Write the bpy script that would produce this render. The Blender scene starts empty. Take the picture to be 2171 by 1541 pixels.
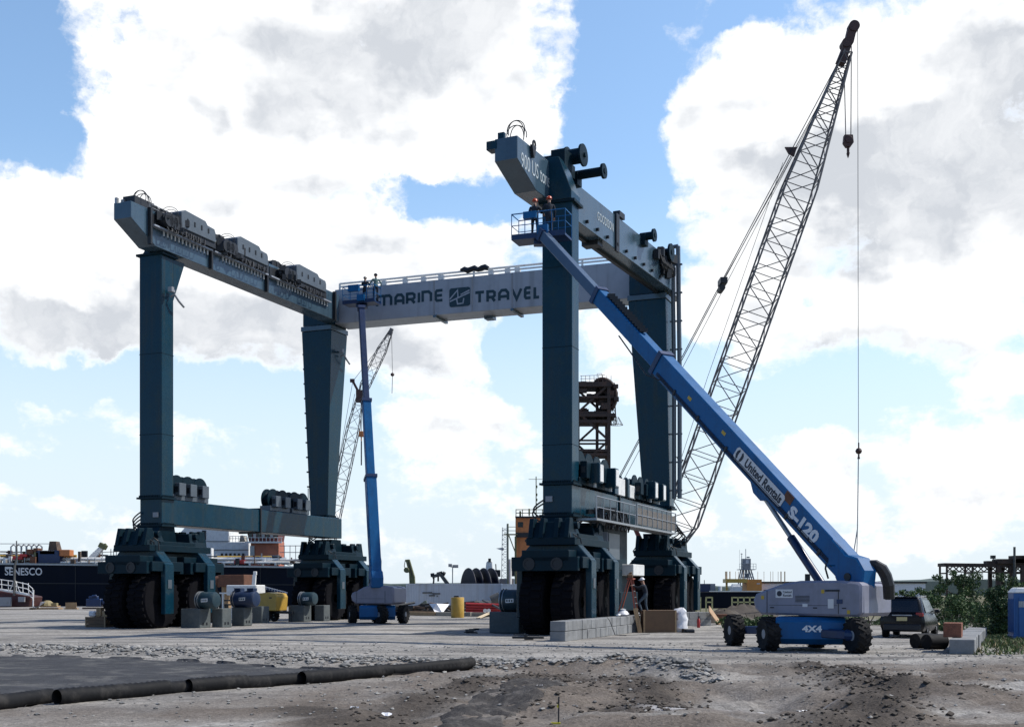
import bpy, bmesh, math, random
from mathutils import Vector, Matrix, noise
R = math.radians
sc = bpy.context.scene
COL = sc.collection
rnd = random.Random(7)
V = Vector

# ---------------------------------------------------------------- camera
F, CX, YH, EYE = 2500.0, 1085.5, 1250.0, 2.0      # focal length and horizon in photo pixels, eye height in metres
cam_d = bpy.data.cameras.new('camera'); cam = bpy.data.objects.new('camera', cam_d); COL.objects.link(cam)
cam.location = (0, 0, EYE); cam.rotation_euler = (R(90), 0, 0)
cam_d.sensor_width = 36.0; cam_d.lens = 36.0 * F / 2171.0
cam_d.shift_y = (YH - 770.5) / 2171.0; cam_d.clip_end = 20000; cam_d.clip_start = 0.1
sc.camera = cam
sc.view_settings.view_transform = 'Standard'; sc.view_settings.look = 'None'
sc.view_settings.exposure = 0.0; sc.view_settings.gamma = 1.0

# ---------------------------------------------------------------- sun and sky
SUN_AZ, SUN_EL = R(80), R(50)                        # azimuth from +Y (into the picture) towards +X (right)
sun_d = bpy.data.lights.new('sun', 'SUN'); sun_d.energy = 4.6; sun_d.angle = R(0.55); sun_d.color = (1.0, 0.955, 0.88)
sun = bpy.data.objects.new('sun', sun_d); COL.objects.link(sun)
sdir = V((math.sin(SUN_AZ) * math.cos(SUN_EL), math.cos(SUN_AZ) * math.cos(SUN_EL), math.sin(SUN_EL)))
sun.rotation_euler = sdir.to_track_quat('Z', 'Y').to_euler(); sun.location = sdir * 100

world = bpy.data.worlds.new("World"); sc.world = world; world.use_nodes = True
nt = world.node_tree; nt.nodes.clear()
def wn(t, **kw):
    n = nt.nodes.new(t)
    for k, v in kw.items(): setattr(n, k, v)
    return n
def wl(a, b): nt.links.new(a, b)
def wmath(op, a, b=None, c=None):
    n = wn('ShaderNodeMath', operation=op)
    for i, x in enumerate((a, b, c)):
        if x is None: continue
        if isinstance(x, (int, float)): n.inputs[i].default_value = x
        else: wl(x, n.inputs[i])
    return n.outputs[0]
def wvec(op, a, b=None):
    n = wn('ShaderNodeVectorMath', operation=op)
    for i, x in enumerate((a, b)):
        if x is None: continue
        if isinstance(x, (tuple, list)): n.inputs[i].default_value = x
        else: wl(x, n.inputs[i])
    return n.outputs['Value'] if op in ('LENGTH', 'DOT_PRODUCT') else n.outputs[0]
def wsmooth(x, a, b, c=0.0, d=1.0):
    n = wn('ShaderNodeMapRange', interpolation_type='SMOOTHSTEP'); wl(x, n.inputs[0])
    for i, q in enumerate((a, b, c, d)): n.inputs[i + 1].default_value = q
    return n.outputs[0]
def wnoise(vec, scale, detail, rough=0.5, col=False):
    n = wn('ShaderNodeTexNoise'); wl(vec, n.inputs['Vector'])
    n.inputs['Scale'].default_value = scale; n.inputs['Detail'].default_value = detail; n.inputs['Roughness'].default_value = rough
    return n.outputs['Color' if col else 'Fac']
sky = wn('ShaderNodeTexSky', sky_type='NISHITA', sun_disc=False)
sky.sun_elevation = SUN_EL; sky.sun_rotation = SUN_AZ; sky.air_density = 1.0; sky.dust_density = 0.6; sky.ozone_density = 1.2
tc = wn('ShaderNodeTexCoord'); D = tc.outputs['Generated']
sep = wn('ShaderNodeSeparateXYZ'); wl(D, sep.inputs[0])
az = wmath('ARCTAN2', sep.outputs[0], sep.outputs[1]); el = wmath('ARCSINE', sep.outputs[2])
cmb = wn('ShaderNodeCombineXYZ'); wl(az, cmb.inputs[0]); wl(el, cmb.inputs[1])
AE = cmb.outputs[0]
warp1 = wvec('MULTIPLY', wvec('SUBTRACT', wnoise(AE, 9.0, 2.0, .5, True), (.5, .5, .5)), (.11, .07, 0))
warp2 = wvec('MULTIPLY', wvec('SUBTRACT', wnoise(AE, 34.0, 5.0, .6, True), (.5, .5, .5)), (.05, .04, 0))
Q = wvec('ADD', wvec('ADD', AE, warp1), warp2)
def field(blobs):
    acc = None
    for (px, py, rx, ry, w) in blobs:
        a = math.atan((px - CX) / F); e = math.atan((YH - py) / F * math.cos(a))
        l = wvec('LENGTH', wvec('MULTIPLY', wvec('SUBTRACT', Q, (a, e, 0)), (F / rx * .98, F / ry * .98, 0)))
        s = wsmooth(l, 1.25, .35, 0.0, w)
        acc = s if acc is None else wmath('ADD', acc, s)
    return acc
CLOUDS = [(420,60,330,190,1),(800,70,400,200,1),(1000,120,210,170,.9),(520,260,380,150,1),(860,250,330,130,.9),(250,250,100,120,.6),
 (330,370,260,120,.9),(60,470,170,110,.9),(560,480,520,160,1),(230,560,330,150,1),(620,600,420,140,1),(160,690,260,95,.8),
 (560,730,380,100,.9),(960,530,190,90,.9),(900,720,240,130,.9),(1080,270,110,80,.9),(170,850,170,70,1),(30,940,120,60,.8),(1130,330,70,60,.6),
 (430,960,240,75,.75),(620,865,45,22,.7),(930,890,200,120,1),(1050,960,250,120,.8),(250,1060,400,55,.55),(60,1090,200,50,.4),(1000,1090,400,80,.6),(600,1120,300,40,.35),(1290,780,90,110,.9),
 (1800,170,330,220,1),(2080,280,280,330,1),(1620,220,170,150,1),(1600,420,180,110,.8),(1900,450,330,160,1),(1490,230,110,80,.8),(1600,540,110,80,.8),
 (1750,680,300,110,.9),(2080,640,260,190,.9),(1560,640,130,100,.7),(2120,830,140,50,.8),(1900,1010,330,130,1),(1650,980,170,110,.9),(2110,960,170,140,1),
 (1500,1080,170,90,.6),(1850,1120,400,60,.6),(1250,650,110,80,.6),(1450,400,22,45,.5),(1480,640,70,80,.6),(80,640,200,90,.5),
 (40,230,160,150,-.9),(1310,120,110,300,-1.2),(900,385,100,55,-1.0),(1340,430,110,140,-.8),(1110,740,70,90,-.9),(170,800,200,40,-.9),(500,845,250,55,-1.1),(330,1020,300,30,-.5),(80,985,140,35,-.6),
 (1780,840,210,50,-1.1),(1720,760,120,30,-.3),(1650,900,90,40,-.5),(610,285,40,25,-.7),(215,470,40,60,-.7),(560,420,40,20,-.4),(1470,760,80,60,-.6),(1590,20,90,30,-.7),(1010,440,160,40,-.6),(1330,560,60,60,-.4),(30,40,140,70,-.6),(160,350,70,50,-.5),(1330,900,70,60,-.5),(80,800,130,30,-.4)]
GREYS = [(820,110,320,130,.85),(690,240,160,60,.45),(345,150,60,50,.4),(450,220,60,45,.4),(450,390,80,50,.4),(130,685,300,65,.95),(600,735,440,75,.95),(930,900,160,40,.35),(1000,1010,220,30,.35),(1700,1060,200,30,.4),(460,1000,160,25,.45),(1790,740,160,35,.5),
 (400,640,320,60,.55),(900,560,260,60,.4),(1930,400,380,140,1.1),(2110,250,230,190,.9),(1780,330,160,110,.5),(1880,560,240,55,.5),(2050,770,220,50,.55),(1110,930,130,50,.45),
 (1860,950,110,60,.45),(760,650,220,60,.5),(130,870,130,30,.3),(960,80,160,90,.4),(1560,600,100,60,.4),(560,1000,160,30,.35),(2000,1040,200,40,.35),(1150,180,70,70,.3)]
AF = wvec('MULTIPLY', AE, (1.0, 1.7, 1.0))
fb = wnoise(AF, 15.0, 9.0, .62); fb2 = wnoise(AE, 7.0, 4.0, .55)
inview = wsmooth(wmath('ABSOLUTE', az), .62, .48)          # the clouds seen in the photo; elsewhere scattered cumulus
inview = wmath('MULTIPLY', inview, wsmooth(el, .62, .50))
front = wmath('SUBTRACT', field(CLOUDS), .0)
other = wmath('MULTIPLY', wmath('SUBTRACT', fb2, wmath('SUBTRACT', .62, wmath('MULTIPLY', wsmooth(az, .2, .9), .2))), 4.0)  # unseen clouds, thickened to the right to add bright reflections on the hoist
mixd = wn('ShaderNodeMix'); wl(inview, mixd.inputs[0]); wl(other, mixd.inputs[2]); wl(front, mixd.inputs[3])
dens = wmath('ADD', mixd.outputs[0], wmath('ADD', wmath('MULTIPLY', wmath('SUBTRACT', fb, .54), wsmooth(el, .24, .10, 2.6, 4.6)), wmath('MULTIPLY', wmath('SUBTRACT', wnoise(Q, 42.0, 6.0, .6), .5), 1.5)))
dens = wmath('SUBTRACT', dens, wmath('MULTIPLY', inview, wmath('MULTIPLY', wsmooth(el, .23, .12, 0, .36), wsmooth(el, .02, .06))))
alpha = wsmooth(dens, .0, 1.0)
alpha = wmath('MULTIPLY', alpha, wsmooth(el, -.01, .03))
fbs = wnoise(AF, 15.0, 4.0, .5); fbo = wnoise(wvec('ADD', AF, (.012, .026, 0)), 15.0, 4.0, .5)
lit = wmath('MULTIPLY', wmath('SUBTRACT', fbo, fbs), 2.2)
gsum = wmath('ADD', wmath('ADD', field(GREYS), lit), wmath('MULTIPLY', wmath('SUBTRACT', wnoise(Q, 8.0, 5.0, .5), .48), 1.3))
gfac = wmath('MULTIPLY', wsmooth(gsum, .05, 1.0), wsmooth(dens, .4, 1.1))
gfac = wmath('MULTIPLY', gfac, wsmooth(wnoise(Q, 13.0, 6.0, .6), .3, .68, .45, 1.15))
ccol = wn('ShaderNodeMix', data_type='RGBA'); wl(gfac, ccol.inputs[0])
ccol.inputs[6].default_value = (11.3, 11.4, 11.5, 1); ccol.inputs[7].default_value = (6.7, 7.05, 7.6, 1)
# pale air above the horizon, weakened outside the view to cut ambient light
hz = wn('ShaderNodeMix', data_type='RGBA'); wl(wmath('MULTIPLY', wsmooth(el, .36, .02, 0, .92), wmath('ADD', .2, wmath('MULTIPLY', wsmooth(wmath('ABSOLUTE', az), 1.4, .7), .8))), hz.inputs[0])
skm = wn('ShaderNodeMix', data_type='RGBA', blend_type='MULTIPLY'); skm.inputs[0].default_value = 1.0
wl(sky.outputs[0], skm.inputs[6]); tint = wn('ShaderNodeMix', data_type='RGBA'); wl(inview, tint.inputs[0]); tint.inputs[6].default_value = (.62, .95, 1.35, 1); tint.inputs[7].default_value = (1.95, 2.12, 2.15, 1); wl(tint.outputs[2], skm.inputs[7])  # sky outside the view tinted darker and bluer to deepen the shaded faces
wl(skm.outputs[2], hz.inputs[6]); hz.inputs[7].default_value = (7.9, 8.9, 9.8, 1)
cm = wn('ShaderNodeMix', data_type='RGBA'); wl(alpha, cm.inputs[0]); wl(hz.outputs[2], cm.inputs[6]); wl(ccol.outputs[2], cm.inputs[7])
bg = wn('ShaderNodeBackground'); bg.inputs[1].default_value = 0.1; wl(cm.outputs[2], bg.inputs[0])
wo = wn('ShaderNodeOutputWorld'); wl(bg.outputs[0], wo.inputs[0])
world.cycles.sampling_method = 'MANUAL'; world.cycles.sample_map_resolution = 512

# ---------------------------------------------------------------- helpers
def P(px, py, d): return V(((px - CX) * d / F, d, EYE - (py - YH) * d / F))     # a photo pixel at a known distance
def G(px, py):                                                                   # a photo pixel on the ground
    d = F * EYE / (py - YH); return V(((px - CX) * d / F, d, 0))
WM = {}
class MB:
    def __init__(s): s.v = []; s.f = []; s.m = []
    def add(s, vs, fs, mi=0):
        o = len(s.v); s.v += [tuple(x) for x in vs]; s.f += [tuple(i + o for i in f) for f in fs]; s.m += [mi] * len(fs); return s
    def hexa(s, p, mi=0):
        return s.add(p, [(0,3,2,1),(4,5,6,7),(0,1,5,4),(1,2,6,5),(2,3,7,6),(3,0,4,7)], mi)
    def box(s, c, d, rz=0, M=None, mi=0):
        x, y, z = (q / 2 for q in d); m = M or Matrix.Rotation(rz, 3, 'Z'); c = V(c)
        return s.hexa([c + m @ V(q) for q in ((-x,-y,-z),(x,-y,-z),(x,y,-z),(-x,y,-z),(-x,-y,z),(x,-y,z),(x,y,z),(-x,y,z))], mi)
    def beam(s, p0, p1, w, h=None, w2=None, h2=None, up=(0,0,1), mi=0):
        p0, p1 = V(p0), V(p1); h = h or w; w2 = w2 or w; h2 = h2 or h
        d = (p1 - p0).normalized(); u = V(up)
        if abs(d.dot(u)) > .98: u = V((0, 1, 0))
        x = d.cross(u).normalized(); z = x.cross(d)
        q = lambda p, a, b: [p - x*a/2 - z*b/2, p + x*a/2 - z*b/2, p + x*a/2 + z*b/2, p - x*a/2 + z*b/2]
        return s.hexa(q(p0, w, h) + q(p1, w2, h2), mi)
    def prism(s, poly, off, mi=0):
        n = len(poly); a = [V(p) for p in poly]; off = V(off); b = [p + off for p in a]
        return s.add(a + b, [tuple(range(n))[::-1], tuple(range(n, 2*n))] + [(i, (i+1) % n, n + (i+1) % n, n + i) for i in range(n)], mi)
    def tube(s, pts, r, n=8, mi=0, cap=True):
        pts = [V(p) for p in pts]; k = len(pts); rs = r if isinstance(r, (list, tuple)) else [r] * k
        vs = []; t0 = (pts[1] - pts[0]).normalized(); a = t0.orthogonal().normalized()
        for i, p in enumerate(pts):
            t = (pts[min(i+1, k-1)] - pts[max(i-1, 0)]).normalized()
            a = (a - t * a.dot(t)); a = a.normalized() if a.length > 1e-6 else t.orthogonal().normalized(); b = t.cross(a)
            vs += [p + (a * math.cos(2*math.pi*j/n) + b * math.sin(2*math.pi*j/n)) * rs[i] for j in range(n)]
        fs = [(i*n + j, i*n + (j+1) % n, (i+1)*n + (j+1) % n, (i+1)*n + j) for i in range(k-1) for j in range(n)]
        if cap: fs += [tuple(range(n))[::-1], tuple(range((k-1)*n, k*n))]
        return s.add(vs, fs, mi)
    def cyl(s, p0, p1, r, r2=None, n=16, mi=0): return s.tube([p0, p1], [r, r2 if r2 is not None else r], n, mi)
    def lathe(s, prof, o, axis, n=24, mi=0):
        o = V(o); ax = V(axis).normalized(); a = ax.orthogonal().normalized(); b = ax.cross(a); vs = []
        for (r, h) in prof: vs += [o + ax*h + (a*math.cos(2*math.pi*j/n) + b*math.sin(2*math.pi*j/n))*max(r, 1e-4) for j in range(n)]
        k = len(prof)
        fs = [(i*n + j, i*n + (j+1) % n, (i+1)*n + (j+1) % n, (i+1)*n + j) for i in range(k-1) for j in range(n)]
        fs += [tuple(range(n))[::-1], tuple(range((k-1)*n, k*n))]
        return s.add(vs, fs, mi)
    def xf(s, M):
        s.v = [tuple(M @ V(p)) for p in s.v]; return s
    def build(s, name, mat, parent=None, smooth=False, bevel=0, world=True, fixn=True):
        me = bpy.data.meshes.new(name); me.from_pydata(s.v, [], s.f)
        for m in (mat if isinstance(mat, (list, tuple)) else [mat]): me.materials.append(m)
        me.polygons.foreach_set('material_index', s.m)
        if fixn:
            bm = bmesh.new(); bm.from_mesh(me); bmesh.ops.recalc_face_normals(bm, faces=bm.faces[:]); bm.to_mesh(me); bm.free()
        if smooth:
            me.polygons.foreach_set('use_smooth', [True] * len(me.polygons)); me.set_sharp_from_angle(angle=R(38))
        me.update()
        return link(me, name, parent, world, bevel)
def link(me, name, parent=None, world=True, bevel=0):
    o = bpy.data.objects.new(name, me); COL.objects.link(o)
    if parent is not None:
        o.parent = parent
        if world: o.matrix_parent_inverse = WM[parent.name].inverted(); WM[o.name] = Matrix()
        else: WM[o.name] = WM[parent.name]
    else: WM[o.name] = Matrix()
    if bevel:
        b = o.modifiers.new('bevel', 'BEVEL'); b.width = bevel; b.segments = 1; b.limit_method = 'ANGLE'; b.angle_limit = R(50)
    return o
def tag(o, label=None, cat=None, group=None, kind=None):
    if label: o['label'] = label
    if cat: o['category'] = cat
    if group: o['group'] = group
    if kind: o['kind'] = kind
    return o
def thing(name, label, cat, loc=(0,0,0), rz=0, group=None):
    o = bpy.data.objects.new(name, None); COL.objects.link(o); o.empty_display_size = .2
    o.location = loc; o.rotation_euler = (0, 0, rz)
    WM[o.name] = Matrix.Translation(V(loc)) @ Matrix.Rotation(rz, 4, 'Z')
    return tag(o, label, cat, group)
def dup(o, loc=None, rz=None, label=None, parent=None):
    c = o.copy(); COL.objects.link(c)
    if parent is not None: c.parent = parent
    if loc is not None: c.location = loc
    if rz is not None: c.rotation_euler = (0, 0, rz)
    if label: c['label'] = label
    for ch in list(o.children): dup(ch, parent=c)
    return c
def textmesh(body, size, depth=.004, bold=0.0):
    cu = bpy.data.curves.new('lettering', 'FONT'); cu.body = body; cu.size = size; cu.extrude = depth; cu.offset = bold
    cu.align_x = 'CENTER'; cu.align_y = 'CENTER'; cu.resolution_u = 3
    o = bpy.data.objects.new('lettering', cu); COL.objects.link(o)
    dg = bpy.context.evaluated_depsgraph_get(); me = bpy.data.meshes.new_from_object(o.evaluated_get(dg))
    bpy.data.objects.remove(o); bpy.data.curves.remove(cu); return me
def lettering(body, size, org, xdir, ydir, mat, parent, width=None, bold=0.0, name='lettering'):
    me = textmesh(body, size, .004, bold); x = V(xdir).normalized(); y = V(ydir).normalized(); z = x.cross(y)
    xs = [v.co.x for v in me.vertices]; w = max(xs) - min(xs); k = (width / w) if width else 1.0; cx = (max(xs) + min(xs)) / 2
    for v in me.vertices: v.co = V(org) + x * ((v.co.x - cx) * k) + y * v.co.y + z * v.co.z
    me.materials.clear(); me.materials.append(mat); me.update()
    return link(me, name, parent)

def M(name, col, rough=.6, metal=0.0, var=.12, ns=1.5, bump=0.0, bs=12.0, spec=.5, dirt=None, streak=None, coat=0.0):
    m = bpy.data.materials.new(name); m.use_nodes = True; n = m.node_tree; b = n.nodes['Principled BSDF']
    L = n.links.new
    def node(t, **kw):
        q = n.nodes.new(t)
        for k, v in kw.items(): setattr(q, k, v)
        return q
    b.inputs['Roughness'].default_value = rough; b.inputs['Metallic'].default_value = metal
    b.inputs['Specular IOR Level'].default_value = spec
    if coat: b.inputs['Coat Weight'].default_value = coat; b.inputs['Coat Roughness'].default_value = .15
    t = node('ShaderNodeTexCoord'); vec = t.outputs['Object']
    nz = node('ShaderNodeTexNoise'); nz.inputs['Scale'].default_value = ns; nz.inputs['Detail'].default_value = 6; nz.inputs['Roughness'].default_value = .65
    L(vec, nz.inputs['Vector'])
    mr = node('ShaderNodeMapRange'); L(nz.outputs[0], mr.inputs[0]); mr.inputs[1].default_value = .3; mr.inputs[2].default_value = .7
    mr.inputs[3].default_value = 1 - var; mr.inputs[4].default_value = 1 + var
    mx = node('ShaderNodeMix', data_type='RGBA', blend_type='MULTIPLY'); mx.inputs[0].default_value = 1
    mx.inputs[6].default_value = (*col, 1); L(mr.outputs[0], mx.inputs[7]); out = mx.outputs[2]
    if dirt:
        dc, amt, ds = dirt
        d = node('ShaderNodeTexNoise'); d.inputs['Scale'].default_value = ds; d.inputs['Detail'].default_value = 8; d.inputs['Roughness'].default_value = .7; L(vec, d.inputs['Vector'])
        dm = node('ShaderNodeMapRange', interpolation_type='SMOOTHSTEP'); L(d.outputs[0], dm.inputs[0]); dm.inputs[1].default_value = .48; dm.inputs[2].default_value = .68; dm.inputs[4].default_value = amt
        m2 = node('ShaderNodeMix', data_type='RGBA'); L(dm.outputs[0], m2.inputs[0]); L(out, m2.inputs[6]); m2.inputs[7].default_value = (*dc, 1); out = m2.outputs[2]
    if streak:
        dc, amt, ds = streak
        mp = node('ShaderNodeMapping'); mp.inputs['Scale'].default_value = (ds, ds, ds * .06); L(vec, mp.inputs[0])
        d = node('ShaderNodeTexNoise'); d.inputs['Scale'].default_value = 1; d.inputs['Detail'].default_value = 5; L(mp.outputs[0], d.inputs['Vector'])
        dm = node('ShaderNodeMapRange', interpolation_type='SMOOTHSTEP'); L(d.outputs[0], dm.inputs[0]); dm.inputs[1].default_value = .5; dm.inputs[2].default_value = .72; dm.inputs[4].default_value = amt
        m2 = node('ShaderNodeMix', data_type='RGBA'); L(dm.outputs[0], m2.inputs[0]); L(out, m2.inputs[6]); m2.inputs[7].default_value = (*dc, 1); out = m2.outputs[2]
    L(out, b.inputs['Base Color'])
    rr = node('ShaderNodeMapRange'); L(nz.outputs[0], rr.inputs[0]); rr.inputs[3].default_value = max(0, rough - .12); rr.inputs[4].default_value = min(1, rough + .12); L(rr.outputs[0], b.inputs['Roughness'])
    if bump:
        bn = node('ShaderNodeTexNoise'); bn.inputs['Scale'].default_value = bs; bn.inputs['Detail'].default_value = 6; L(vec, bn.inputs['Vector'])
        bp = node('ShaderNodeBump'); bp.inputs['Strength'].default_value = bump; bp.inputs['Distance'].default_value = .05; L(bn.outputs[0], bp.inputs['Height']); L(bp.outputs[0], b.inputs['Normal'])
    return m
dust = (.22, .2, .17)
m_teal = M('teal_paint', (.003, .031, .054), .27, spec=.25, var=.14, ns=.8, dirt=((.014,.036,.042), .7, 1.3), streak=((.03,.036,.034), .5, 2.6))
m_teal2 = M('teal_paint_machinery', (.002, .015, .025), .5, spec=.15, var=.2, ns=3, dirt=((.012,.018,.02), .4, 4))
m_beam = M('grey_white_paint', (.30, .325, .37), .34, var=.07, ns=.6, streak=((.18,.19,.20), .55, 2.0), dirt=((.22,.245,.28), .5, .9))
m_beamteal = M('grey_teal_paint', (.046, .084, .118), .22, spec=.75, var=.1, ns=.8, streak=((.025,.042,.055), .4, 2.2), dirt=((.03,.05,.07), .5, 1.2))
m_letter = M('teal_lettering', (.004, .03, .045), .5, var=.05)
m_white = M('white_paint', (.72, .72, .70), .45, var=.08, ns=2, dirt=((.4,.38,.34), .4, 2.5))
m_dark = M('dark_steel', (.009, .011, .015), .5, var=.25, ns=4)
m_steel = M('galvanised_steel', (.32, .33, .34), .4, metal=.6, var=.2, ns=4)
m_grey = M('grey_paint', (.25, .26, .28), .45, var=.1, ns=2, dirt=((.15,.15,.14), .4, 3))
m_rubber = M('tyre_rubber', (.011, .011, .012), .85, var=.3, ns=3, bump=.3, bs=25, spec=.25, dirt=((.05,.045,.04), .45, 3.5))
m_bigtyre = M('giant_tyre_rubber', (.004, .004, .006), .85, var=.3, ns=3, bump=.3, bs=15, spec=.12)
m_hose = M('black_hose', (.012, .012, .013), .5)
m_blue = M('blue_machine_paint', (.003, .095, .26), .4, spec=.3, var=.1, ns=1.2, dirt=((.008,.07,.17), .45, 2.5), streak=((.005,.05,.13), .4, 3))
m_bluedk = M('dark_blue_paint', (.006, .024, .085), .4, var=.15, ns=2, dirt=((.04,.045,.06), .5, 3))
m_cover = M('grey_cover', (.215, .22, .28), .42, var=.07, ns=1.5, dirt=((.16,.16,.19), .5, 2.2), streak=((.15,.15,.18), .35, 3))
m_rust = M('rusty_steel', (.13, .055, .03), .8, var=.3, ns=3, bump=.2)
m_redlead = M('dark_red_steel', (.11, .018, .016), .55, var=.25, ns=3)
m_conc = M('concrete', (.33, .33, .32), .85, var=.14, ns=2.2, bump=.35, bs=14, dirt=((.2,.2,.19), .6, 1.8), streak=((.22,.22,.2), .4, 4))
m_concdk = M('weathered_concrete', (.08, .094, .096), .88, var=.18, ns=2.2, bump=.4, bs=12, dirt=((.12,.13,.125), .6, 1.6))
m_wood = M('raw_timber', (.36, .24, .13), .8, var=.22, ns=3, bump=.2, streak=((.2,.13,.07), .5, 8))
m_ply = M('plywood', (.15, .09, .05), .8, var=.2, ns=2, dirt=((.14,.08,.045), .5, 2))
m_plastic = M('white_plastic_sheet', (.7, .7, .72), .35, var=.06, bump=.5, bs=5)
m_yellow = M('yellow_paint', (.5, .31, .055), .45, var=.1, ns=2, dirt=((.35,.22,.05), .4, 2.5))
m_orange = M('orange_paint', (.47, .17, .055), .6, var=.15, ns=2, streak=((.25,.1,.05), .5, 3))
m_red = M('red_paint', (.4, .03, .03), .5, var=.2, ns=3)
m_glass = M('dark_glass', (.012, .014, .017), .08, var=0, spec=.6)
m_hull = M('black_hull', (.002, .0045, .012), .7, var=.25, ns=.4, spec=.15, streak=((.006,.008,.014), .5, .6))
m_hood = M('hood_grey', (.085, .105, .125), .4, var=.1, ns=2, dirt=((.07,.085,.095), .5, 3))
m_container = M('pale_container', (.5, .53, .57), .5, var=.08, ns=1, streak=((.3,.27,.24), .5, 1.5))
m_pipe = M('white_pipe', (.75, .74, .70), .5, var=.1)
m_olive = M('olive_paint', (.12, .125, .055), .6, var=.2, ns=2)
m_skin = M('skin', (.35, .19, .13), .6, var=.05)
# ---------------------------------------------------------------- ground
def seglist(px): return [(G(*a).x, G(*a).y) for a in px]
def dseg(p, a, b):
    ax, ay = a; bx, by = b; dx, dy = bx-ax, by-ay; t = ((p[0]-ax)*dx + (p[1]-ay)*dy) / (dx*dx + dy*dy); t = min(1, max(0, t))
    return math.hypot(p[0]-ax-t*dx, p[1]-ay-t*dy)
def dline(p, L): return min(dseg(p, L[i], L[i+1]) for i in range(len(L)-1))
def inpoly(p, L):
    c = False; j = len(L) - 1
    for i in range(len(L)):
        if (L[i][1] > p[1]) != (L[j][1] > p[1]) and p[0] < (L[j][0]-L[i][0]) * (p[1]-L[i][1]) / (L[j][1]-L[i][1]) + L[i][0]: c = not c
        j = i
    return c
def ss(a, b, x): t = min(1, max(0, (x-a)/(b-a))); return t*t*(3-2*t)
FAB_TOP = [(-24, 37.6)] + seglist([(0,1388),(250,1393),(450,1402),(640,1414),(800,1423)])
ROLLL = seglist([(0,1503),(110,1490),(400,1467),(640,1449),(825,1432),(1002,1418)])
FAB = FAB_TOP + ROLLL[:0:-1] + [ROLLL[0], (-13, 16), (-26, 16)]
BANK = [(-26, 38.6)] + seglist([(0,1376),(250,1381),(450,1388),(640,1398),(830,1408),(1000,1412),(1200,1414),(1400,1424),(1500,1436)])
SOIL = [seglist([(760,1541),(900,1490),(1010,1450),(1130,1434),(1290,1440),(1400,1448)]), seglist([(1370,1440),(1400,1490),(1330,1500)]),
        seglist([(1740,1420),(1800,1445),(1880,1470),(1860,1520),(1700,1560)]), seglist([(1880,1450),(2060,1470)]), seglist([(1650,1425),(1760,1425)]), seglist([(640,1500),(720,1530)])]
MOUNDS = [(1180,1420,1.6,1.1,.08),(1320,1422,1.6,1.2,.12),(1440,1430,1.0,1.0,.12),(1010,1450,.9,.9,.16),(900,1480,.8,.8,.12),(1130,1480,.8,1.2,.1),(1250,1470,.8,1.0,.12),(1390,1462,.35,.5,.25),
          (1790,1445,1.0,1.2,.3),(1870,1465,.8,1.0,.28),(1830,1510,.7,1.0,.3),(1740,1530,.6,.6,.15),(1700,1422,.9,1.0,.12),(1980,1470,.9,.8,.1),(2060,1475,.8,.6,.1),
          (1560,1470,1.6,2.0,-.26),(1650,1490,1.2,1.6,-.2),(1330,1530,1.4,1.0,.08),(1000,1520,.8,.8,-.06),(780,1520,.7,.7,.06),(1560,1420,2.0,1.2,.08),(2120,1400,2.5,2,.1)]
MW = [(G(a, b).x, G(a, b).y, c, d, e) for a, b, c, d, e in MOUNDS]
def hgt(x, y):
    n = noise.fractal(V((x*.25, y*.25, 3.1)), 1.0, 2.0, 3)
    h = .03 * n + .012 * noise.noise(V((x*1.7, y*1.7, 0)))
    if y > 90 or abs(x) > 60: return h * .5
    if 14 < y < 45 and abs(x) < 26:
        db = dline((x, y), BANK); e = ss(1.6, .2, db)
        h += e * (.10 + .10 * noise.fractal(V((x*1.3, y*1.3, 9)), 1.0, 2.0, 4))
        for mx, my, a, b, z in MW:
            q = ((x-mx)/a)**2 + ((y-my)/b)**2
            if q < 6: h += z * math.exp(-q) * (1 + .6 * noise.noise(V((x*1.1, y*1.1, 5))))
        w = ss(-6, -1, x) * ss(34, 29, y)
        h += w * .13 * noise.fractal(V((x*.9, y*.9, 2)), .9, 2.0, 5)
        if inpoly((x, y), FAB): h = -.06 + h * .25 + .035*noise.noise(V((x*.5+y*.6, y*2.2, 3))) + .012*noise.noise(V((x*3, y*1.2, 8)))
    return h
def axis(parts):
    r = []
    for a, b, s in parts:
        k = max(1, round((b-a)/s)); r += [a + (b-a)*i/k for i in range(k)]
    return r + [parts[-1][1]]
def sheet(name, xs, ys, hf, mat, skip=None, zone=None):
    vs = [(x, y, hf(x, y)) for y in ys for x in xs]; n = len(xs)
    fs = [(j*n+i, j*n+i+1, (j+1)*n+i+1, (j+1)*n+i) for j in range(len(ys)-1) for i in range(n-1) if not (skip and skip((xs[i]+xs[i+1])/2, (ys[j]+ys[j+1])/2))]
    me = bpy.data.meshes.new(name); me.from_pydata(vs, [], fs); me.materials.append(mat)
    me.polygons.foreach_set('use_smooth', [True] * len(fs))
    if zone:
        at = me.color_attributes.new('zone', 'FLOAT_COLOR', 'POINT'); fl = []
        for v in vs: fl += zone(v[0], v[1])
        at.data.foreach_set('color', fl)
    me.update(); return link(me, name)
RUTS = [seglist([(-300,1352+o),(200,1346+o),(700,1349+o),(1100,1368+o),(1500,1385+o),(2200,1392+o)]) for o in (0, 7)] + [seglist([(-300,1338),(400,1336),(900,1330),(1060,1325)]), seglist([(-300,1344),(400,1341),(900,1334),(1060,1328)])]
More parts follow.
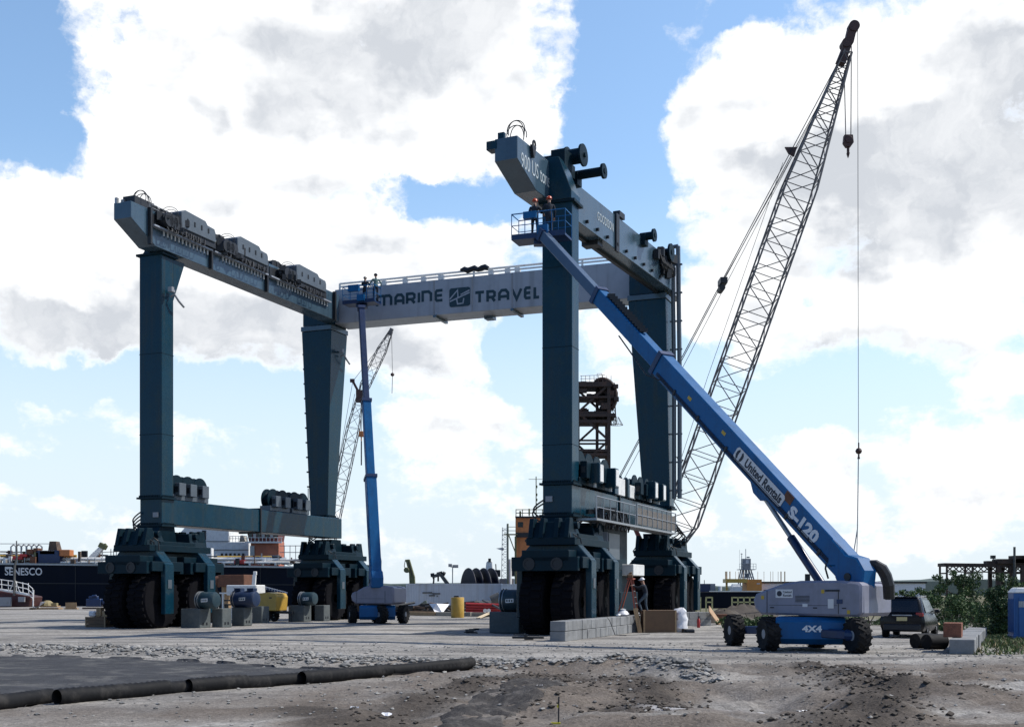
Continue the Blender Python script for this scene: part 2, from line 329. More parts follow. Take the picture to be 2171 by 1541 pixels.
def zone(x, y):
    soil = grass = pale = brown = 0.0
    if 12 < y < 40 and abs(x) < 22: brown = min(1, max(0, ss(35, 29, y) * (ss(-7, -2, x)*.9 + ss(24, 20, y)*.5) * (.75 + 1.1*noise.fractal(V((x*.35, y*.35, 12)), 1, 2, 4))))
    if 12 < y < 40 and abs(x) < 20:
        for L in SOIL: soil = max(soil, .95*ss(.95, .1, dline((x, y), L) + .45 * noise.noise(V((x*1.5, y*1.5, 1)))))
        pq = G(1590, 1498); pale = ss(1.0, .3, math.hypot((x-pq.x)/2.4, (y-pq.y)/.9) + .3 * noise.noise(V((x*2, y*2, 4))))
    if 30 < y < 60:
        for L in RUTS: soil = max(soil, .42*ss(.42, .1, dline((x, y), L)) * (.5 + .9*noise.noise(V((x*.5, y*.5, 2)))))
    soil = max(0, soil)
    if x > 9 and y > 30:
        gx = x - (14.6 + (y - 38) * .40); grass = ss(-.4, 1.6, gx + 1.3 * noise.noise(V((x*.4, y*.4, 8)))) * ss(30, 48, y)
    if y > 80 and x > 12: grass = max(grass, .8)
    return soil, grass, pale, brown
def ground_mat():
    m = bpy.data.materials.new('gravel_ground'); m.use_nodes = True; n = m.node_tree; b = n.nodes['Principled BSDF']; L = n.links.new
    def nd(t, **k):
        q = n.nodes.new(t)
        for a, v in k.items(): setattr(q, a, v)
        return q
    tcx = nd('ShaderNodeTexCoord').outputs['Object']
    def nz(s, d, r=.6):
        q = nd('ShaderNodeTexNoise'); q.inputs['Scale'].default_value = s; q.inputs['Detail'].default_value = d; q.inputs['Roughness'].default_value = r; L(tcx, q.inputs['Vector']); return q.outputs[0]
    def ramp(x, *st):
        q = nd('ShaderNodeValToRGB'); L(x, q.inputs[0]); e = q.color_ramp.elements
        while len(e) < len(st): e.new(.5)
        for k, (p, c) in enumerate(st): e[k].position = p; e[k].color = (*c, 1)
        return q.outputs[0]
    def mix(f, a, c, bt='MIX'):
        q = nd('ShaderNodeMix', data_type='RGBA', blend_type=bt)
        if isinstance(f, float): q.inputs[0].default_value = f
        else: L(f, q.inputs[0])
        for i, z in ((6, a), (7, c)):
            if isinstance(z, tuple): q.inputs[i].default_value = (*z, 1)
            else: L(z, q.inputs[i])
        return q.outputs[2]
    base = ramp(nz(.22, 8, .7), (.32, (.20,.188,.172)), (.5, (.305,.288,.264)), (.68, (.40,.38,.35)))
    vo = nd('ShaderNodeTexVoronoi'); vo.inputs['Scale'].default_value = 22; L(tcx, vo.inputs['Vector'])
    st = ramp(vo.outputs['Color'], (.0, (.62,.62,.62)), (1, (1.28,1.28,1.28)))
    vo2 = nd('ShaderNodeTexVoronoi'); vo2.inputs['Scale'].default_value = 5.5; L(tcx, vo2.inputs['Vector'])
    st2 = ramp(vo2.outputs['Color'], (.1, (.8,.8,.8)), (.9, (1.16,1.16,1.16)))
    c = mix(1.0, mix(1.0, base, st, 'MULTIPLY'), st2, 'MULTIPLY')
    # tyre tracks and damp streaks running across the yard
    mp = nd('ShaderNodeMapping'); mp.inputs['Scale'].default_value = (.05, .75, 1); mp.inputs['Rotation'].default_value = (0, 0, R(6)); L(tcx, mp.inputs[0])
    tn = nd('ShaderNodeTexNoise'); tn.inputs['Scale'].default_value = 1; tn.inputs['Detail'].default_value = 5; L(mp.outputs[0], tn.inputs['Vector'])
    c = mix(1.0, c, ramp(tn.outputs[0], (.36, (.66,.66,.67)), (.5, (1,1,1)), (.68, (1.16,1.15,1.13))), 'MULTIPLY')
    za = nd('ShaderNodeVertexColor', layer_name='zone'); sp = nd('ShaderNodeSeparateColor'); L(za.outputs[0], sp.inputs[0])
    soil = mix(nz(3, 6), (.045,.038,.033), (.10,.083,.068)); soil = mix(1.0, soil, st, 'MULTIPLY')
    bd = mix(nz(1.1, 8, .7), (.075,.061,.050), (.245,.208,.174)); bd = mix(1.0, bd, st, 'MULTIPLY'); c = mix(za.outputs['Alpha'], c, bd)
    c = mix(sp.outputs[0], c, soil)
    c = mix(sp.outputs[2], c, (.46,.45,.45))
    gr = ramp(nz(2.2, 6), (.3, (.06,.075,.025)), (.5, (.13,.12,.06)), (.7, (.22,.19,.13)))
    c = mix(sp.outputs[1], c, gr)
    L(c, b.inputs['Base Color']); b.inputs['Roughness'].default_value = .95; b.inputs['Specular IOR Level'].default_value = .2
    bp = nd('ShaderNodeBump'); bp.inputs['Strength'].default_value = .75; bp.inputs['Distance'].default_value = .06
    vs_ = nd('ShaderNodeMath', operation='MULTIPLY'); vs_.inputs[1].default_value = .22; L(vo.outputs['Distance'], vs_.inputs[0])
    ad = nd('ShaderNodeMath', operation='ADD'); L(vs_.outputs[0], ad.inputs[0]); L(nz(7, 10, .78), ad.inputs[1]); L(ad.outputs[0], bp.inputs['Height']); L(bp.outputs[0], b.inputs['Normal'])
    return m
m_ground = ground_mat()
gx_ = axis([(-420,-60,20),(-60,-18,2.0),(-18,15,.15),(15,30,.6),(30,60,3),(60,420,20)])
gy_ = axis([(-60,10,8),(10,15,1),(15,34,.15),(34,60,.3),(60,140,1.6),(140,420,20)])
EDGE_Y = 140.0
ground = sheet('ground', gx_, gy_, hgt, m_ground, skip=lambda x, y: y > EDGE_Y and x < 36, zone=zone)
tag(ground, 'pale gravel yard of a boatyard with tyre tracks and dirt', 'ground', kind='structure')
mb = MB(); mb.box((-192, EDGE_Y - .4, -2.0), (456, 1.0, 4.1)); mb.box((36.4, 280, -2.0), (1.0, 281, 4.1))
tag(mb.build('quay_wall', m_conc), 'low concrete quay edge along the water', 'quay', kind='structure')
m_water = M('harbour_water', (.05,.075,.09), .12, var=.1, ns=.05, bump=.4, bs=1.2)
mb = MB(); mb.add([(-6000,120,-2.2),(6000,120,-2.2),(6000,9000,-2.2),(-6000,9000,-2.2)], [(0,1,2,3)])
tag(mb.build('water', m_water, fixn=False), 'grey harbour water beyond the quay', 'water', kind='structure')
# wooded far shore
m_far = M('far_woods', (.06,.085,.075), .95, var=.35, ns=.02)
mb = MB(); pts = []; N = 220
for i in range(N + 1):
    x = -900 + 2100 * i / N; z = 5.5 + 5 * noise.fractal(V((x*.004, 0, 4)), 1, 2, 3) + 2.2 * abs(noise.noise(V((x*.06, 0, 1))))
    pts.append((x, max(2.0, z)))
for (x, z), (x2, z2) in zip(pts, pts[1:]):
    mb.hexa([(x,900,-3),(x2,900,-3),(x2,960,-3),(x,960,-3),(x,905,z),(x2,905,z2),(x2,955,z2+1.5),(x,955,z+1.5)])
tag(mb.build('far_shore', m_far, smooth=True), 'low wooded shore on the far side of the harbour', 'hills', kind='structure')

# geotextile bed and the rolls lying along its edge
m_fab = M('geotextile', (.048,.049,.053), .9, var=.3, ns=2.5, bump=.6, bs=30, spec=.25, dirt=((.15,.145,.135), .75, .9))
def clipsheet(name, poly, step, lift, mat):
    xs = [p[0] for p in poly]; ys = [p[1] for p in poly]
    return sheet(name, axis([(min(xs), max(xs), step)]), axis([(min(ys), max(ys), step)]), lambda x, y: hgt(x, y) + lift, mat, skip=lambda x, y: not inpoly((x, y), poly))
def ruled(name, A, B, n, m, lift, mat, rag=.12, bury=0):
    def along(L, t):
        ln = [math.hypot(L[i+1][0]-L[i][0], L[i+1][1]-L[i][1]) for i in range(len(L)-1)]; s = t*sum(ln)
        for i, l in enumerate(ln):
            if s <= l or i == len(ln)-1: k = s/l; return L[i][0]+(L[i+1][0]-L[i][0])*k, L[i][1]+(L[i+1][1]-L[i][1])*k
            s -= l
    vs = []
    for i in range(n+1):
        a, b = along(A, i/n), along(B, i/n)
        for j in range(m+1):
            f = j/m; x, y = a[0]+(b[0]-a[0])*f, a[1]+(b[1]-a[1])*f; e = max(0, 1-min(f,1-f)*8)
            y += e*rag*2*noise.noise(V((x*1.1,y*1.1,7))); x += e*rag*noise.noise(V((x*1.3,y*1.3,3))); vs.append((x, y, hgt(x, y)+lift-bury*max(-.3, noise.fractal(V((x*1.4,y*1.4,21)),1,2,4))-(.06*e if bury else 0)))
    me = bpy.data.meshes.new(name); me.from_pydata(vs, [], [(i*(m+1)+j, (i+1)*(m+1)+j, (i+1)*(m+1)+j+1, i*(m+1)+j+1) for i in range(n) for j in range(m)]); me.materials.append(mat)
    me.polygons.foreach_set('use_smooth', [True]*len(me.polygons)); me.update(); return link(me, name)
fab = ruled('geotextile_sheet', FAB_TOP, [(-16, 17.5)] + ROLLL, 220, 60, .035, m_fab)
tag(fab, 'dark grey geotextile sheet spread over the ground beside the black pipes', 'fabric sheet')
GRID = seglist([(905,1560),(955,1500),(1060,1452),(1130,1445),(1190,1462),(1150,1490),(1080,1520),(1060,1560)])
m_geo = M('geogrid', (.06,.055,.052), .9, var=.5, ns=30, bump=.8, bs=55, spec=.2, dirt=((.17,.155,.14), .9, 1.8))
tag(ruled('geogrid_mat', seglist([(895,1570),(955,1500),(1050,1455),(1130,1441)]), seglist([(1060,1570),(1095,1520),(1150,1490),(1200,1452)]), 110, 60, .02, m_geo, .3, .09), 'black plastic mesh mat half buried in the dug dirt', 'mesh mat')
m_roll = M('black_pipe', (.006,.006,.007), .75, var=.3, ns=4, spec=.25, dirt=((.06,.055,.05), .45, 2.2))
for k, (a, b, lab) in enumerate([((-190,1530),(106,1486),'black corrugated pipe cut off by the left edge of the picture'),
        ((120,1494),(402,1466),'black pipe lying second from the left along the dark sheet'),((400,1468),(640,1448),'black pipe lying in the middle of the row along the dark sheet'),
        ((640,1450),(826,1432),'short black pipe second from the far end of the row along the dark sheet'),((828,1430),(1001,1417),'black pipe lying farthest away at the tip of the dark sheet')]):
    mb = MB(); A, B = G(*a), G(*b); A.z = .13; B.z = .13; d = B - A; n = int(d.length / .07); pts = []; rs = []
    for i in range(n + 1):
        t = i / n; q = A + d * t; q.z = .13 + hgt(q.x, q.y) * .5 + .02 * noise.noise(V((q.x*.8, k, 0))); q.y += .05*noise.noise(V((q.x*.7, k, 3))); pts.append(q); rs.append((.15 if i % 2 else .132)*(1+.06*noise.noise(q*2)))
    mb.tube(pts, rs, 14, cap=False); mb.tube(pts[::n], .135, 14, cap=False)
    tag(mb.build('corrugated_pipe', m_roll, smooth=True), lab, 'pipe', 'black pipes lying along the dark sheet')

# loose stones: uncountable
def rock(mb, x, y, z, r, mi):
    vs = []; 
    for a in ((1,0,0),(-1,0,0),(0,1,0),(0,-1,0),(0,0,1),(0,0,-1),(.6,.6,.5),(-.6,.6,.45),(-.6,-.6,.5),(.6,-.6,.45)):
        k = r * rnd.uniform(.65, 1.25); vs.append((x + a[0]*k*1.2, y + a[1]*k, z + a[2]*k*.75))
    mb.add(vs, [(4,6,7),(4,7,8),(4,8,9),(4,9,6),(6,0,2),(6,2,7),(7,2,1),(7,1,8),(8,1,3),(8,3,9),(9,3,0),(9,0,6),(5,2,0),(5,1,2),(5,3,1),(5,0,3)], mi)
m_st1 = M('pale_stone', (.30,.29,.27), .9, var=.3, ns=6); m_st2 = M('grey_stone', (.16,.157,.15), .9, var=.3, ns=6); m_st3 = M('dirt_clod', (.075,.062,.05), .95, var=.3, ns=6)
mb = MB()
for i in range(11000):
    s = rnd.randrange(len(BANK)-1); t = rnd.random(); a, b = BANK[s], BANK[s+1]
    if rnd.random() > abs(b[0]-a[0]) / 12 + .3: continue
    x = a[0] + (b[0]-a[0])*t + rnd.gauss(0, .15); y = a[1] + (b[1]-a[1])*t + rnd.gauss(.5, .9)
    if inpoly((x, y), FAB) and rnd.random() > .12: continue
    r = abs(rnd.gauss(.028, .026)) + .018
    rock(mb, x, y, hgt(x, y) + r*.3, min(r, .16), 0 if rnd.random() < .6 else 1)
tag(mb.build('rubble_bank', [m_st1, m_st2], fixn=False), 'bank of loose broken stone along the dark sheet', 'rubble', kind='stuff')
mb = MB()
for i in range(3200):
    y = 17 + 27 * rnd.random()**.7; x = rnd.uniform(-.46, .46) * y
    if inpoly((x, y), FAB): continue
    r = abs(rnd.gauss(.014, .012)) + .008
    rock(mb, x, y, hgt(x, y) + r*.3, min(r, .06), 0 if rnd.random() < .6 else 1)
tag(mb.build('loose_gravel', [m_st1, m_st2], fixn=False), 'small loose stones scattered over the yard', 'gravel', kind='stuff')
mb = MB()
for i in range(2400):
    L_ = rnd.choice(SOIL[:4] + SOIL[2:3]*2 + [[(q[0], q[1]) for q in seglist([(1050,1455),(1130,1441),(1200,1452),(1150,1490),(1060,1570)])]]); s = rnd.randrange(len(L_)-1); t = rnd.random(); a, b = L_[s], L_[s+1]
    x = a[0] + (b[0]-a[0])*t + rnd.gauss(0, .55); y = a[1] + (b[1]-a[1])*t + rnd.gauss(0, .6)
    r = abs(rnd.gauss(.012, .018)) + .008
    rock(mb, x, y, hgt(x, y) + r*.3, min(r, .12), 0)
tag(mb.build('soil_clods', m_st3, fixn=False), 'dark clods of dug soil heaped in the foreground', 'soil', kind='stuff')
# ---------------------------------------------------------------- the big mobile boat hoist (local frame: x across, y along a side, z up)
TH = R(21.5)
HA = V((-19.99, 63.25, 0))
hoist = thing('boat_hoist', 'huge teal and grey four legged mobile boat hoist on giant tyres', 'boat hoist', HA, -TH)
HM = WM[hoist.name].inverted()
def Lc(w): return HM @ V(w)
def Ld(w): return (HM.to_3x3() @ V(w)).normalized()
CA, CB = 1.46, 1.0
Cc = Lc((1.4, 54.72, 0)); Bq = Lc((-12.17, 79.32, 0)); Dq = Lc((9.22, 70.8, 0))     # C front-left, B and D front-right
def hp(mb, name, mat, **k): return mb.build(name, mat, hoist, world=False, **k)
def taper(mb, a0, a1, z0, b0, b1, z1):
    mb.hexa([(a0[0],a0[1],z0),(a1[0],a0[1],z0),(a1[0],a1[1],z0),(a0[0],a1[1],z0),(b0[0],b0[1],z1),(b1[0],b0[1],z1),(b1[0],b1[1],z1),(b0[0],b1[1],z1)])
ZS0, ZS1, ZC, ZB0, ZB1 = 5.45, 6.9, 19.9, 20.0, 21.8
def bolts(mb, x0, x1, y0, y1, z):
    n = 14
    for i in range(n):
        mb.box((x0 + (x1-x0)*(i+.5)/n, y0 - .06, z), (.05, .05, .12))
        if i < 10: mb.box((x1 + .06, y0 + (y1-y0)*(i+.5)/10, z), (.05, .05, .12))
# columns
for (ox, oy, nm) in ((0, 0, 'A'), (Cc.x, Cc.y, 'C')):
    mb = MB(); mb.box((ox + CA/2, oy + CB/2, (ZS1 + ZC)/2 + .02), (CA, CB, ZC - ZS1 - .06))
    col = hp(mb, 'column', m_teal, bevel=.03)
    for zf in (ZS1, ZS0 - .02):
        mb = MB(); mb.box((ox + CA/2, oy + CB/2, zf), (CA + .22, CB + .22, .1)); bolts(mb, ox, ox + CA, oy, oy + CB, zf + .09); mb.build('flange', m_teal2, col, world=False)
    for k, zf in enumerate((10.3, 14.6) if nm == 'A' else (8.7, 13.2, 16.9)):
        mb = MB(); mb.box((ox + CA/2, oy + CB/2, zf), (CA + .014, CB + .014, .03)); mb.build('weld_seam', m_teal2, col, world=False)
    mb = MB(); mb.box((ox + CA/2, oy + CB/2 + .05, ZC), (CA + .3, CB + .3, .12)); mb.build('cap_plate', m_teal2, col, world=False)
    mb = MB()
    if nm == 'A':   # haunch swelling out under the beam
        mb.hexa([(ox+.5,oy+CB-.02,17.6),(ox+CA-.01,oy+CB-.02,17.6),(ox+CA-.01,oy+CB+.02,17.6),(ox+.5,oy+CB+.02,17.6),(ox+.5,oy+CB-.02,ZC-.07),(ox+CA-.01,oy+CB-.02,ZC-.07),(ox+CA-.01,oy+CB+1.0,ZC-.07),(ox+.5,oy+CB+1.0,ZC-.07)])
        mb.hexa([(ox+.1,oy+.1,ZC+.07),(ox+CA,oy+.1,ZC+.07),(ox+CA,oy+CB,ZC+.07),(ox+.1,oy+CB,ZC+.07),(ox+.75,oy+.1,20.9),(ox+.8,oy+.1,20.9),(ox+.8,oy+CB,20.9),(ox+.75,oy+CB,20.9)])
    else:           # head plates rising beside the beam
        mb.prism([(ox+q, oy-.12, z) for q, z in ((-.25,19.97),(CA,19.97),(CA,20.35),(.86,21.95),(.34,21.95),(.1,21.7))], (0, CB+.3, 0))
    mb.build('column_head', m_teal, col, world=False, bevel=.02)
for nm, q, t0, t1, b0, b1, dep in (('B', Bq, -2.29, 0, -1.78, -.42, 2.2), ('D', Dq, -2.33, 0, -1.42, .2, 2.2)):
    mb = MB(); taper(mb, (q.x+b0, q.y+.25), (q.x+b1, q.y+1.3), ZS1+.05, (q.x+t0, q.y), (q.x+t1, q.y+dep), ZC-.4)
    col = hp(mb, 'column', m_teal, bevel=.03)
    mb = MB(); mb.box((q.x+(b0+b1)/2, q.y+.78, ZS1), (b1-b0+.3, 1.3, .1)); bolts(mb, q.x+b0, q.x+b1, q.y+.25, q.y+1.3, ZS1+.1); mb.build('flange', m_teal2, col, world=False)
    mb = MB(); mb.box((q.x+(t0+t1)/2, q.y+dep/2, ZC-.22), (t1-t0+.08, dep+.1, .32)); mb.build('cap_plate', m_beamteal, col, world=False, bevel=.02)
    mb = MB(); mb.box((q.x+(t0+t1)/2-.02, q.y+dep/2+.05, (ZC+21.72)/2), (t1-t0-.1, dep-.14, 21.72-ZC)); mb.build('column_head', m_teal, col, world=False, bevel=.02)
# sill beams
def sill(x0, x1, y0, y1, ymid):
    mb = MB(); mb.box(((x0+x1)/2, (y0+y1)/2, (ZS0+ZS1)/2), (x1-x0, y1-y0, ZS1-ZS0-.1)); s = hp(mb, 'sill_beam', m_teal, bevel=.03)
    mb = MB(); mb.box(((x0+x1)/2, ymid, (ZS0+ZS1)/2), (x1-x0+.16, .12, ZS1-ZS0+.08)); mb.build('splice_flange', m_dark, s, world=False); return s
sl = sill(.02, CA-.02, .02, Bq.y+1.35, 9.3)
sr = sill(Cc.x+.02, Cc.x+CA-.02, Cc.y+.02, Dq.y+1.35, 7.6)
for (x, y, z) in ((1.1, -.03, 6.0), (Cc.x+.35, Cc.y-.03, 6.2)):
    mb = MB(); mb.box((x, y, z), (.32, .1, .26)); hp(mb, 'junction_box', m_grey)
# top side beams; given by two world points on their inner / right edge
def sidebeam(name_mat, p0, p1, w, nose):
    a, b = Lc((*p0, 0)), Lc((*p1, 0)); d = (b-a).normalized(); nrm = V((-d.y, d.x, 0)) * w; L = (b-a).length
    mb = MB(); prof = [(0, nose[0]), (nose[1], ZB0), (L, ZB0), (L, ZB1), (0, ZB1)]
    mb.prism([a + d*t + V((0,0,z)) for t, z in prof], nrm); bm = hp(mb, 'side_beam', name_mat, bevel=.02)
    return bm, a, d, nrm / w, L
lbY = lambda y: (-17.8 + .4035*(y-64), y)
rbY = lambda y: (3.2 + .479*(y-57.6), y)
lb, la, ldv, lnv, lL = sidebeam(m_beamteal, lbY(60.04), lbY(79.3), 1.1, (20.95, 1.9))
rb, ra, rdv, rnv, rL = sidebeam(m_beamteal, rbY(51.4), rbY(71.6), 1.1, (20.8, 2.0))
def LP(a, d, nv, t, out, z): return a + d*t - nv*out + V((0,0,z))           # out > 0: to the right of the beam's right face
Lp = lambda t, o, z: LP(la, ldv, lnv, t, o, z); Rp = lambda t, o, z: LP(ra, rdv, rnv, t, o, z)
def tL(y): return (Lc((*lbY(y),0)) - la).length
def tR(y): return (Lc((*rbY(y),0)) - ra).length
Zx = V((0,0,1))
def bbox(mb, pf, t0, t1, o0, o1, z0, z1, mi=0): mb.hexa([pf(t0,o0,z0),pf(t1,o0,z0),pf(t1,o1,z0),pf(t0,o1,z0),pf(t0,o0,z1),pf(t1,o0,z1),pf(t1,o1,z1),pf(t0,o1,z1)], mi)
# left beam: ribs, ledge with pegs, hoist units with grey hoods
for t in (tL(61.3), tL(66.1), tL(71.2), tL(78.6)):
    mb = MB(); bbox(mb, Lp, t-.07, t+.07, -.02, .2, ZB0-.05, ZB1+.05); mb.build('rib', m_dark, lb, world=False)
for y0, y1 in ((61.4, 66.0), (66.2, 71.1), (71.4, 77.9)):
    mb = MB(); bbox(mb, Lp, tL(y0), tL(y1), .0, .3, 20.92, 21.0); n = int((y1-y0)*3)
    mb.build('ledge', m_beam, lb, world=False)
    mb = MB()
    for i in range(n):
        t = tL(y0 + .9) + (tL(y1) - tL(y0) - 1.2)*i/(n-1); mb = MB(); bbox(mb, Lp, t-.025, t+.025, .08, .14, 20.66, 20.92); mb.build('peg', m_white, lb, world=False)
    mb = MB(); bbox(mb, Lp, tL(y0)+.2, tL(y1)-.2, -.01, .04, 21.05, 21.62); mb.build('dark_slot', m_dark, lb, world=False)
HH = []
for i, (ya, yb) in enumerate(((63.2, 66.0), (67.9, 70.8), (73.7, 77.0))):
    t0, t1 = tL(ya), tL(yb); mb = MB()
    prof = [(t0,21.35),(t0,22.2),(t0+.35,22.38),(t0+.7*(t1-t0),22.3),(t0+.76*(t1-t0),22.12),(t1-.1,22.08),(t1,21.9),(t1,21.35)]
    mb.prism([Lp(t, .5, z) for t, z in prof], lnv*1.25)
    h = hp(mb, 'hoist_hood', m_hood, bevel=.03)
    mb = MB()
    for k in range(4):
        t = t0 + (t1-t0)*(.18+.2*k); bbox(mb, Lp, t-.05, t+.05, .5, .53, 21.7, 21.95)
    mb.build('latch', m_dark, h, world=False)
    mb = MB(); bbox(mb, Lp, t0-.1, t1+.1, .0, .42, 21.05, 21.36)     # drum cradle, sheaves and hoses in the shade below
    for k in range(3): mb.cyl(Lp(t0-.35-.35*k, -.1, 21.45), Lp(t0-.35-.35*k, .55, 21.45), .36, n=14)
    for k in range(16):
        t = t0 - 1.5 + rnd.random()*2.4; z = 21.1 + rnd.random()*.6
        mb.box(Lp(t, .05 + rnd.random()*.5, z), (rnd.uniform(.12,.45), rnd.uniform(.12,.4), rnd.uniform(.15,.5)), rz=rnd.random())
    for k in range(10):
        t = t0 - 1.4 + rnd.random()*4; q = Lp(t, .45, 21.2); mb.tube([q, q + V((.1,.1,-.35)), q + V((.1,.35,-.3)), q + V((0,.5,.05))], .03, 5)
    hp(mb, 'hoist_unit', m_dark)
    mb = MB()
    for k in range(3):
        c = Lp(t0-.25-.22*k, .1+.1*k, 22.1); r = .3+.08*k
        mb.tube([c + V((r*math.cos(a)*.8, r*math.cos(a)*.5, r*math.sin(a)*.8-.2)) for a in [2*math.pi*j/14*.9 for j in range(15)]], .016, 5)
    hp(mb, 'hose_loop', m_hose, smooth=True)
    mb = MB()
    for k in range(9): mb.box(Lp(t0-1.4+.16*k, -.4, ZB1+.14+.1*rnd.random()), (.25, .3, .4+.2*rnd.random()), rz=k)
    hp(mb, 'valve_block', m_dark)
# hand rails, nose details
def rail(mb, pf, t0, t1, o, z0, h, step=1.6, r=.025):
    mb.tube([pf(t0,o,z0+h), pf(t1,o,z0+h)], r, 6); mb.tube([pf(t0,o,z0+h*.5), pf(t1,o,z0+h*.5)], r*.8, 6); n = max(2, int((t1-t0)/step)+1)
    for i in range(n):
        t = t0 + (t1-t0)*i/(n-1); mb.tube([pf(t,o,z0), pf(t,o,z0+h)], r*1.1, 6)
mb = MB(); rail(mb, Lp, tL(61.5), tL(64.0), -.1, ZB1, .35, 1.2, .02); bbox(mb, Lp, .3, .5, -.9, -.7, ZB1, ZB1+.25); bbox(mb, Lp, .05, .2, -1.08, -.95, ZB1, ZB1+.3); hp(mb, 'hand_rail', m_steel)
mb = MB(); bbox(mb, Lp, .4, 1.6, -.85, -.1, ZB1, ZB1+.42)
hp(mb, 'end_block', m_dark)
for pf, t, nm in ((Lp, 1.0, 0), (Rp, .5, 1)):
    mb = MB()
    for k in range(4):
        c = pf(t+.25*k, -.3-.1*k, ZB1+.45); r = .42+.1*(k % 2)
        mb.tube([c + V((r*math.cos(a)*(1-.4*(k % 2)), r*.4*math.sin(k)*math.cos(a), r*math.sin(a))) for a in [math.pi*(-.1+1.2*j/12) for j in range(13)]], .022, 5)
    hp(mb, 'hose_loop', m_hose, smooth=True)
# right beam: lip, lifting eye, splices, drums, mooring-post like rollers
mb = MB(); bbox(mb, Rp, -.02, .5, -1.5, -1.0, ZB1-.42, ZB1-.05); hp(mb, 'nose_lip', m_teal)
mb = MB(); bbox(mb, Rp, .1, .3, -1.0, -.7, ZB1, ZB1+.3); hp(mb, 'top_lug', m_teal)
t = tR(52.75)
mb = MB(); mb.prism([Rp(t-.22,.02,ZB1+.02),Rp(t+.22,.02,ZB1+.02),Rp(t+.05,.02,ZB1-.5),Rp(t-.05,.02,ZB1-.5)], -rnv*.12)
mb.tube([Rp(t+.1+.13*math.cos(a),.08,ZB1+.13+.16*math.sin(a)) for a in [math.pi*2*j/14 for j in range(15)]], .045, 6); hp(mb, 'lifting_eye', m_dark)
for t in (tR(62.45),):
    mb = MB(); bbox(mb, Rp, t-.22, t+.22, -.02, .1, ZB0-.12, ZB1+.08); bbox(mb, Rp, t-.22, t+.22, -1.12, -.02, ZB1, ZB1+.08); bbox(mb, Rp, t+.3, t+1.1, -.3, .08, ZB1+.06, ZB1+.36); mb.build('splice_flange', m_dark, rb, world=False)
for k in range(9):
    mb = MB(); t = tR(58.6 + k*1.28); bbox(mb, Rp, t-.06, t+.06, 0, .14, ZB0+.2, ZB0+.34); mb.build('lug', m_dark, rb, world=False)
def roller(t, o1, z, r, fl, mat=m_teal2):
    mb = MB(); mb.lathe([(r,-.1),(r,o1-.12),(fl,o1-.12),(fl,o1),(r*.6,o1),(r*.6,o1+.04)], Rp(t,0,z), -rnv, 20); bbox(mb, Rp, t-r*1.3, t+r*1.3, -.5, .25, z-r-.3, z+r*.4)
    return hp(mb, 'side_roller', mat, smooth=True)
roller(tR(57.3), 1.55, ZB1+.3, .22, .36); roller(tR(66.2), .75, ZB1+.0, .22, .36); roller(tR(69.5), .55, ZB1+.02, .25, .5)
mb = MB(); c = Rp(tR(56.2), 0, ZB1+.75); mb.lathe([(.5,.1),(.5,.18),(.36,.2),(.36,.85),(.52,.87),(.52,.97),(.12,.99),(.1,1.08)], c, -rnv, 28); bbox(mb, Rp, tR(55.3), tR(57), -.75, .15, ZB1, ZB1+.6); bbox(mb, Rp, tR(55.1), tR(55.9), -.2, .5, ZB1-.1, ZB1+.75)
hp(mb, 'winch_drum', m_teal2, smooth=True)
mb = MB()
for k in range(14): mb.box(Rp(tR(68.0+.2*k), .1+.25*rnd.random(), ZB0+.5+1.3*rnd.random()), (.3,.35,.5), rz=k)
for k in range(8):
    q = Rp(tR(68.2+.25*k), .3, ZB0+1.4); mb.tube([q, q+V((.15,.1,-.5)), q+V((.1,.3,-.8)), q+V((0,.5,-.5))], .035, 5)
hp(mb, 'hoist_unit', m_dark)
# underside of the right beam: bogie rail strips
mb = MB(); bbox(mb, Rp, tR(57.5), tR(71), -.95, -.75, ZB0-.14, ZB0); bbox(mb, Rp, tR(60.5), tR(61.1), -1.1, -.2, ZB0-.25, ZB0-.0); mb.build('rail_strip', m_dark, rb, world=False)
# lettering on the right beam
yd = V((0,0,1)); HR = WM[hoist.name]; Wd = HR.to_3x3()
def hlet(body, size, t, z, width, mat, pf=Rp, dv=None):
    o = HR @ pf(t, .012, z); return lettering(body, size, o, Wd @ (dv or rdv), yd, mat, rb, width)
m_palelet = M('pale_lettering', (.42,.48,.51), .5, var=.05)
hlet('900 US tons', .95, tR(53.15), ZB0+.85, 3.1, m_palelet)
hlet('GOODISON', .62, tR(61.0), ZB0+1.0, 2.3, m_palelet)
# ---- cross beam with its lettering
xb = lambda x: (x, 75.5 - .366*x)
xa, xe = Lc((*xb(-12.0),0)), Lc((*xb(9.9),0)); xd = (xe-xa).normalized(); xn = V((-xd.y, xd.x, 0)); xL = (xe-xa).length; ZX = 22.3
mb = MB(); mb.prism([xa+Zx*ZB0, xe+Zx*ZB0, xe+Zx*ZX, xa+Zx*ZX], xn*1.9); cross = hp(mb, 'cross_beam', m_beam, bevel=.02)
def Xp(t, o, z): return xa + xd*t - xn*o + Zx*z                             # o > 0: towards the viewer
def tX(px):                                                                  # where a sight line meets the beam's front face
    k = (px-CX)/F; y = 75.5/(1+.366*k); return (Lc((k*y, y, 0)) - xa).length
for px in (920, 1001, 1086):
    mb = MB(); t = tX(px); bbox(mb, Xp, t-.05, t+.05, 0, .03, ZB0+.04, ZX-.02); mb.build('panel_joint', m_grey, cross, world=False)
for px in (922, 1086):
    mb = MB(); t = tX(px); bbox(mb, Xp, t-.1, t+.1, -1.95, .08, ZB0-.16, ZB0-.01); mb.build('splice_flange', m_beamteal, cross, world=False)
mb = MB(); t = tX(1020); bbox(mb, Xp, t-.3, t+.3, -1.95, -1.3, ZB0-.2, ZB0-.01); mb.build('splice_flange', m_beamteal, cross, world=False)
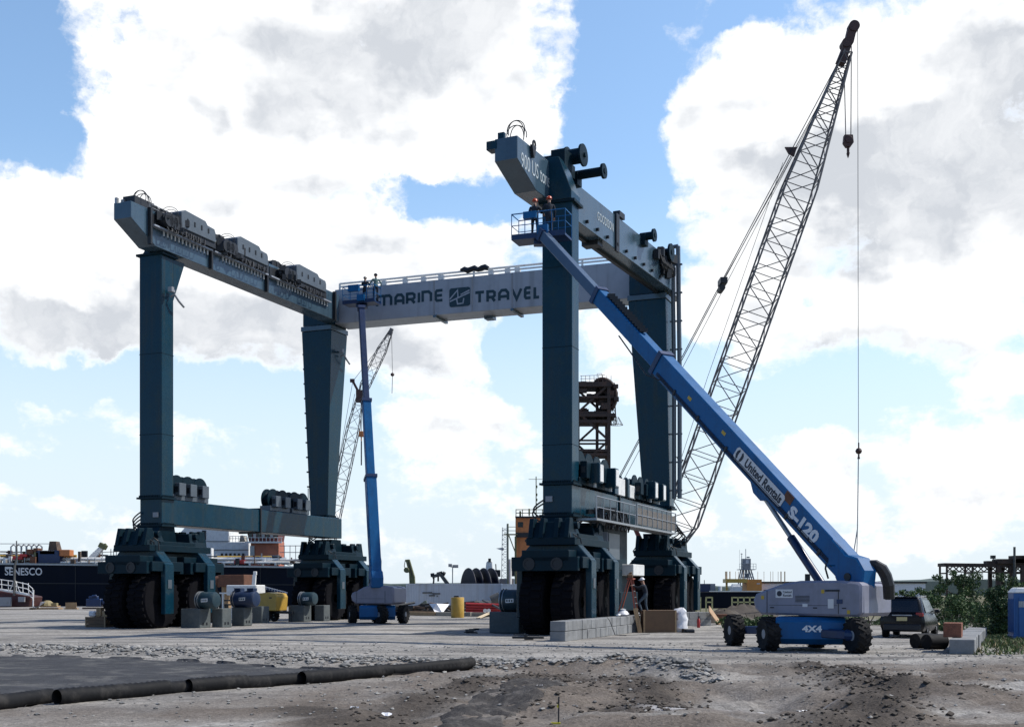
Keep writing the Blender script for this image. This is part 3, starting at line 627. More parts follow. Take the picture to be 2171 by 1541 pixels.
mb = MB(); rail(mb, Xp, .3, xL-1.0, -.15, ZX, .42, 2.4, .07)
for px in (813, 858, 897, 935, 1040, 1075, 1096): t = tX(px); bbox(mb, Xp, t-.16, t+.16, -.3, .0, ZX, ZX+.3)
mb.build('hand_rail', m_white, cross, world=False)
mb = MB(); t0, t1 = tX(975), tX(1034); mb.tube([Xp(t0+(t1-t0)*k/8, -.12, ZX+.5+.07*math.sin(k*2.1)) for k in range(9)], [.1,.17,.2,.18,.2,.16,.2,.2,.14], 7); mb.build('draped_sheet', m_dark, cross, world=False, smooth=True)
GL = {'M': (1.15, [[(0,0),(0,.8),(.12,1),(.5,1),(.58,.85),(.58,0)],[(.58,.85),(.68,1),(1.0,1),(1.15,.8),(1.15,0)]]), 'A': (.85, [[(0,0),(0,.72),(.22,1),(.63,1),(.85,.72),(.85,0)],[(0,.38),(.85,.38)]]),
 'R': (.85, [[(0,0),(0,1),(.62,1),(.82,.86),(.82,.56),(.64,.42),(0,.42)],[(.5,.42),(.85,0)]]), 'I': (0, [[(0,0),(0,1)]]), 'N': (.85, [[(0,0),(0,1),(.6,1),(.85,.78),(.85,0)]]),
 'E': (.75, [[(.75,1),(.14,1),(0,.86),(0,.14),(.14,0),(.75,0)],[(0,.5),(.7,.5)]]), 'T': (.95, [[(0,1),(.95,1)],[(.475,1),(.475,0)]]), 'V': (.9, [[(0,1),(.45,0),(.9,1)]]), 'L': (.7, [[(0,1),(0,0),(.7,0)]])}
def ribbon(mb, pts, t, f):
    n = len(pts); nr = []
    P2 = [V((p[0], p[1])) for p in pts]
    for i in range(n):
        ds = []
        if i: ds.append((P2[i]-P2[i-1]).normalized())
        if i < n-1: ds.append((P2[i+1]-P2[i]).normalized())
        d = sum(ds, V((0,0))).normalized(); m_ = V((-d.y, d.x)); k = 1/max(.5, m_.dot(V((-ds[0].y, ds[0].x)))); nr.append(m_*k*t/2)
    for i in range(n-1):
        q = [P2[i]-nr[i], P2[i+1]-nr[i+1], P2[i+1]+nr[i+1], P2[i]+nr[i]]
        mb.add([f(a.x, a.y) for a in q], [(0,1,2,3)])
def stroke_word(letters, H):
    mb = MB()
    for ch, px0, px1, py in letters:
        t0, t1 = tX(px0), tX(px1); tm = (t0+t1)/2; d = (HR @ Xp(tm,0,0)).y; zc = EYE + (YH-py)*d/F
        w, st = GL[ch]; th = .225*H; sx = ((t1-t0)-th)/w if w else 0
        for k, pl in enumerate(st): ribbon(mb, pl, th/ (H if 0 else 1), (lambda a, b: a)) if 0 else ribbon(mb, [(t0+th/2+p[0]*sx, zc-H/2+th/2+p[1]*(H-th)) for p in pl], th, lambda a, b, k=k: Xp(a, .012+.002*k, b))
    mb.build('lettering', m_letter, cross, world=False, fixn=False)
stroke_word([('M',797,832,638),('A',836,858,635.5),('R',860.5,882,633),('I',885.5,890.5,631),('N',893.5,916.5,629),('E',921,941,626.5)], .83)
stroke_word([('T',1005,1029,630.5),('R',1031,1052,628.5),('A',1056,1080,626),('V',1083,1108,623.5),('E',1110.5,1128,621),('L',1131,1146,619.5),('I',1151,1157,618),('T',1162,1180,616)], .83)
t0, t1 = tX(953), tX(997); d = 76.5; z0, z1 = EYE+(YH-648)*d/F, EYE+(YH-608)*d/F; w = t1-t0; h = z1-z0
mb = MB(); c = .12*w; mb.prism([Xp(t0+a*w, .03, z0+b*h) for a, b in ((.1,0),(.9,0),(.97,.03),(1,.1),(1,.9),(.97,.97),(.9,1),(.1,1),(.03,.97),(0,.9),(0,.1),(.03,.03))], xn*.03); lg = mb.build('emblem', m_letter, cross, world=False)
mb = MB()
for k, pl in enumerate(([(.02,.30),(.98,.70)], [(.02,.42),(.40,.88),(.42,.47)], [(.36,.40),(.40,.14),(.66,.16),(.70,.42)], [(.55,.62),(.98,.82)])):
    ribbon(mb, [(t0+a*w, z0+b*h) for a, b in pl], .06*w, lambda a, b, k=k: Xp(a, .034+.002*k, b))
mb.build('emblem_mark', m_beam, lg, world=False, fixn=False)
# ---- wheel units
def wheel_unit(x, y):
    mb = MB(); o = [(-1.78,.75),(-1.78,3.3),(-1.15,4.0),(1.15,4.0),(1.78,3.3),(1.78,.75),(1.5,.75),(1.5,3.05),(-1.5,3.05),(-1.5,.75)]
    for poly in ([o[i] for i in (0,1,8,9)], [o[i] for i in (1,2,3,4,7,8)], [o[i] for i in (4,5,6,7)]): mb.prism([(a,-.36,z) for a, z in poly], (0,.72,0))
    u = mb.build('wheel_unit', m_teal, hoist, world=False, bevel=.025); u.location = (x, y, 0)
    mb = MB(); mb.box((-.03,-1.35,3.14),(3.1,.3,.62)); mb.box((-.03,1.35,3.14),(3.1,.3,.62)); mb.box((0,0,3.5),(2.2,3.0,.5)); mb.box((-1.62,0,3.2),(.14,2.5,.5)); mb.box((1.6,0,3.2),(.14,2.5,.5)); mb.build('fender_box', m_teal2, u, world=False, bevel=.02)
    for a in (-.75, .55): mb = MB(); mb.lathe([(.28,0),(.28,.05),(.2,.05),(.2,.02)], (a,-1.5,3.14), (0,-1,0), 16); mb.build('access_plate', m_dark, u, world=False)
    mb = MB(); mb.box((1.795,0,2.3),(.02,.3,.45)); mb.build('name_plate', m_hood, u, world=False)
    for s in (-1, 1):
        mb = MB(); R0 = 1.45; prof = [(.62,-.5),(.75,-.56),(1.15,-.585),(1.34,-.56),(1.42,-.47),(R0,-.25),(R0,.25),(1.42,.47),(1.34,.56),(1.15,.585),(.75,.56),(.62,.5)]
        mb.lathe(prof, (s*.74,0,R0-.02), (1,0,0), 40)
        for j in range(26):      # tread lugs
            a = 2*math.pi*j/26
            for e in (-1, 1):
                c = V((s*.74+e*.27, math.cos(a+e*.05)*(R0+.01), R0-.02+math.sin(a+e*.05)*(R0+.01))); m = Matrix.Rotation(a, 3, 'X')
                mb.box(c, (.44,.09,.17), M=m @ Matrix.Rotation(e*.35, 3, 'Y') if 0 else m)
        ty = mb.build('tyre', m_bigtyre, u, world=False, smooth=True)
        mb = MB(); mb.lathe([(.7,s*.40),(.66,s*.46),(.60,s*.40),(.45,s*.28),(.3,s*.3),(.26,s*.5),(.05,s*.5)], (s*.74,0,R0-.02), (1,0,0), 24); mb.build('rim', m_dark, u, world=False, smooth=True)
    return u
corners = [(1.2, .5), (Cc.x+1.15, Cc.y+.5), (Bq.x-CA+1.2, Bq.y+.75), (Dq.x-CA+1.15, Dq.y+.75)]
u0 = wheel_unit(corners[0][0], corners[0][1]-1.8)
for i, (x, y) in enumerate(corners):
    for s in (-1, 1):
        if i or s > 0: dup(u0, (x, y+1.8*s, 0), None, None, hoist)
for i, (x, y) in enumerate(corners):
    cx_ = x - .45
    mb = MB(); mb.box((x, y, 4.16), (2.3, 5.2, .34)); mb.box((x, y, 4.42), (1.9, 3.0, .24))
    for s in (-1, 1):
        mb.hexa([(x-1.0,y+s*1.8-.75,4.3),(x+.95,y+s*1.8-.75,4.3),(x+.95,y+s*1.8+.75,4.3),(x-1.0,y+s*1.8+.75,4.3),(x-.8,y+s*1.7-.5,5.05),(x+.72,y+s*1.7-.5,5.05),(x+.72,y+s*1.7+.5,5.05),(x-.8,y+s*1.7+.5,5.05)])
        for q in (-.95, -.45, .25, .75): mb.prism([(x+q-.11,y+s*2.2-.45,4.3),(x+q-.11,y+s*2.2+.45,4.3),(x+q-.11,y+s*2.2+.2,5.2),(x+q-.11,y+s*2.2-.2,5.2)], (.22,0,0))
    mb.hexa([(cx_-.5,y-1.0,4.5),(cx_+.55,y-1.0,4.5),(cx_+.55,y+1.0,4.5),(cx_-.5,y+1.0,4.5),(cx_-.7,y-.55,5.4),(cx_+.7,y-.55,5.4),(cx_+.7,y+.6,5.4),(cx_-.7,y+.6,5.4)])
    mb.cyl((x-1.1,y-1.6,4.9),(x+1.0,y-1.6,4.9),.17); mb.cyl((x-1.1,y+1.6,4.9),(x+1.0,y+1.6,4.9),.17)
    yk = hp(mb, 'bogie_saddle', m_teal2, bevel=.02)
    mb = MB()
    for k in range(11):
        a = V((x-1.2+.22*k, y-2.35+.25*rnd.random(), 4.05)); r = .12+.2*rnd.random()
        mb.tube([a, a+V((-.1,-.05,r)), a+V((.05,.1,r*2.1)), a+V((.25,.2,r*1.6)), a+V((.3,.2,0))], .035, 5)
    mb.build('hose_bundle', m_hose, yk, world=False, smooth=True); mb = MB()
    side = -1 if i in (0, 1, 2) else 1
    for k in range(5 if i != 1 else 2):
        q = V((corners[i][0]-1.05 + (0 if side < 0 else 1.6), y-.6+.15*k, 6.15-.12*k)); mb.tube([q+V((side*(.5+.1*k)*math.sin(math.pi*j/9), 0, -.9*j/9*(1+.1*k))) for j in range(10)], .04, 5)
    mb.build('hose_arc', m_hose, yk, world=False, smooth=True)
# ---- winches on the sills
def winch(x, y, r=.66, w=.5, big=False):
    z = ZS1 + r + .12
    mb = MB(); mb.lathe([(r,-w/2),(r,-w/2+.07),(r*.66,-w/2+.08),(r*.66,w/2-.08),(r,w/2-.07),(r,w/2)], (x,y,z), (1,0,0), 28)
    for j in range(5): mb.lathe([(r*.68,-.015),(r*.7,0),(r*.68,.015)], (x-w*.35+w*.17*j,y,z), (1,0,0), 24)
    d = hp(mb, 'winch', m_teal2, smooth=True)
    mb = MB(); mb.box((x,y,ZS1+.2),(w+.3,r*1.7,.32)); mb.box((x+w/2+.25,y-.05,z-.15),(.34,r*.9,r*1.05)); mb.build('motor_box', m_hood if not big else m_teal2, d, world=False, bevel=.02)
    mb = MB(); mb.box((x+w/2+.25, y-.05-r*.45-.01, z-.15),(.2,.03,.3)); mb.build('dark_hatch', m_dark, d, world=False)
    return d
for y in (2.3, 3.3, 4.4): winch(.45, y)
for y in (11.9, 13.0, 14.4, 15.4): winch(.45, y)
for y in (1.5, 2.8, 4.1, 5.4): winch(Cc.x+.95, Cc.y+y, .76, .9, True)
for y in (10.8, 12.0, 13.3, 14.6): winch(Cc.x+1.0, Cc.y+y, .62, .9, True)
for y in (2.1, 4.7, 12.4, 14.2):
    mb = MB(); mb.box((Cc.x+1.95, Cc.y+y, ZS1+.62), (.55,.6,.95)); k = hp(mb, 'control_cabinet', m_teal, bevel=.02)
    mb = MB(); mb.box((Cc.x+2.24, Cc.y+y, ZS1+.62), (.03,.5,.8)); mb.box((Cc.x+1.9, Cc.y+y, ZS1+.06), (.1,.1,.2)); mb.build('cabinet_door', m_white, k, world=False)
for y, l, z, mat in ((6.9,.5,1.1,m_teal),(7.9,1.2,.9,m_white),(9.2,.35,1.0,m_teal),(10.0,1.1,.7,m_white)):
    mb = MB(); mb.box((Cc.x+.9, Cc.y+y, ZS1+z/2), (1.3, l, z)); hp(mb, 'equipment_box', mat, bevel=.03)
# walkway along the right sill
SRx = Cc.x+CA; Sp = lambda t, o, z: V((SRx+o, Cc.y+t, z))
mb = MB(); mb.box((SRx+.5, Cc.y+8.3, ZS0-.18), (1.0, 15.4, .1)); wk = hp(mb, 'walkway', m_steel)
mb = MB(); rail(mb, Sp, .6, 7.3, .98, ZS0-.12, 1.0, 1.1, .03); rail(mb, Sp, 7.6, 16.0, .98, ZS0-.12, 1.1, .95, .035); mb.build('hand_rail', m_steel, wk, world=False)
mb = MB(); mb.box((SRx+.95, Cc.y+11.8, ZS0+.38), (.03, 8.3, .85)); mb.build('mesh_panel', M('brown_mesh', (.12,.11,.10), .8, var=.4, ns=12), wk, world=False)
mb = MB()
for k in range(26): mb.box((SRx+.3+.5*rnd.random(), Cc.y+.8+6.4*rnd.random(), ZS0-.05+.5*rnd.random()), (.25,.5,.2), rz=rnd.random())
for k in range(14):
    q = V((SRx+.6+.3*rnd.random(), Cc.y+.5+7*rnd.random(), ZS0+.4)); mb.tube([q, q+V((.1,.1,-.5)), q+V((0,.35,-.9)), q+V((0,.7,-.6))], .04, 5)
mb.build('cable_run', m_dark, wk, world=False)
# power house hung under the right sill
mb = MB(); mb.box((Cc.x+.75, Cc.y+6.5, 3.15), (1.5, 3.3, 4.4)); mb.box((Cc.x+.75, Cc.y+9.0, 3.5), (1.2, 1.2, 3.6)); mb.box((Cc.x+.8, Cc.y+9.3, 1.4), (1.5, 3.4, 1.0)); pw = hp(mb, 'power_house', m_teal2, bevel=.03)
mb = MB(); mb.box((Cc.x+1.62, Cc.y+6.2, 4.1), (.05, 1.9, 1.5)); mb.build('side_panel', m_hood, pw, world=False)
mb = MB(); mb.box((Cc.x+1.4, Cc.y+9.6, 3.05), (1.2, 2.2, .6)); hp(mb, 'tank_box', m_white, bevel=.03)
mb = MB(); mb.box((Cc.x+1.15, Cc.y+4.66, 4.25), (1.25,.05,1.25)); hp(mb, 'front_panel', M('panel_grey', (.26,.28,.31), .45, var=.06), bevel=.02)
# conduit on the right rear column
mb = MB()
for o, r in ((.28, .13), (.62, .14)):
    x = Dq.x + .1 + o; mb.tube([(x, Dq.y+.6, ZS1+.6), (x, Dq.y+.6, 15), (x-.1, Dq.y+.6, ZB1+.9-.3*(o<.5))], r, 8)
mb.tube([(Dq.x+.28, Dq.y+.6, ZB1+.6), (Dq.x+.3, Dq.y+.6, ZB1+.9), (Dq.x+.62, Dq.y+.6, ZB1+.9)], .14, 8)
for k in range(9): mb.box((Dq.x+.5, Dq.y+.6, 8+1.7*k), (.75,.16,.08))
hp(mb, 'conduit', m_hood, smooth=True)
for (x, y, z) in ((CA+.12, .6, 18.0), (Bq.x+.05, Bq.y+1.2, 18.2)):
    mb = MB(); mb.box((x+.1,y,z),(.2,.25,.12)); mb.tube([(x,y,z-.3),(x+.25,y,z-.2),(x+.3,y+.3,z-.5),(x+.25,y+.8,z-.7)], .06, 6); mb.box((x+.25,y-.3,z),(.25,.2,.25)); hp(mb, 'flood_lamp', m_grey)
mb = MB(); mb.tube([(Bq.x-1.9,Bq.y+.2,ZS1+1+k*1.0) for k in range(2)], .03, 5)
for k in range(11): mb.box((Bq.x-1.82-.04*k, Bq.y+.15, 8+k), (.14,.1,.1))
hp(mb, 'bracket_row', m_dark)
# ---------------------------------------------------------------- people
def skinned(verts, edges, radii, root, sub=1):
    me = bpy.data.meshes.new('body'); me.from_pydata([tuple(v) for v in verts], edges, []); o = bpy.data.objects.new('body', me); COL.objects.link(o)
    o.modifiers.new('skin', 'SKIN'); s = o.modifiers.new('sub', 'SUBSURF'); s.levels = sub; s.render_levels = sub
    for i, r in enumerate(radii):
        sv = me.skin_vertices[0].data[i]; sv.radius = (r, r) if not isinstance(r, tuple) else r; sv.use_root = (i == root)
    dg = bpy.context.evaluated_depsgraph_get(); dg.update(); out = bpy.data.meshes.new_from_object(o.evaluated_get(dg))
    bpy.data.objects.remove(o); bpy.data.meshes.remove(me); return out
def person(label, loc, rz, pose, mats, hat=None, group=None, s=1.0):
    """pose: joints in metres, person facing -y; mats: top, trousers, boots, skin"""
    J = dict(pel=(0,0,.95), waist=(0,0,1.08), chest=(0,-.01,1.3), neck=(0,0,1.48), head0=(0,-.015,1.57), head1=(0,-.02,1.67),
             shL=(.19,0,1.42), elL=(.26,.02,1.15), wrL=(.27,-.12,.93), shR=(-.19,0,1.42), elR=(-.26,.02,1.15), wrR=(-.27,-.12,.93),
             hpL=(.1,0,.92), knL=(.11,-.03,.5), anL=(.12,.03,.09), toL=(.13,-.17,.04), hpR=(-.1,0,.92), knR=(-.11,-.03,.5), anR=(-.12,.03,.09), toR=(-.13,-.17,.04))
    J.update(pose); rad = dict(pel=(.15,.115), waist=(.145,.105), chest=(.17,.115), neck=.062, head0=(.075,.085), head1=(.08,.095), sh=.075, el=.05, wr=.033, hp=.095, kn=.062, an=.048, to=.04)
    names = list(J); vs = [V(J[n]) for n in names]; R_ = [rad.get(n, rad.get(n[:2])) for n in names]; ix = {n: i for i, n in enumerate(names)}
    E_ = [('pel','waist'),('waist','chest'),('chest','neck'),('neck','head0'),('head0','head1'),('chest','shL'),('shL','elL'),('elL','wrL'),('chest','shR'),('shR','elR'),('elR','wrR'),
          ('pel','hpL'),('hpL','knL'),('knL','anL'),('anL','toL'),('pel','hpR'),('hpR','knR'),('knR','anR'),('anR','toR')]
    lab = {'neck':3,'head0':3,'head1':3}; kind = []
    for a, b in E_: kind.append(3 if b in ('head0','head1') else 1 if b[:2] in ('hp','kn') else 2 if b[:2] == 'to' else 1 if b[:2] == 'an' else 0)
    edges = [(ix[a], ix[b]) for a, b in E_]
    for sd in 'LR':       # hands: palm and five bent fingers
        w = V(J['wr'+sd]); d = (w - V(J['el'+sd])).normalized(); side = d.cross(V((0,0,1)))
        side = side.normalized() if side.length > .1 else V((1,0,0)); bend = side.cross(d).normalized() * (-1)
        p = w + d*.085; i0 = len(vs); vs.append(p); R_.append((.036,.02)); edges.append((ix['wr'+sd], i0)); kind.append(3)
        for k, (o, l) in enumerate(((-.032,.07),(-.011,.083),(.011,.078),(.032,.06))):
            q1 = p + d*l*.55 + side*o + bend*.012; q2 = q1 + d*l*.4 + bend*.03
            n = len(vs); vs += [q1, q2]; R_ += [.009, .008]; edges += [(i0, n), (n, n+1)]; kind += [3, 3]
        n = len(vs); q1 = w + d*.05 + side*(-.045); vs += [q1, q1 + d*.045 + side*(-.012) + bend*.015]; R_ += [.011, .009]; edges += [(i0, n), (n, n+1)]; kind += [3, 3]
    me = skinned(vs, edges, R_, ix['pel'], 1)
    for m in mats: me.materials.append(m)
    segs = [(vs[a], vs[b]) for a, b in edges]
    for f in me.polygons:
        c = f.center; best = 9; bi = 0
        for (a, b), k in zip(segs, kind):
            ab = b - a; t = min(1, max(0, (c-a).dot(ab)/max(ab.length_squared, 1e-9))); dd = (c - a - ab*t).length
            if dd < best: best, bi = dd, k
        f.material_index = bi; f.use_smooth = True
    t = bpy.data.objects.new('person', me); COL.objects.link(t); t.location = loc; t.rotation_euler = (0,0,rz); t.scale = (s,s,s)
    WM[t.name] = Matrix.Translation(V(loc)) @ Matrix.Rotation(rz, 4, 'Z') @ Matrix.Scale(s, 4); tag(t, label, 'person', group)
    h = V(J['head1']); u = (h - V(J['head0'])).normalized()
    mb = MB()
    for sx in (-1, 1): mb.lathe([(.004,-.006),(.011,0),(.004,.006)], h+V((sx*.032,-.085,.005)), (0,-1,0), 8)
    mb.hexa([h+V(q) for q in ((-.016,-.08,-.045),(.016,-.08,-.045),(.01,-.08,0),(-.01,-.08,0),(-.014,-.115,-.04),(.014,-.115,-.04),(.005,-.095,0),(-.005,-.095,0))]); mb.box(h+V((0,-.088,-.068)), (.05,.012,.01))
    for sx in (-1, 1): mb.lathe([(.018,-.012),(.03,0),(.014,.012)], h+V((sx*.085,.005,-.02)), (sx,0,0), 8)
    f = mb.build('face', mats[3], t, world=False, smooth=True)
    mb = MB()
    if hat:
        mb.lathe([(.118,.0),(.128,.008),(.122,.02),(.118,.05),(.1,.09),(.06,.122),(.02,.132)], h+u*.0+V((0,0,.015)), u, 18); mb.box(h+V((0,-.135,.022)), (.16,.09,.012)); mb.build('hard_hat', hat, t, world=False, smooth=True)
    else:
        mb.lathe([(.09,-.03),(.1,.02),(.09,.07),(.05,.105),(.01,.115)], h+V((0,.02,0)), u, 14); mb.build('hair', m_dark, t, world=False, smooth=True)
    return t
m_navy = M('navy_cloth', (.012,.018,.03), .9, var=.2, ns=8, bump=.2); m_jean = M('faded_denim', (.06,.085,.11), .9, var=.2, ns=8, bump=.2); m_boot = M('work_boot', (.03,.022,.016), .7)
m_shirt = M('pale_green_shirt', (.10,.17,.17), .9, var=.15, ns=8, bump=.2); m_hatw = M('white_hard_hat', (.72,.72,.74), .35, var=.03); m_hato = M('orange_hard_hat', (.5,.06,.02), .4, var=.05); m_hatt = M('tan_hard_hat', (.45,.4,.33), .4, var=.05)
# ---------------------------------------------------------------- boom lifts
def wheel(mbs, c, axis, Rr, W, lugs=16):
    ty, rim = mbs; c = V(c); ax = V(axis).normalized(); h = W/2
    ty.lathe([(Rr*.52,-h*.8),(Rr*.7,-h*1.02),(Rr*.88,-h),(Rr*.95,-h*.8),(Rr*.955,0),(Rr*.95,h*.8),(Rr*.88,h),(Rr*.7,h*1.02),(Rr*.52,h*.8)], c, ax, 28)
    a = V((0,0,1)); b = ax.cross(a).normalized(); a = b.cross(ax)
    for k in range(lugs):
        for s in (-1, 1):
            t = 2*math.pi*(k + (.25 if s > 0 else -.25))/lugs; n = a*math.cos(t) + b*math.sin(t); tg = -a*math.sin(t) + b*math.cos(t); q = c + n*Rr*.965
            p0 = q + ax*s*h*1.0 + tg*.05*Rr; p1 = q + ax*s*h*.08 - tg*.18*Rr; ty.beam(p0, p1, .13*Rr, .09*Rr, up=n)
    rim.lathe([(Rr*.55,-h*.7),(Rr*.52,-h*.78),(Rr*.45,-h*.5),(Rr*.3,-h*.35),(Rr*.28,-h*.8),(.02,-h*.85)], c, ax, 24)
    rim.lathe([(Rr*.55,h*.7),(Rr*.52,h*.78),(Rr*.45,h*.5),(Rr*.3,h*.35),(Rr*.28,h*.8),(.02,h*.85)], c, ax, 24)
def add_wheel(root, c, axis, Rr, W, rimmat):
    a, b = MB(), MB(); wheel((a, b), c, axis, Rr, W); w = a.build('wheel', m_rubber, root, smooth=True); b.build('rim', rimmat, w, smooth=True); return w
def extr(mb, prof, o, e, n, w, mi=0):        # prof (along e, z); extruded both ways along n
    o, e, n = V(o), V(e).normalized(), V(n).normalized(); mb.prism([o + e*a + V((0,0,z)) - n*w/2 for a, z in prof], n*w, mi)
def boom_lift(label, base, wheels, waxes, chassis_front, tt, e, cover, P0, P1, secs, basket, blue, Rr, detail):
    root = thing('boom_lift', label, 'boom lift', base, 0, 'blue boom lifts')
    for c, a in zip(wheels, waxes): add_wheel(root, (c[0], c[1], Rr), a, Rr, Rr*.8, m_grey)
    bx, by = base[0], base[1]; f = V(chassis_front).normalized(); g = V((-f.y, f.x, 0)); B = V((bx, by, 0))
    mb = MB(); k = Rr/.56
    pr = [(-1.9,.42),(-1.75,.24),(1.6,.24),(1.92,.42),(1.95,1.0),(1.7,1.12),(-1.7,1.12),(-1.95,.8)]
    mb.prism([B + f*a*k*.72 - g*1.1*k + V((0,0,z*k)) for a, z in pr], g*2.2*k)
    ch = mb.build('chassis', blue, root, bevel=.04)
    for c in wheels:
        mb = MB(); w = V((c[0], c[1], Rr)); h = (B + f*(1.0 if (V((c[0],c[1],0))-B).dot(f) > 0 else -1.0)*k + V((0,0,.62*k))); mb.beam(h, w, .3*k, .26*k); mb.cyl(h+V((0,0,.12)), w + (h-w)*.15 + V((0,0,.1)), .05*k, n=8)
        mb.cyl(w-(w-h).normalized()*.02, w+(h-w).normalized()*.35, .2*k, n=12)
        mb.build('axle_arm', m_bluedk, root, bevel=.02)
    e = V(e).normalized(); n = V((e.y, -e.x, 0));  n = n if n.y < 0 else -n
    T = V((tt[0], tt[1], 0)); L, W, z0, z1 = cover
    mb = MB(); mb.cyl((T.x,T.y,.95*k),(T.x,T.y,z0+.06),.75*k,n=28); mb.build('turntable', m_dark, root, smooth=True)
    z = lambda q: z0 + (z1-z0)*q
    mb = MB(); pr = [(-L/2,z(.12)),(-L/2+.12,z(0)),(L/2-.3,z(.03)),(L/2-.06,z(.2)),(L/2,z(.45)),(L/2-.1,z(.62)),(L/2-.4,z(.72)),(L*.2,z(.93)),(L*.05,z(1)),(-L*.3,z(1)),(-L/2+.1,z(.95)),(-L/2,z(.86))]
    mb.prism([T + e*a + n*W/2 + V((0,0,zz)) for a, zz in pr], -n*W*.36); mb.prism([T + e*a - n*W/2 + V((0,0,zz)) for a, zz in pr], n*W*.3)
    cov = mb.build('machine_cover', m_cover, root, bevel=.07, smooth=True)
    mb = MB(); q = lambda a, o, zz: T + e*a + n*o + V((0,0,zz))
    mb.hexa([q(-L/2-.02,-W/2+.1,z0+.04), q(-L/2+.6,-W/2+.1,z0+.04), q(-L/2+.6,W/2-.1,z0+.04), q(-L/2-.02,W/2-.1,z0+.04), q(-L/2,-W/2+.1,z1-.1), q(-L/2+.6,-W/2+.1,z1-.1), q(-L/2+.6,W/2-.1,z1-.1), q(-L/2,W/2-.1,z1-.1)])
    mb.box(T+V((0,0,z0+.2)), (L*.55, W*.3, .35), rz=math.atan2(e.y, e.x)); mb.build('counterweight', m_cover, root, bevel=.08)
    mb = MB()
    for a in (L*.36, -L*.30): mb.hexa([q(a-.012,W/2,z(.08)),q(a+.012,W/2,z(.08)),q(a+.012,W/2+.006,z(.08)),q(a-.012,W/2+.006,z(.08)),q(a-.012,W/2,z(.72)),q(a+.012,W/2,z(.72)),q(a+.012,W/2+.006,z(.72)),q(a-.012,W/2+.006,z(.72))])
    mb.hexa([q(-L*.29,W/2,z(.3)),q(L*.34,W/2,z(.3)),q(L*.34,W/2+.005,z(.3)),q(-L*.29,W/2+.005,z(.3)),q(-L*.29,W/2,z(.31)),q(L*.34,W/2,z(.31)),q(L*.34,W/2+.005,z(.31)),q(-L*.29,W/2+.005,z(.31))]); mb.build('panel_seam', m_dark, cov)
    # boom
    P0, P1 = V(P0), V(P1); d = (P1-P0).normalized(); up = V((0,0,1)) - d*d.z; up.normalize(); sd = d.cross(up)
    sd = sd if sd.y < 0 else -sd
    Lb = (P1-P0).length; BP = lambda t, s, u: P0 + d*(t*Lb) + sd*s + up*u
    for i, (t0, t1, w, h) in enumerate(secs):
        mb = MB(); mb.beam(BP(t0,0,0), BP(t1,0,0), w, h, up=up)
        b = mb.build('boom_section', blue if i < 2 else m_bluedk if not detail else M('boom_tip_paint',(.035,.075,.14),.4,var=.15,ns=2), root, bevel=.03)
        mb = MB(); mb.beam(BP(t1-.008,0,0), BP(t1+.002,0,0), w+.1, h+.1, up=up); mb.build('boom_collar', m_bluedk, b)
    w0, h0 = secs[0][2], secs[0][3]
    # shoulder, lift cylinder, hose track
    mb = MB(); q2 = lambda a, u: P0 + V((d.x,d.y,0)).normalized()*a + V((0,0,u))
    hh = V((d.x,d.y,0)).normalized(); dz = d.z; dh = (d - V((0,0,dz))).length
    pr = [(-.55,-.5),(.35,-.5),(.55,-.1),(.55*1,.25),(.9*dh+.2,.9*dz-.35),(1.3*dh-.5*dz*h0,1.3*dz+.5*dh*h0),(.1,.62),(-.35,.5),(-.62,.1)]
    mb.prism([q2(a,u)+sd*w0*.58 for a, u in pr], -sd*w0*1.16); mb.build('shoulder', blue, root, bevel=.05)
    mb = MB(); mb.cyl(P0+sd*w0*.55+V((0,0,-.1)), P0+sd*(w0*.55+.06)+V((0,0,-.1)), .13, n=16); mb.build('pivot_pin', m_dark, root)
    c1 = BP(.215 if detail else .12,0,-h0*.62); c0 = q2(1.25 if detail else .75,-.35)-V((0,0,.1)); cm = c0 + (c1-c0)*.52
    mb = MB(); mb.cyl(c0,cm,.15*k,n=14); mb.build('lift_cylinder', m_bluedk, root, smooth=True)
    mb = MB(); mb.cyl(cm,c1,.085*k,n=12); mb.build('cylinder_rod', m_steel, root, smooth=True)
    mb = MB(); tb = .19 if detail else .1; mb.hexa([BP(tb,-.2,-h0*.45),BP(tb+.055,-.2,-h0*.45),BP(tb+.055,.2,-h0*.45),BP(tb,.2,-h0*.45),BP(tb+.015,-.16,-h0*.8),BP(tb+.035,-.16,-h0*.8),BP(tb+.035,.16,-h0*.8),BP(tb+.015,.16,-h0*.8)]); mb.build('cylinder_lug', blue, root)
    if detail:
        mb = MB(); pts = [P(1838,1196,37.9),P(1856,1197,37.8),P(1870,1206,37.7),P(1878,1220,37.7),P(1884,1240,37.7),P(1885,1268,37.8)]
        mb.tube([pts[0]+(b-pts[0])*0 if 0 else b for b in pts], [.14,.17,.19,.19,.19,.18], 8)
        mb.build('hose_track', m_hose, root)
        mb = MB(); mb.tube([BP(.5,w0*.45,-h0*.3),BP(.55,w0*.5,-h0*.75),BP(.66,w0*.4,-h0*.5)],.03,5)
        for k_ in range(14): a = BP(.62+.009*k_,.0,secs[1][3]*.5+.1); mb.box(a,(.32,.16,.14))
        mb.build('hose_carrier', m_dark, root)
        mb = MB(); mb.tube([P(1756,1226,38.6),P(1750,1205,38.6),P(1752,1192,38.6)],.03,6); mb.box(P(1712,1226,38.8),(.14,.14,.3)); mb.build('hose', m_hose, root)
    # basket
    c, rz, bw, bd, rh = basket; Mb = Matrix.Translation(V(c)) @ Matrix.Rotation(rz, 4, 'Z')
    mb = MB(); mb.box((0,0,.05),(bw,bd,.1)); mb.box((0,-bd/2-.02,.12),(bw,.03,.24)); mb.box((0,bd/2+.02,.12),(bw,.03,.24)); mb.xf(Mb); bk = mb.build('basket', m_bluedk, root)
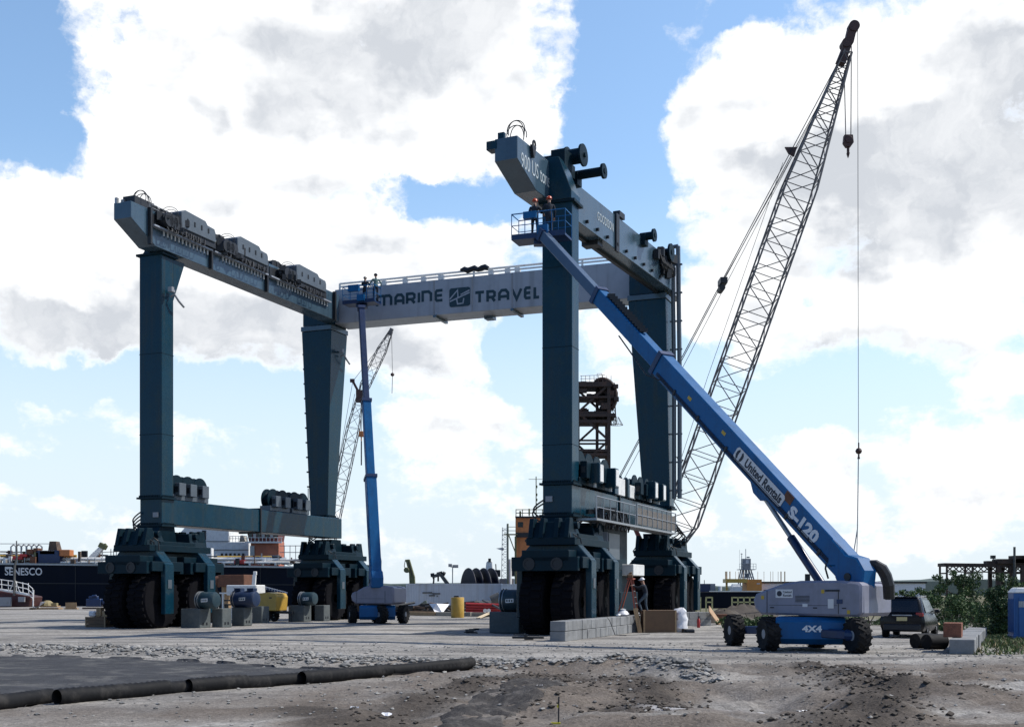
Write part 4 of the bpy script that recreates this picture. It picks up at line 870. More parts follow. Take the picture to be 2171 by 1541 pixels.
    mb = MB()
    for zz in (rh, rh*.55): mb.tube([(-bw/2,-bd/2,zz),(bw/2,-bd/2,zz),(bw/2,bd/2,zz),(-bw/2,bd/2,zz),(-bw/2,-bd/2,zz)],.026 if zz == rh else .018,6)
    for i in range(5):
        x = -bw/2 + bw*i/4
        for yy in (-bd/2, bd/2): mb.tube([(x,yy,.1),(x,yy,rh)],.02,6)
    mb.xf(Mb); mb.build('guard_rail', blue, bk)
    mb = MB(); mb.box((-bw*.16,-bd/2+.06,rh-.1),(.75,.22,.42) if not detail else (.6,.2,.3)); mb.box((bw*.1,-bd/2-.12,.3),(.5,.2,.4)); mb.xf(Mb); mb.build('control_box', blue, bk)
    tip = P1; cc = V(c)
    mb = MB(); mb.beam(tip, cc+V((0,0,-.05)), .32, .3); mb.box(cc+V((0,0,-.12)), (.7,.5,.2)); mb.build('basket_mount', m_bluedk, root, bevel=.02)
    return root, BP, d, up, sd, q, ch, cov
P0, P1 = P(1812,1216,38.0), P(1150,497,52.0)
def tpx(px):      # fraction along the boom's axis that a sight line through this photo column meets
    k = (px-CX)/F; return (k*P0.y - P0.x)/((P1.x-P0.x) - k*(P1.y-P0.y))
wl_ = [(7.95,42.2),(8.4,38.6),(10.85,37.1),(10.55,40.9)]; ax25 = (-math.cos(R(9)),-math.sin(R(9)),0); ax35 = (-math.cos(R(14)),-math.sin(R(14)),0)
nl = boom_lift('blue boom lift with grey covers, its long boom slanting up in front', (9.95,39.3,0), wl_, [ax25,ax25,ax35,ax25], (-.25,-.97,0), (10.28,39.15), (-.75,.66,0), (3.85,2.3,1.15,2.3),
    P0, P1, [(.0,tpx(1400),.58,.86),(tpx(1440),tpx(1268),.46,.62),(tpx(1290),1.0,.36,.42)], ((V((1.32,52.55,17.55))), R(-20), 2.5, .95, 1.15), m_blue, .56, True)
root, BP, d_, up_, sd_, q_, ch_, cov_ = nl
# hoses, pins, stickers and vents that show on the near lift
m_warn = M('warning_sticker', (.5,.33,.03), .5, var=.05)
for k in range(3):
    mb = MB(); mb.tube([BP(.03+.002*k, .31, -.28+.05*k), BP(.16, .315, -.3+.05*k), BP(.3, .315, -.33+.05*k), BP(tpx(1405)-.01, .315, -.33+.05*k)], .014, 6); mb.build('boom_hose', m_hose, root, smooth=True)
for px in (1760, 1690, 1560, 1500, 1450):
    mb = MB(); t_ = tpx(px); mb.hexa([BP(t_,.288,-.38),BP(t_+.004,.288,-.38),BP(t_+.004,.33,-.38),BP(t_,.33,-.38),BP(t_,.288,-.16),BP(t_+.004,.288,-.16),BP(t_+.004,.33,-.16),BP(t_,.33,-.16)]); mb.build('hose_clamp', m_dark, root)
for px, u in ((1770,.1),(1540,.05),(1470,-.02)):
    mb = MB(); t_ = tpx(px); a = BP(t_,.293,u); mb.prism([a, a-d_*.22, a-d_*.22+up_*.12, a+up_*.12], sd_*.006); mb.build('warning_sticker', m_warn, root)
def onface(a, z, w, h, mat, nm, par):
    mb = MB(); c = V((10.28,39.15,z)) + V((-.66,-.75,0)).normalized()*1.152 + V((.75,-.66,0)).normalized()*a; e = V((.75,-.66,0)).normalized(); mb.prism([c-e*w/2-V((0,0,h/2)),c+e*w/2-V((0,0,h/2)),c+e*w/2+V((0,0,h/2)),c-e*w/2+V((0,0,h/2))], V((-.66,-.75,0)).normalized()*.012); mb.build(nm, mat, par)
for k in range(5): onface(-.1, 1.62+.045*k, .5, .018, m_dark, 'vent_slot', cov_)
for a in (-1.2, .35, 1.35): onface(a, 1.42, .14, .035, m_dark, 'latch', cov_)
for a, z in ((-1.55,1.75),(.62,1.95),(1.5,1.3)): onface(a, z, .1, .12, m_warn, 'warning_sticker', cov_)
m_sign = M('white_sign', (.62,.62,.62), .5, var=.04); m_ink = M('dark_ink', (.02,.025,.04), .6, var=.02); m_wl = M('white_lettering', (.68,.7,.72), .5, var=.03)
# the sign on the boom
ts, hS, lS = tpx(1622), .46, 2.95; Lb = (P1-P0).length; so = .58/2 + .012; uo = -.02
mb = MB(); c = BP(ts, so, uo); X, Y = -d_, up_
pr = [(-lS/2+.08,-hS/2),(lS/2-.08,-hS/2),(lS/2,-hS/2+.08),(lS/2,hS/2-.08),(lS/2-.08,hS/2),(-lS/2+.08,hS/2),(-lS/2,hS/2-.08),(-lS/2,-hS/2+.08)]
mb.prism([c + X*a + Y*b for a, b in pr], sd_*.012); sg = mb.build('sign', m_sign, root)
nrm = X.cross(Y)
if nrm.dot(sd_) < 0: nrm = -nrm
lettering('United Rentals', .42, c + X*.28 + sd_*.018, X, Y, m_ink, sg, 2.2, .012)
mb = MB(); a0 = c - X*1.2 + sd_*.018
for s in (-1, 1):
    arc = [(.05*s + s*.15*math.cos(t), .19*math.sin(t)) for t in [(-1.35+2.7*i/12) for i in range(13)]]
    inn = [(.045*s + s*.035*math.cos(t), .12*math.sin(t)) for t in [(1.35-2.7*i/12) for i in range(13)]]
    mb.add([a0 + X*p + Y*qq for p, qq in arc+inn], [(i, i+1, 24-i, 25-i) for i in range(12)])
mb.build('emblem', m_ink, sg, fixn=False)
lettering('S-120', .56, BP(tpx(1716), so, -.03), X, Y, m_wl, root, 1.6, .03)
mb = MB(); mb.hexa([BP(tpx(1669),so-.01,.1),BP(tpx(1684),so-.01,.1),BP(tpx(1684),so,.1),BP(tpx(1669),so,.1),BP(tpx(1669),so-.01,.42),BP(tpx(1684),so-.01,.42),BP(tpx(1684),so,.42),BP(tpx(1669),so,.42)]); mb.build('hatch', m_rust, root)
f_ = V((-.25,-.97,0)).normalized(); g_ = V((.97,-.25,0)).normalized()
n_ = V((-.66,-.75,0)).normalized(); e_ = V((.75,-.66,0)).normalized()
lettering('4X4', .27, V((9.95,39.3,.74)) + f_*1.412 + g_*.05, g_, (0,0,1), m_wl, ch_, .62, .012)
# decals on the cover
def decal(a, z, w, h, mat, off=.012):
    mb = MB(); c = V((10.28,39.15,z)) - e_*0 + n_*(1.15+off) + e_*a; mb.prism([c-e_*w/2-V((0,0,h/2)),c+e_*w/2-V((0,0,h/2)),c+e_*w/2+V((0,0,h/2)),c-e_*w/2+V((0,0,h/2))], n_*.006)
    return mb.build('decal', mat, cov_), c + n_*.01
dc, c = decal(-.75,1.88,.62,.28,m_sign); lettering('United', .11, c+e_*.12+V((0,0,.05)), e_, (0,0,1), m_ink, cov_, .3); lettering('Rentals', .11, c+e_*.12-V((0,0,.06)), e_, (0,0,1), m_ink, cov_, .3)
mb = MB(); mb.lathe([(.09,0),(.09,.004)], c-e_*.17, n_, 20); mb.build('emblem', m_ink, cov_)
decal(.0,1.5,.18,.1,m_sign); decal(.9,1.56,.2,.3,m_sign); decal(1.2,1.63,.2,.14,m_bluedk); decal(.95,1.98,.5,.06,m_dark,.014)
t_ = V((.75,-.66,0)); 
mb = MB(); c = V((10.28,39.15,2.05)) + e_*1.9
mb.prism([c-n_*-.95-V((0,0,.1)),c-n_*-.1-V((0,0,.1)),c-n_*-.1+V((0,0,.1)),c-n_*-.95+V((0,0,.1))], e_*.01); mb.build('decal', m_sign, cov_)
# workers up in the near basket
Bc = V((1.32,52.55,17.65)); bu = V((math.cos(R(-20)),math.sin(R(-20)),0))
ARM = dict(elL=(.3,-.22,1.25),wrL=(.2,-.42,1.42),elR=(-.3,-.2,1.2),wrR=(-.18,-.42,1.3))
person('worker in orange hard hat on the left of the near raised basket', Bc - bu*.32, R(170), ARM, [m_navy,m_navy,m_boot,m_skin], m_hato, 'workers in the raised baskets', 1.0)
person('worker in orange hard hat on the right of the near raised basket', Bc + bu*.36, R(195), dict(elL=(.26,-.2,1.2),wrL=(.15,-.4,1.15)), [m_navy,m_navy,m_boot,m_skin], m_hato, 'workers in the raised baskets', 1.02)
# far lift
FP0, FP1 = P(797,1228,70.2), P(766,652,75.6)
wl2 = [(-9.55,70.6),(-7.75,69.8),(-6.55,71.0),(-8.3,72.6)]
boom_lift('blue boom lift standing under the far beam with its boom nearly upright', (-8.1,71.1,0), wl2, [(-.95,-.3,0),(-.8,-.6,0),(.95,-.3,0),(.9,-.4,0)], (.1,-1,0), (-8.0,70.9), (-.96,.28,0), (2.75,2.1,1.15,2.25),
    FP0, FP1, [(.0,.36,.62,.8),(.345,.64,.5,.62),(.62,1.0,.36,.44)], (P(767,646,76.4), R(-20), 2.3, .9, 1.1), m_blue, .54, False)
fb_ = P(767,643,76.4)
person('worker in tan hard hat beside the blue panel in the far basket', fb_ + V((.2,.1,0)), R(165), ARM, [m_navy,m_navy,m_boot,m_skin], m_hatt, 'workers in the raised baskets', .98)
person('worker in pale green shirt leaning out of the far basket', fb_ + V((.92,-.1,.1)), R(205), dict(elL=(.33,-.1,1.2),wrL=(.36,-.3,1.05),elR=(-.36,.02,1.2),wrR=(-.4,-.2,1.0)), [m_shirt,m_navy,m_boot,m_skin], m_navy, 'workers in the raised baskets', 1.0)

# ---------------------------------------------------------------- lattice cranes
def lattice(mb, p0, p1, prof, bay, r, side, rl=None):
    """four chords with zigzag lacing; prof: (t, width, depth)"""
    p0, p1 = V(p0), V(p1); d = (p1-p0); L = d.length; d.normalize(); s = V(side); s = (s - d*s.dot(d)).normalized(); w = d.cross(s); rl = rl or r*.55
    def wd(t):
        for (a, x, y), (b, x2, y2) in zip(prof, prof[1:]):
            if a <= t <= b: k = (t-a)/(b-a); return x+(x2-x)*k, y+(y2-y)*k
        return prof[-1][1:]
    def c(t, i):
        x, y = wd(t); sx, sy = ((-1,-1),(1,-1),(1,1),(-1,1))[i]; return p0 + d*(t*L) + s*sx*x/2 + w*sy*y/2
    ts = [0.0]
    while ts[-1] < 1: ts.append(min(1, ts[-1] + bay*max(.45, wd(ts[-1])[0]/max(q[1] for q in prof))/L))
    for i in range(4):
        for (a, b) in zip(prof, prof[1:]): mb.beam(c(a[0],i), c(b[0],i), r*2)
    for k in range(len(ts)-1):
        a, b = ts[k], ts[k+1]
        for i in range(4):
            j = (i+1) % 4
            if k % 2: mb.beam(c(a,i), c(b,j), rl*2)
            else: mb.beam(c(a,j), c(b,i), rl*2)
            mb.beam(c(a,i), c(a,j), rl*1.7)
    return c
m_crn = M('crane_dark_red', (.05,.022,.02), .6, var=.3, ns=2); m_crg = M('crane_grey_steel', (.12,.108,.105), .5, var=.3, ns=1)
CD = 84.0; foot, tipc = P(1416,1187,CD), P(1796,112,CD)
cr = thing('crawler_crane', 'tall lattice boom crawler crane rising behind the boat hoist', 'crane', (foot.x-2.5, CD, 0))
mb = MB(); cs = lattice(mb, foot, tipc, [(0,.5,1.6),(.075,2.25,2.0),(.73,2.2,2.0),(1,.55,.6)], 1.75, .058, (1,0,0), .029); mb.build('lattice_boom', m_crg, cr)
mb = MB(); h1 = P(1806,62,CD); mb.beam(P(1782,135,CD), P(1800,85,CD), .62, .7, .5, .6, up=(0,1,0)); mb.beam(P(1799,92,CD), h1, .6, .55, up=(0,1,0)); mb.cyl(h1+V((.1,-.35,.1)), h1+V((.1,.35,.1)), .38, n=18); mb.cyl(P(1792,95,CD)+V((0,-.4,0)), P(1792,95,CD)+V((0,.4,0)), .32, n=16); mb.build('boom_head', m_crn, cr)
def lines(mb, pts, r): mb.tube(pts, r, 5)
mb = MB()
for dy in (-.35, .35): mb.prism([P(1664,312,CD+dy),P(1690,312,CD+dy),P(1684,332,CD+dy),P(1672,326,CD+dy)],(0,.12,0)); mb.prism([P(1434,967,CD+dy),P(1450,975,CD+dy),P(1442,985,CD+dy)],(0,.12,0))
mb.build('bracket', m_crn, cr)
bail = P(1532,598,CD)
mb = MB()
for k, (a, dy) in enumerate(((P(1784,118,CD),-.5),(P(1770,160,CD),.5))): lines(mb, [a+V((0,dy,0)), bail+V((.15*k,dy,.2)), P(1302+3*k,1030,CD+dy)], .032)
lines(mb, [P(1692,310,CD), P(1530,600,CD)], .022); lines(mb, [P(1660,345,CD), P(1500,800,CD), P(1440,985,CD)], .018); lines(mb, [P(1775,150,CD-.2), P(1400,870,CD-.2), P(1310,1040,CD)], .02)
mb.box(bail, (.5,1.2,.4)); mb.cyl(bail+V((-.1,-.5,-.5)), bail+V((-.1,.5,-.5)), .22, n=12); mb.build('pendant_line', m_dark, cr)
mb = MB(); lines(mb, [P(1790,150,CD), P(1793,286,CD)], .035); lines(mb, [P(1805,98,CD), P(1804,286,CD)], .035); mb.build('hoist_rope', m_dark, cr)
mb = MB(); b_ = P(1798,298,CD); mb.prism([b_+V(q) for q in ((-.3,-.2,.35),(.3,-.2,.35),(.36,-.2,-.2),(.15,-.2,-.5),(-.15,-.2,-.5),(-.36,-.2,-.2))],(0,.4,0)); mb.cyl(b_+V((0,-.26,0)),b_+V((0,.26,0)),.26,n=16); mb.beam(b_+V((0,0,-.5)),b_+V((0,0,-.9)),.16); mb.beam(b_+V((0,0,-.9)),b_+V((0,0,-1.25)),.22,.22,.06,.06); mb.build('hook_block', m_crn, cr, bevel=.02)
mb = MB(); lines(mb, [h1+V((.42,0,-.1)), P(1820,948,CD)], .022); mb.build('whip_line', m_dark, cr)
mb = MB(); s_ = P(1820.5,956,CD); mb.lathe([(.02,-.24),(.17,-.16),(.24,0),(.17,.16),(.02,.24)], s_, (0,0,1), 16); mb.cyl(s_, s_+V((0,0,.6)), .05); mb.beam(s_+V((0,0,-.24)), s_+V((0,0,-.45)), .1); mb.box(s_+V((0,0,-.5)), (.16,.1,.12)); mb.build('ball_hook', m_crn, cr)
mb = MB(); lines(mb, [P(1820,972,CD), P(1818,1120,CD), P(1806,1196,CD)], .04); lines(mb, [P(1818,1120,CD), P(1816,1196,CD)], .03); tag(mb.build('lifting_sling', m_steel), 'pale slings hanging from the ball hook of the tall crane', 'sling')
# carbody, house and gantry of the crane, mostly hidden by the hoist
hx = foot.x
mb = MB(); mb.box((hx-2.6,CD+.6,3.0),(5.2,3.2,1.5)); mb.box((hx-.2,CD-1.1,3.1),(1.6,1.2,1.9)); mb.build('machine_house', m_redlead, cr, bevel=.05)
mb = MB(); mb.beam((hx-1,CD,3.7),P(1302,1030,CD),.25); mb.beam((hx-5,CD,3.7),P(1302,1030,CD),.25); mb.beam((hx-1,CD+1.4,3.7),P(1306,1030,CD+1.4),.25); mb.cyl(P(1304,1033,CD-.4),P(1304,1033,CD+1.6),.4,n=14); mb.build('gantry_frame', m_redlead, cr)
mb = MB(); lattice(mb, P(1309,1055,CD-.6), P(1326,1027,CD-.6), [(0,.5,.4),(1,.5,.4)], .45, .05, (1,0,0)); mb.build('boom_stop', m_red, cr)
for dy in (-1.6, 2.4):
    mb = MB(); pr = [(-3.4,.5),(-3.1,.05),(3.1,.05),(3.4,.5),(3.2,1.0),(-3.2,1.0)]; mb.prism([(hx-2.2+a,CD+dy,z) for a, z in pr],(0,.9,0)); mb.build('crawler_track', m_dark, cr, bevel=.08)
mb = MB(); mb.box((hx-2.2,CD+.8,1.4),(3.2,3.2,1.5)); mb.build('carbody', m_redlead, cr)
# far crane on the left
FD = 150.0
fc = thing('crawler_crane', 'small distant lattice crane seen beside the leaning blue boom', 'crane', (P(690,1250,FD).x, FD, -.0))
mb = MB(); lattice(mb, P(690,1180,FD), P(764,838,FD), [(0,.6,1.0),(.1,1.55,1.5),(.8,1.5,1.5),(1,.7,.8)], 1.7, .045, (1,0,0), .025); mb.build('lattice_boom', m_crg, fc)
mb = MB(); lattice(mb, P(764,838,FD), P(829,702,FD), [(0,.5,.6),(.15,1.15,1.0),(.7,1.1,1.0),(1,.4,.4)], 1.3, .04, (1,0,0), .022); mb.beam(P(825,710,FD),P(831,697,FD),.45); mb.build('lattice_jib', m_crg, fc)
mb = MB(); mb.beam(P(764,838,FD), P(748,808,FD), .3); mb.box(P(747,807,FD),(.55,.5,.4)); mb.box(P(763,840,FD),(.9,.9,1.5)); mb.build('jib_strut', m_crn, fc)
mb = MB(); lines(mb, [P(829,703,FD),P(749,807,FD)], .03); lines(mb, [P(748,808,FD),P(703,1060,FD)], .03); lines(mb, [P(752,835,FD),P(696,1120,FD)], .03); lines(mb, [P(830,700,FD),P(832,790,FD)], .03); lines(mb, [P(832,798,FD),P(831,834,FD)], .04); lines(mb, [P(766,850,FD),P(766,915,FD)], .04); lines(mb, [P(766,935,FD),P(766,986,FD)], .09); mb.build('hoist_rope', m_dark, fc)
mb = MB(); mb.lathe([(.02,-.25),(.2,-.15),(.26,0),(.2,.15),(.02,.25)], P(832,794,FD), (0,0,1), 14); mb.build('ball_hook', m_crn, fc)
mb = MB(); b_ = P(766,920,FD); mb.box(b_,(.6,.5,.7)); mb.beam(b_+V((0,0,-.35)),b_+V((0,0,-.9)),.15); mb.build('hook_block', m_orange, fc, bevel=.05)
mb = MB(); mb.box((P(680,1250,FD).x,FD,2.6),(5,3.2,2.4)); mb.box((P(680,1250,FD).x,FD,.8),(5.5,4.2,1.4)); mb.build('machine_house', m_redlead, fc, bevel=.05)
# ---------------------------------------------------------------- yard: concrete blocks and the drums on them
UX, VY = V((math.cos(TH), -math.sin(TH), 0)), V((math.sin(TH), math.cos(TH), 0))
def obox(mb, o, a, b, h, e=UX, n=VY, z0=0.0, mi=0):     # box from its front-left bottom corner
    o = V(o); p = [o, o+e*a, o+e*a+n*b, o+n*b]; mb.hexa([q+V((0,0,z0)) for q in p] + [q+V((0,0,z0+h)) for q in p], mi)
BL = [((383,1331),1.2,.95,'wide weathered concrete block standing against the giant wheels by the plywood crate'),((449,1330),.66,.85,'narrow concrete block second from the left in the row with the drums'),((491,1326),.82,.8,'concrete block under the dark blue drum'),
      ((534,1321),.68,.82,'concrete block beside the yellow compressor'),((611,1317),1.15,.9,'wide concrete block right of the yellow compressor'),((667,1316),.68,.8,'concrete block nearest the far left wheels')]
for k, (g, a, b, lab) in enumerate(BL):
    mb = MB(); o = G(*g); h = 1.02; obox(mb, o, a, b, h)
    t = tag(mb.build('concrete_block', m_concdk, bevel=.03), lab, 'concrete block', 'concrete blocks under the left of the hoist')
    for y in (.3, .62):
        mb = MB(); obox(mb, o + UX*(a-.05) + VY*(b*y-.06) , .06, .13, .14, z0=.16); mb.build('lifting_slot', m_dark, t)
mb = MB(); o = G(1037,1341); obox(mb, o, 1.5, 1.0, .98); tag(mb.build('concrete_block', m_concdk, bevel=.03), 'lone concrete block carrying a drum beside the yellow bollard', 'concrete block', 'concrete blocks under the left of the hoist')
def drum(c, r, l, mat, lab, feet=0, e=UX):
    c = V(c); t = thing('steel_drum', lab, 'drum', c - V((0,0,r)), 0, 'drums resting on the concrete blocks'); e = V(e)
    mb = MB(); mb.lathe([(r*.5,-l/2),(r*.86,-l/2+.04),(r,-l/2+.12),(r,l/2-.15),(r*.85,l/2-.04),(r*.4,l/2)], c, e, 28); mb.build('shell', mat, t, smooth=True)
    for q in (-l/2+.06, -l/2+.2):
        mb = MB(); mb.lathe([(r+.0,-.02),(r+.03,-.02),(r+.03,.02),(r,.02)], c+e*q, e, 28); mb.build('ring', m_steel, t, smooth=True)
    n = V((e.y,-e.x,0)); n = n if n.y < 0 else -n
    mb = MB(); mb.prism([c+n*(r+.002)+e*q+V((0,0,z)) for q, z in ((-.12,-.1),(.28,-.08),(.28,.1),(-.12,.08))], n*.012); p = mb.build('name_plate', m_white, t)
    mb = MB()
    for i in range(3): mb.prism([c+n*(r+.016)+e*q+V((0,0,z)) for q, z in ((-.08+.12*i,-.05),(-.01+.12*i,-.05),(-.01+.12*i,.05),(-.08+.12*i,.05))], n*.004)
    mb.build('plate_mark', m_letter, p)
    for i in range(feet):
        mb = MB(); mb.box(c + e*(-l*.28 + i*l*.56) + V((0,0,r+.06)), (.42,.4,.16), rz=-TH); mb.build('mounting_foot', mat, t, bevel=.01)
m_drumt = M('drum_teal', (.013,.038,.052), .5, var=.2, ns=3, dirt=((.05,.055,.055),.5,3)); m_drumb = M('drum_blue', (.011,.028,.075), .5, var=.2, ns=3, dirt=((.04,.045,.055),.5,3))
b1, b3, b5, b7 = G(383,1331), G(491,1326), G(611,1317), G(1037,1341)
drum(b1+UX*1.32+VY*.55+V((0,0,1.02+.44)), .44, 1.15, m_drumt, 'teal drum with pale rings lying on the leftmost concrete blocks')
drum(b3+UX*.62+VY*.45+V((0,0,1.02+.47)), .47, 1.5, m_drumb, 'dark blue drum with two feet on top beside the yellow compressor', 2)
drum(b5+UX*1.15+VY*.5+V((0,0,1.02+.42)), .42, 1.1, m_drumt, 'teal drum lying on the concrete blocks before the far left wheels')
drum(b7+UX*.95+VY*.5+V((0,0,.98+.52)), .52, 1.0, m_drumt, 'teal drum with pale rings on the block left of the near right wheels')
# yellow compressor
yc = G(592,1317); t = thing('compressor_trailer', 'yellow compressor trailer with a dark wheel behind the concrete blocks', 'compressor', yc)
mb = MB(); o = G(540,1315); o = V((o.x, yc.y, 0)); pr = [(0,.72),(2.15,.68),(2.22,1.55),(2.1,1.78),(1.5,1.84),(.1,1.72),(0,1.5)]; mb.prism([o+UX*a+V((0,0,z)) for a, z in pr], VY*1.3); bd = mb.build('canopy', m_yellow, t, bevel=.04)
mb = MB()
for a, w, z in ((.62,.3,1.55),(.62,.34,1.42),(1.65,.2,1.5),(.14,.04,1.2),(.52,.04,1.2)):
    mb.prism([o+UX*(a+q)-VY*.006+V((0,0,zz)) for q, zz in ((0,z-.04 if w > .1 else .75),(w,z-.04 if w > .1 else .75),(w,z+.04 if w > .1 else 1.65),(0,z+.04 if w > .1 else 1.65))], VY*.01)
mb.build('decal', m_dark, bd)
for s in (.2, 1.1): add_wheel(t, o+UX*1.35+VY*s+V((0,0,.36)), UX*.3+VY, .36, .22, m_grey)
mb = MB(); mb.beam(o+VY*.6+V((0,0,.62)), o+UX*3.0+VY*.6+V((0,0,.58)), .2, .16); mb.beam(o+UX*1.35+VY*.1+V((0,0,.36)), o+UX*1.35+VY*1.2+V((0,0,.36)), .1); mb.beam(o+UX*2.9+VY*.6+V((0,0,.5)), o+UX*2.9+VY*.6, .08); mb.build('chassis', m_dark, t)
# white service skid and pale frame behind the drums
o = P(458,1288,84); o.z = 0; t = thing('service_skid', 'white service skid with open racks behind the teal drum', 'service skid', o)
mb = MB(); obox(mb, o+UX*.85, 2.5, 1.2, .75, z0=1.6); mb.build('white_tank', m_white, t, bevel=.06)
mb = MB(); 
for a in (0, .5, 1.3, 3.2): obox(mb, o+UX*a, .12, .12, 1.75)
obox(mb, o, 3.3, .1, .1, z0=1.72); mb.build('frame', m_white, t)
mb = MB()
for z in (.3,.6,.9,1.2): obox(mb, o+UX*.6+VY*.1, 1.4, .9, .1, z0=z)
obox(mb, o+UX*.1+VY*.2, .4, .6, 1.0); mb.build('rack_shelf', m_dark, t)
# rusty tank and log-like boiler
o = P(462,1243,112); t = thing('rusty_tank', 'rusty brown steel tank lying on trestles by the barge', 'tank', (o.x, o.y, 0))
mb = MB(); obox(mb, o, 2.9, 1.6, 1.12, z0=0); mb.lathe([(.2,0),(.5,.1),(.55,1.2),(.4,1.35)], o+V((-1.25,.8,.35)), (1,0,.12), 16); mb.build('tank_shell', m_rust, t, bevel=.04)
mb = MB()
for a in (.3, 2.5): obox(mb, (o.x+a,o.y+.2,0), .3, 1.2, o.z-.02)
mb.build('trestle', m_wood, t)
mb = MB(); o = P(534,1240,110); mb.beam((o.x,o.y,0),(o.x+.25,o.y,3.4),.32); mb.box((o.x+.3,o.y,3.55),(.3,.3,.35)); tag(mb.build('mooring_post', m_white, bevel=.03), 'white post standing right of the rusty tank', 'post')
o = P(552,1250,105); t = thing('loading_ramp', 'dark blue machine ramp propped up left of the far left wheels', 'ramp', (o.x,o.y,0))
mb = MB(); mb.beam((o.x,o.y,2.3),(o.x+2.3,o.y,1.7),1.2,.18); mb.beam((o.x+.2,o.y,0),(o.x+.3,o.y,2.2),.3); mb.beam((o.x+2.2,o.y,0),(o.x+2.1,o.y,1.7),.3); mb.build('ramp_frame', m_bluedk, t)
mb = MB()
for i in range(9): mb.box((o.x+.2+.24*i,o.y-.62,2.3-.063*i),(.05,.05,.28))
mb.build('rung_row', m_steel, t)
# wooden crates
def crate(o, a, b, h, mat, lab, e=UX, n=VY, nx=1, cat='crate', kk=0):
    t = thing('wooden_crate', lab, cat, o); mb = MB(); k = kk or max(3, int(h/.16))
    for i in range(k): obox(mb, o, a, b, h/k-.012, e, n, z0=i*h/k)
    mb.build('boards', mat, t)
    mb = MB()
    for q in (0, a-.08): obox(mb, o-n*.025+e*q, .08, .023, h, e, n)
    mb.build('batten', m_wood, t); return t
crate(G(181,1329), 1.35, 1.1, .56, m_ply, 'low plywood crate with scraps on top beside the near left wheels')
o = G(181,1329); mb = MB(); obox(mb, o+UX*.45+VY*.3, .32, .3, .5, z0=.56); obox(mb, o+UX*.85+VY*.3, .3, .3, .33, z0=.56); tag(mb.build('timber_offcut', m_wood, bevel=.02), 'timber offcuts standing on the low plywood crate', 'timber')
mb = MB(); obox(mb, o+UX*.0+VY*.2, .42, .6, .3, z0=.562); tag(mb.build('white_packet', m_plastic, bevel=.06), 'white wrapped packet on the low plywood crate', 'packet')
# block walls
def wall(name, o, e, n, L, H, W, bl, lab, mat=m_conc):
    t = thing(name, lab, 'block wall', o); mb = MB(); rows = 2 if H > .6 else 1; rh = H/rows
    for r in range(rows):
        x = -bl*.5 if r % 2 else 0.0; first = True
        while x < L:
            a, b = max(0, x), min(L, x+bl*(1.6 if first and r == 0 else 1)); x = b if x >= 0 else x+bl; first = False
            if b-a < .05: continue
            j = rnd.uniform(-.012,.012); obox(mb, o+e*(a+.006)+n*j, b-a-.012, W+rnd.uniform(-.02,.02), rh-.01+rnd.uniform(-.006,.006), e, n, z0=r*rh)
    mb.build('block_course', mat, t, bevel=.018); return t
wo = G(1166,1359); we = V((.36,.933,0)); wn_ = V((.933,-.36,0))
m_blockw = M('pale_block', (.215,.22,.222), .9, var=.22, ns=1.4, bump=.3, bs=18, dirt=((.13,.13,.125), .65, 1.8))
wall('block_wall', wo+wn_*.0, we, wn_, 13.0, .8, .62, .62, 'long pale concrete block wall in two courses beside the near right wheels', m_blockw)
wo2 = G(1508,1326); wall('block_wall', wo2, V((-.88,-.47,0)), V((-.47,.88,0)), 3.4, .78, .62, .6, 'short pale block wall behind the white bag and the leaning plank', m_blockw)
# things on top of the wall
for k, (px, d, lab) in enumerate(((1298,54,'white pipe length lying on top of the block wall nearest the wheels'),(1328,57,'white pipe length lying on the block wall by the ladder'))):
    mb = MB(); q = P(px,1300,d); q = wo + we*((q-wo).dot(we)) + wn_*.3; q.z = .86; mb.cyl(q-we*.6+wn_*.1, q+we*.6-wn_*.1, .055, n=10); tag(mb.build('pipe_length', m_white, smooth=True), lab, 'pipe')
q = wo + we*9.3 + wn_*.32
mb = MB(); mb.lathe([(.2,.0),(.3,.08),(.22,.2),(.12,.26),(.15,.31),(.02,.34)], V((q.x,q.y,.8)), (0,0,1), 10); tag(mb.build('plastic_bag', m_plastic, smooth=True), 'crumpled white bag on the block wall left of the ladder', 'bag')
mb = MB(); q = wo + we*5.6 - wn_*(-.66); mb.tube([q+V((0,0,.82)), q+wn_*.1+V((0,0,.7)), q+wn_*.35+V((0,0,.06)), q+wn_*.7+we*.5+V((0,0,.03)), q+wn_*.3+we*.9+V((0,0,.03)), q+wn_*.9+we*1.6+V((0,0,.03)), q+wn_*1.2+we*2.6+V((0,0,.03))], .018, 6); tag(mb.build('hose', m_hose, smooth=True), 'thin black cable hanging down the front of the block wall', 'cable')
mb = MB(); q = G(1293,1344); mb.lathe([(.22,0),(.24,.04),(.16,.1),(.03,.13)], q, (0,0,1), 9); tag(mb.build('plastic_sheet', m_plastic, smooth=True), 'small crumpled white sheet on the ground at the foot of the wall', 'plastic sheet')
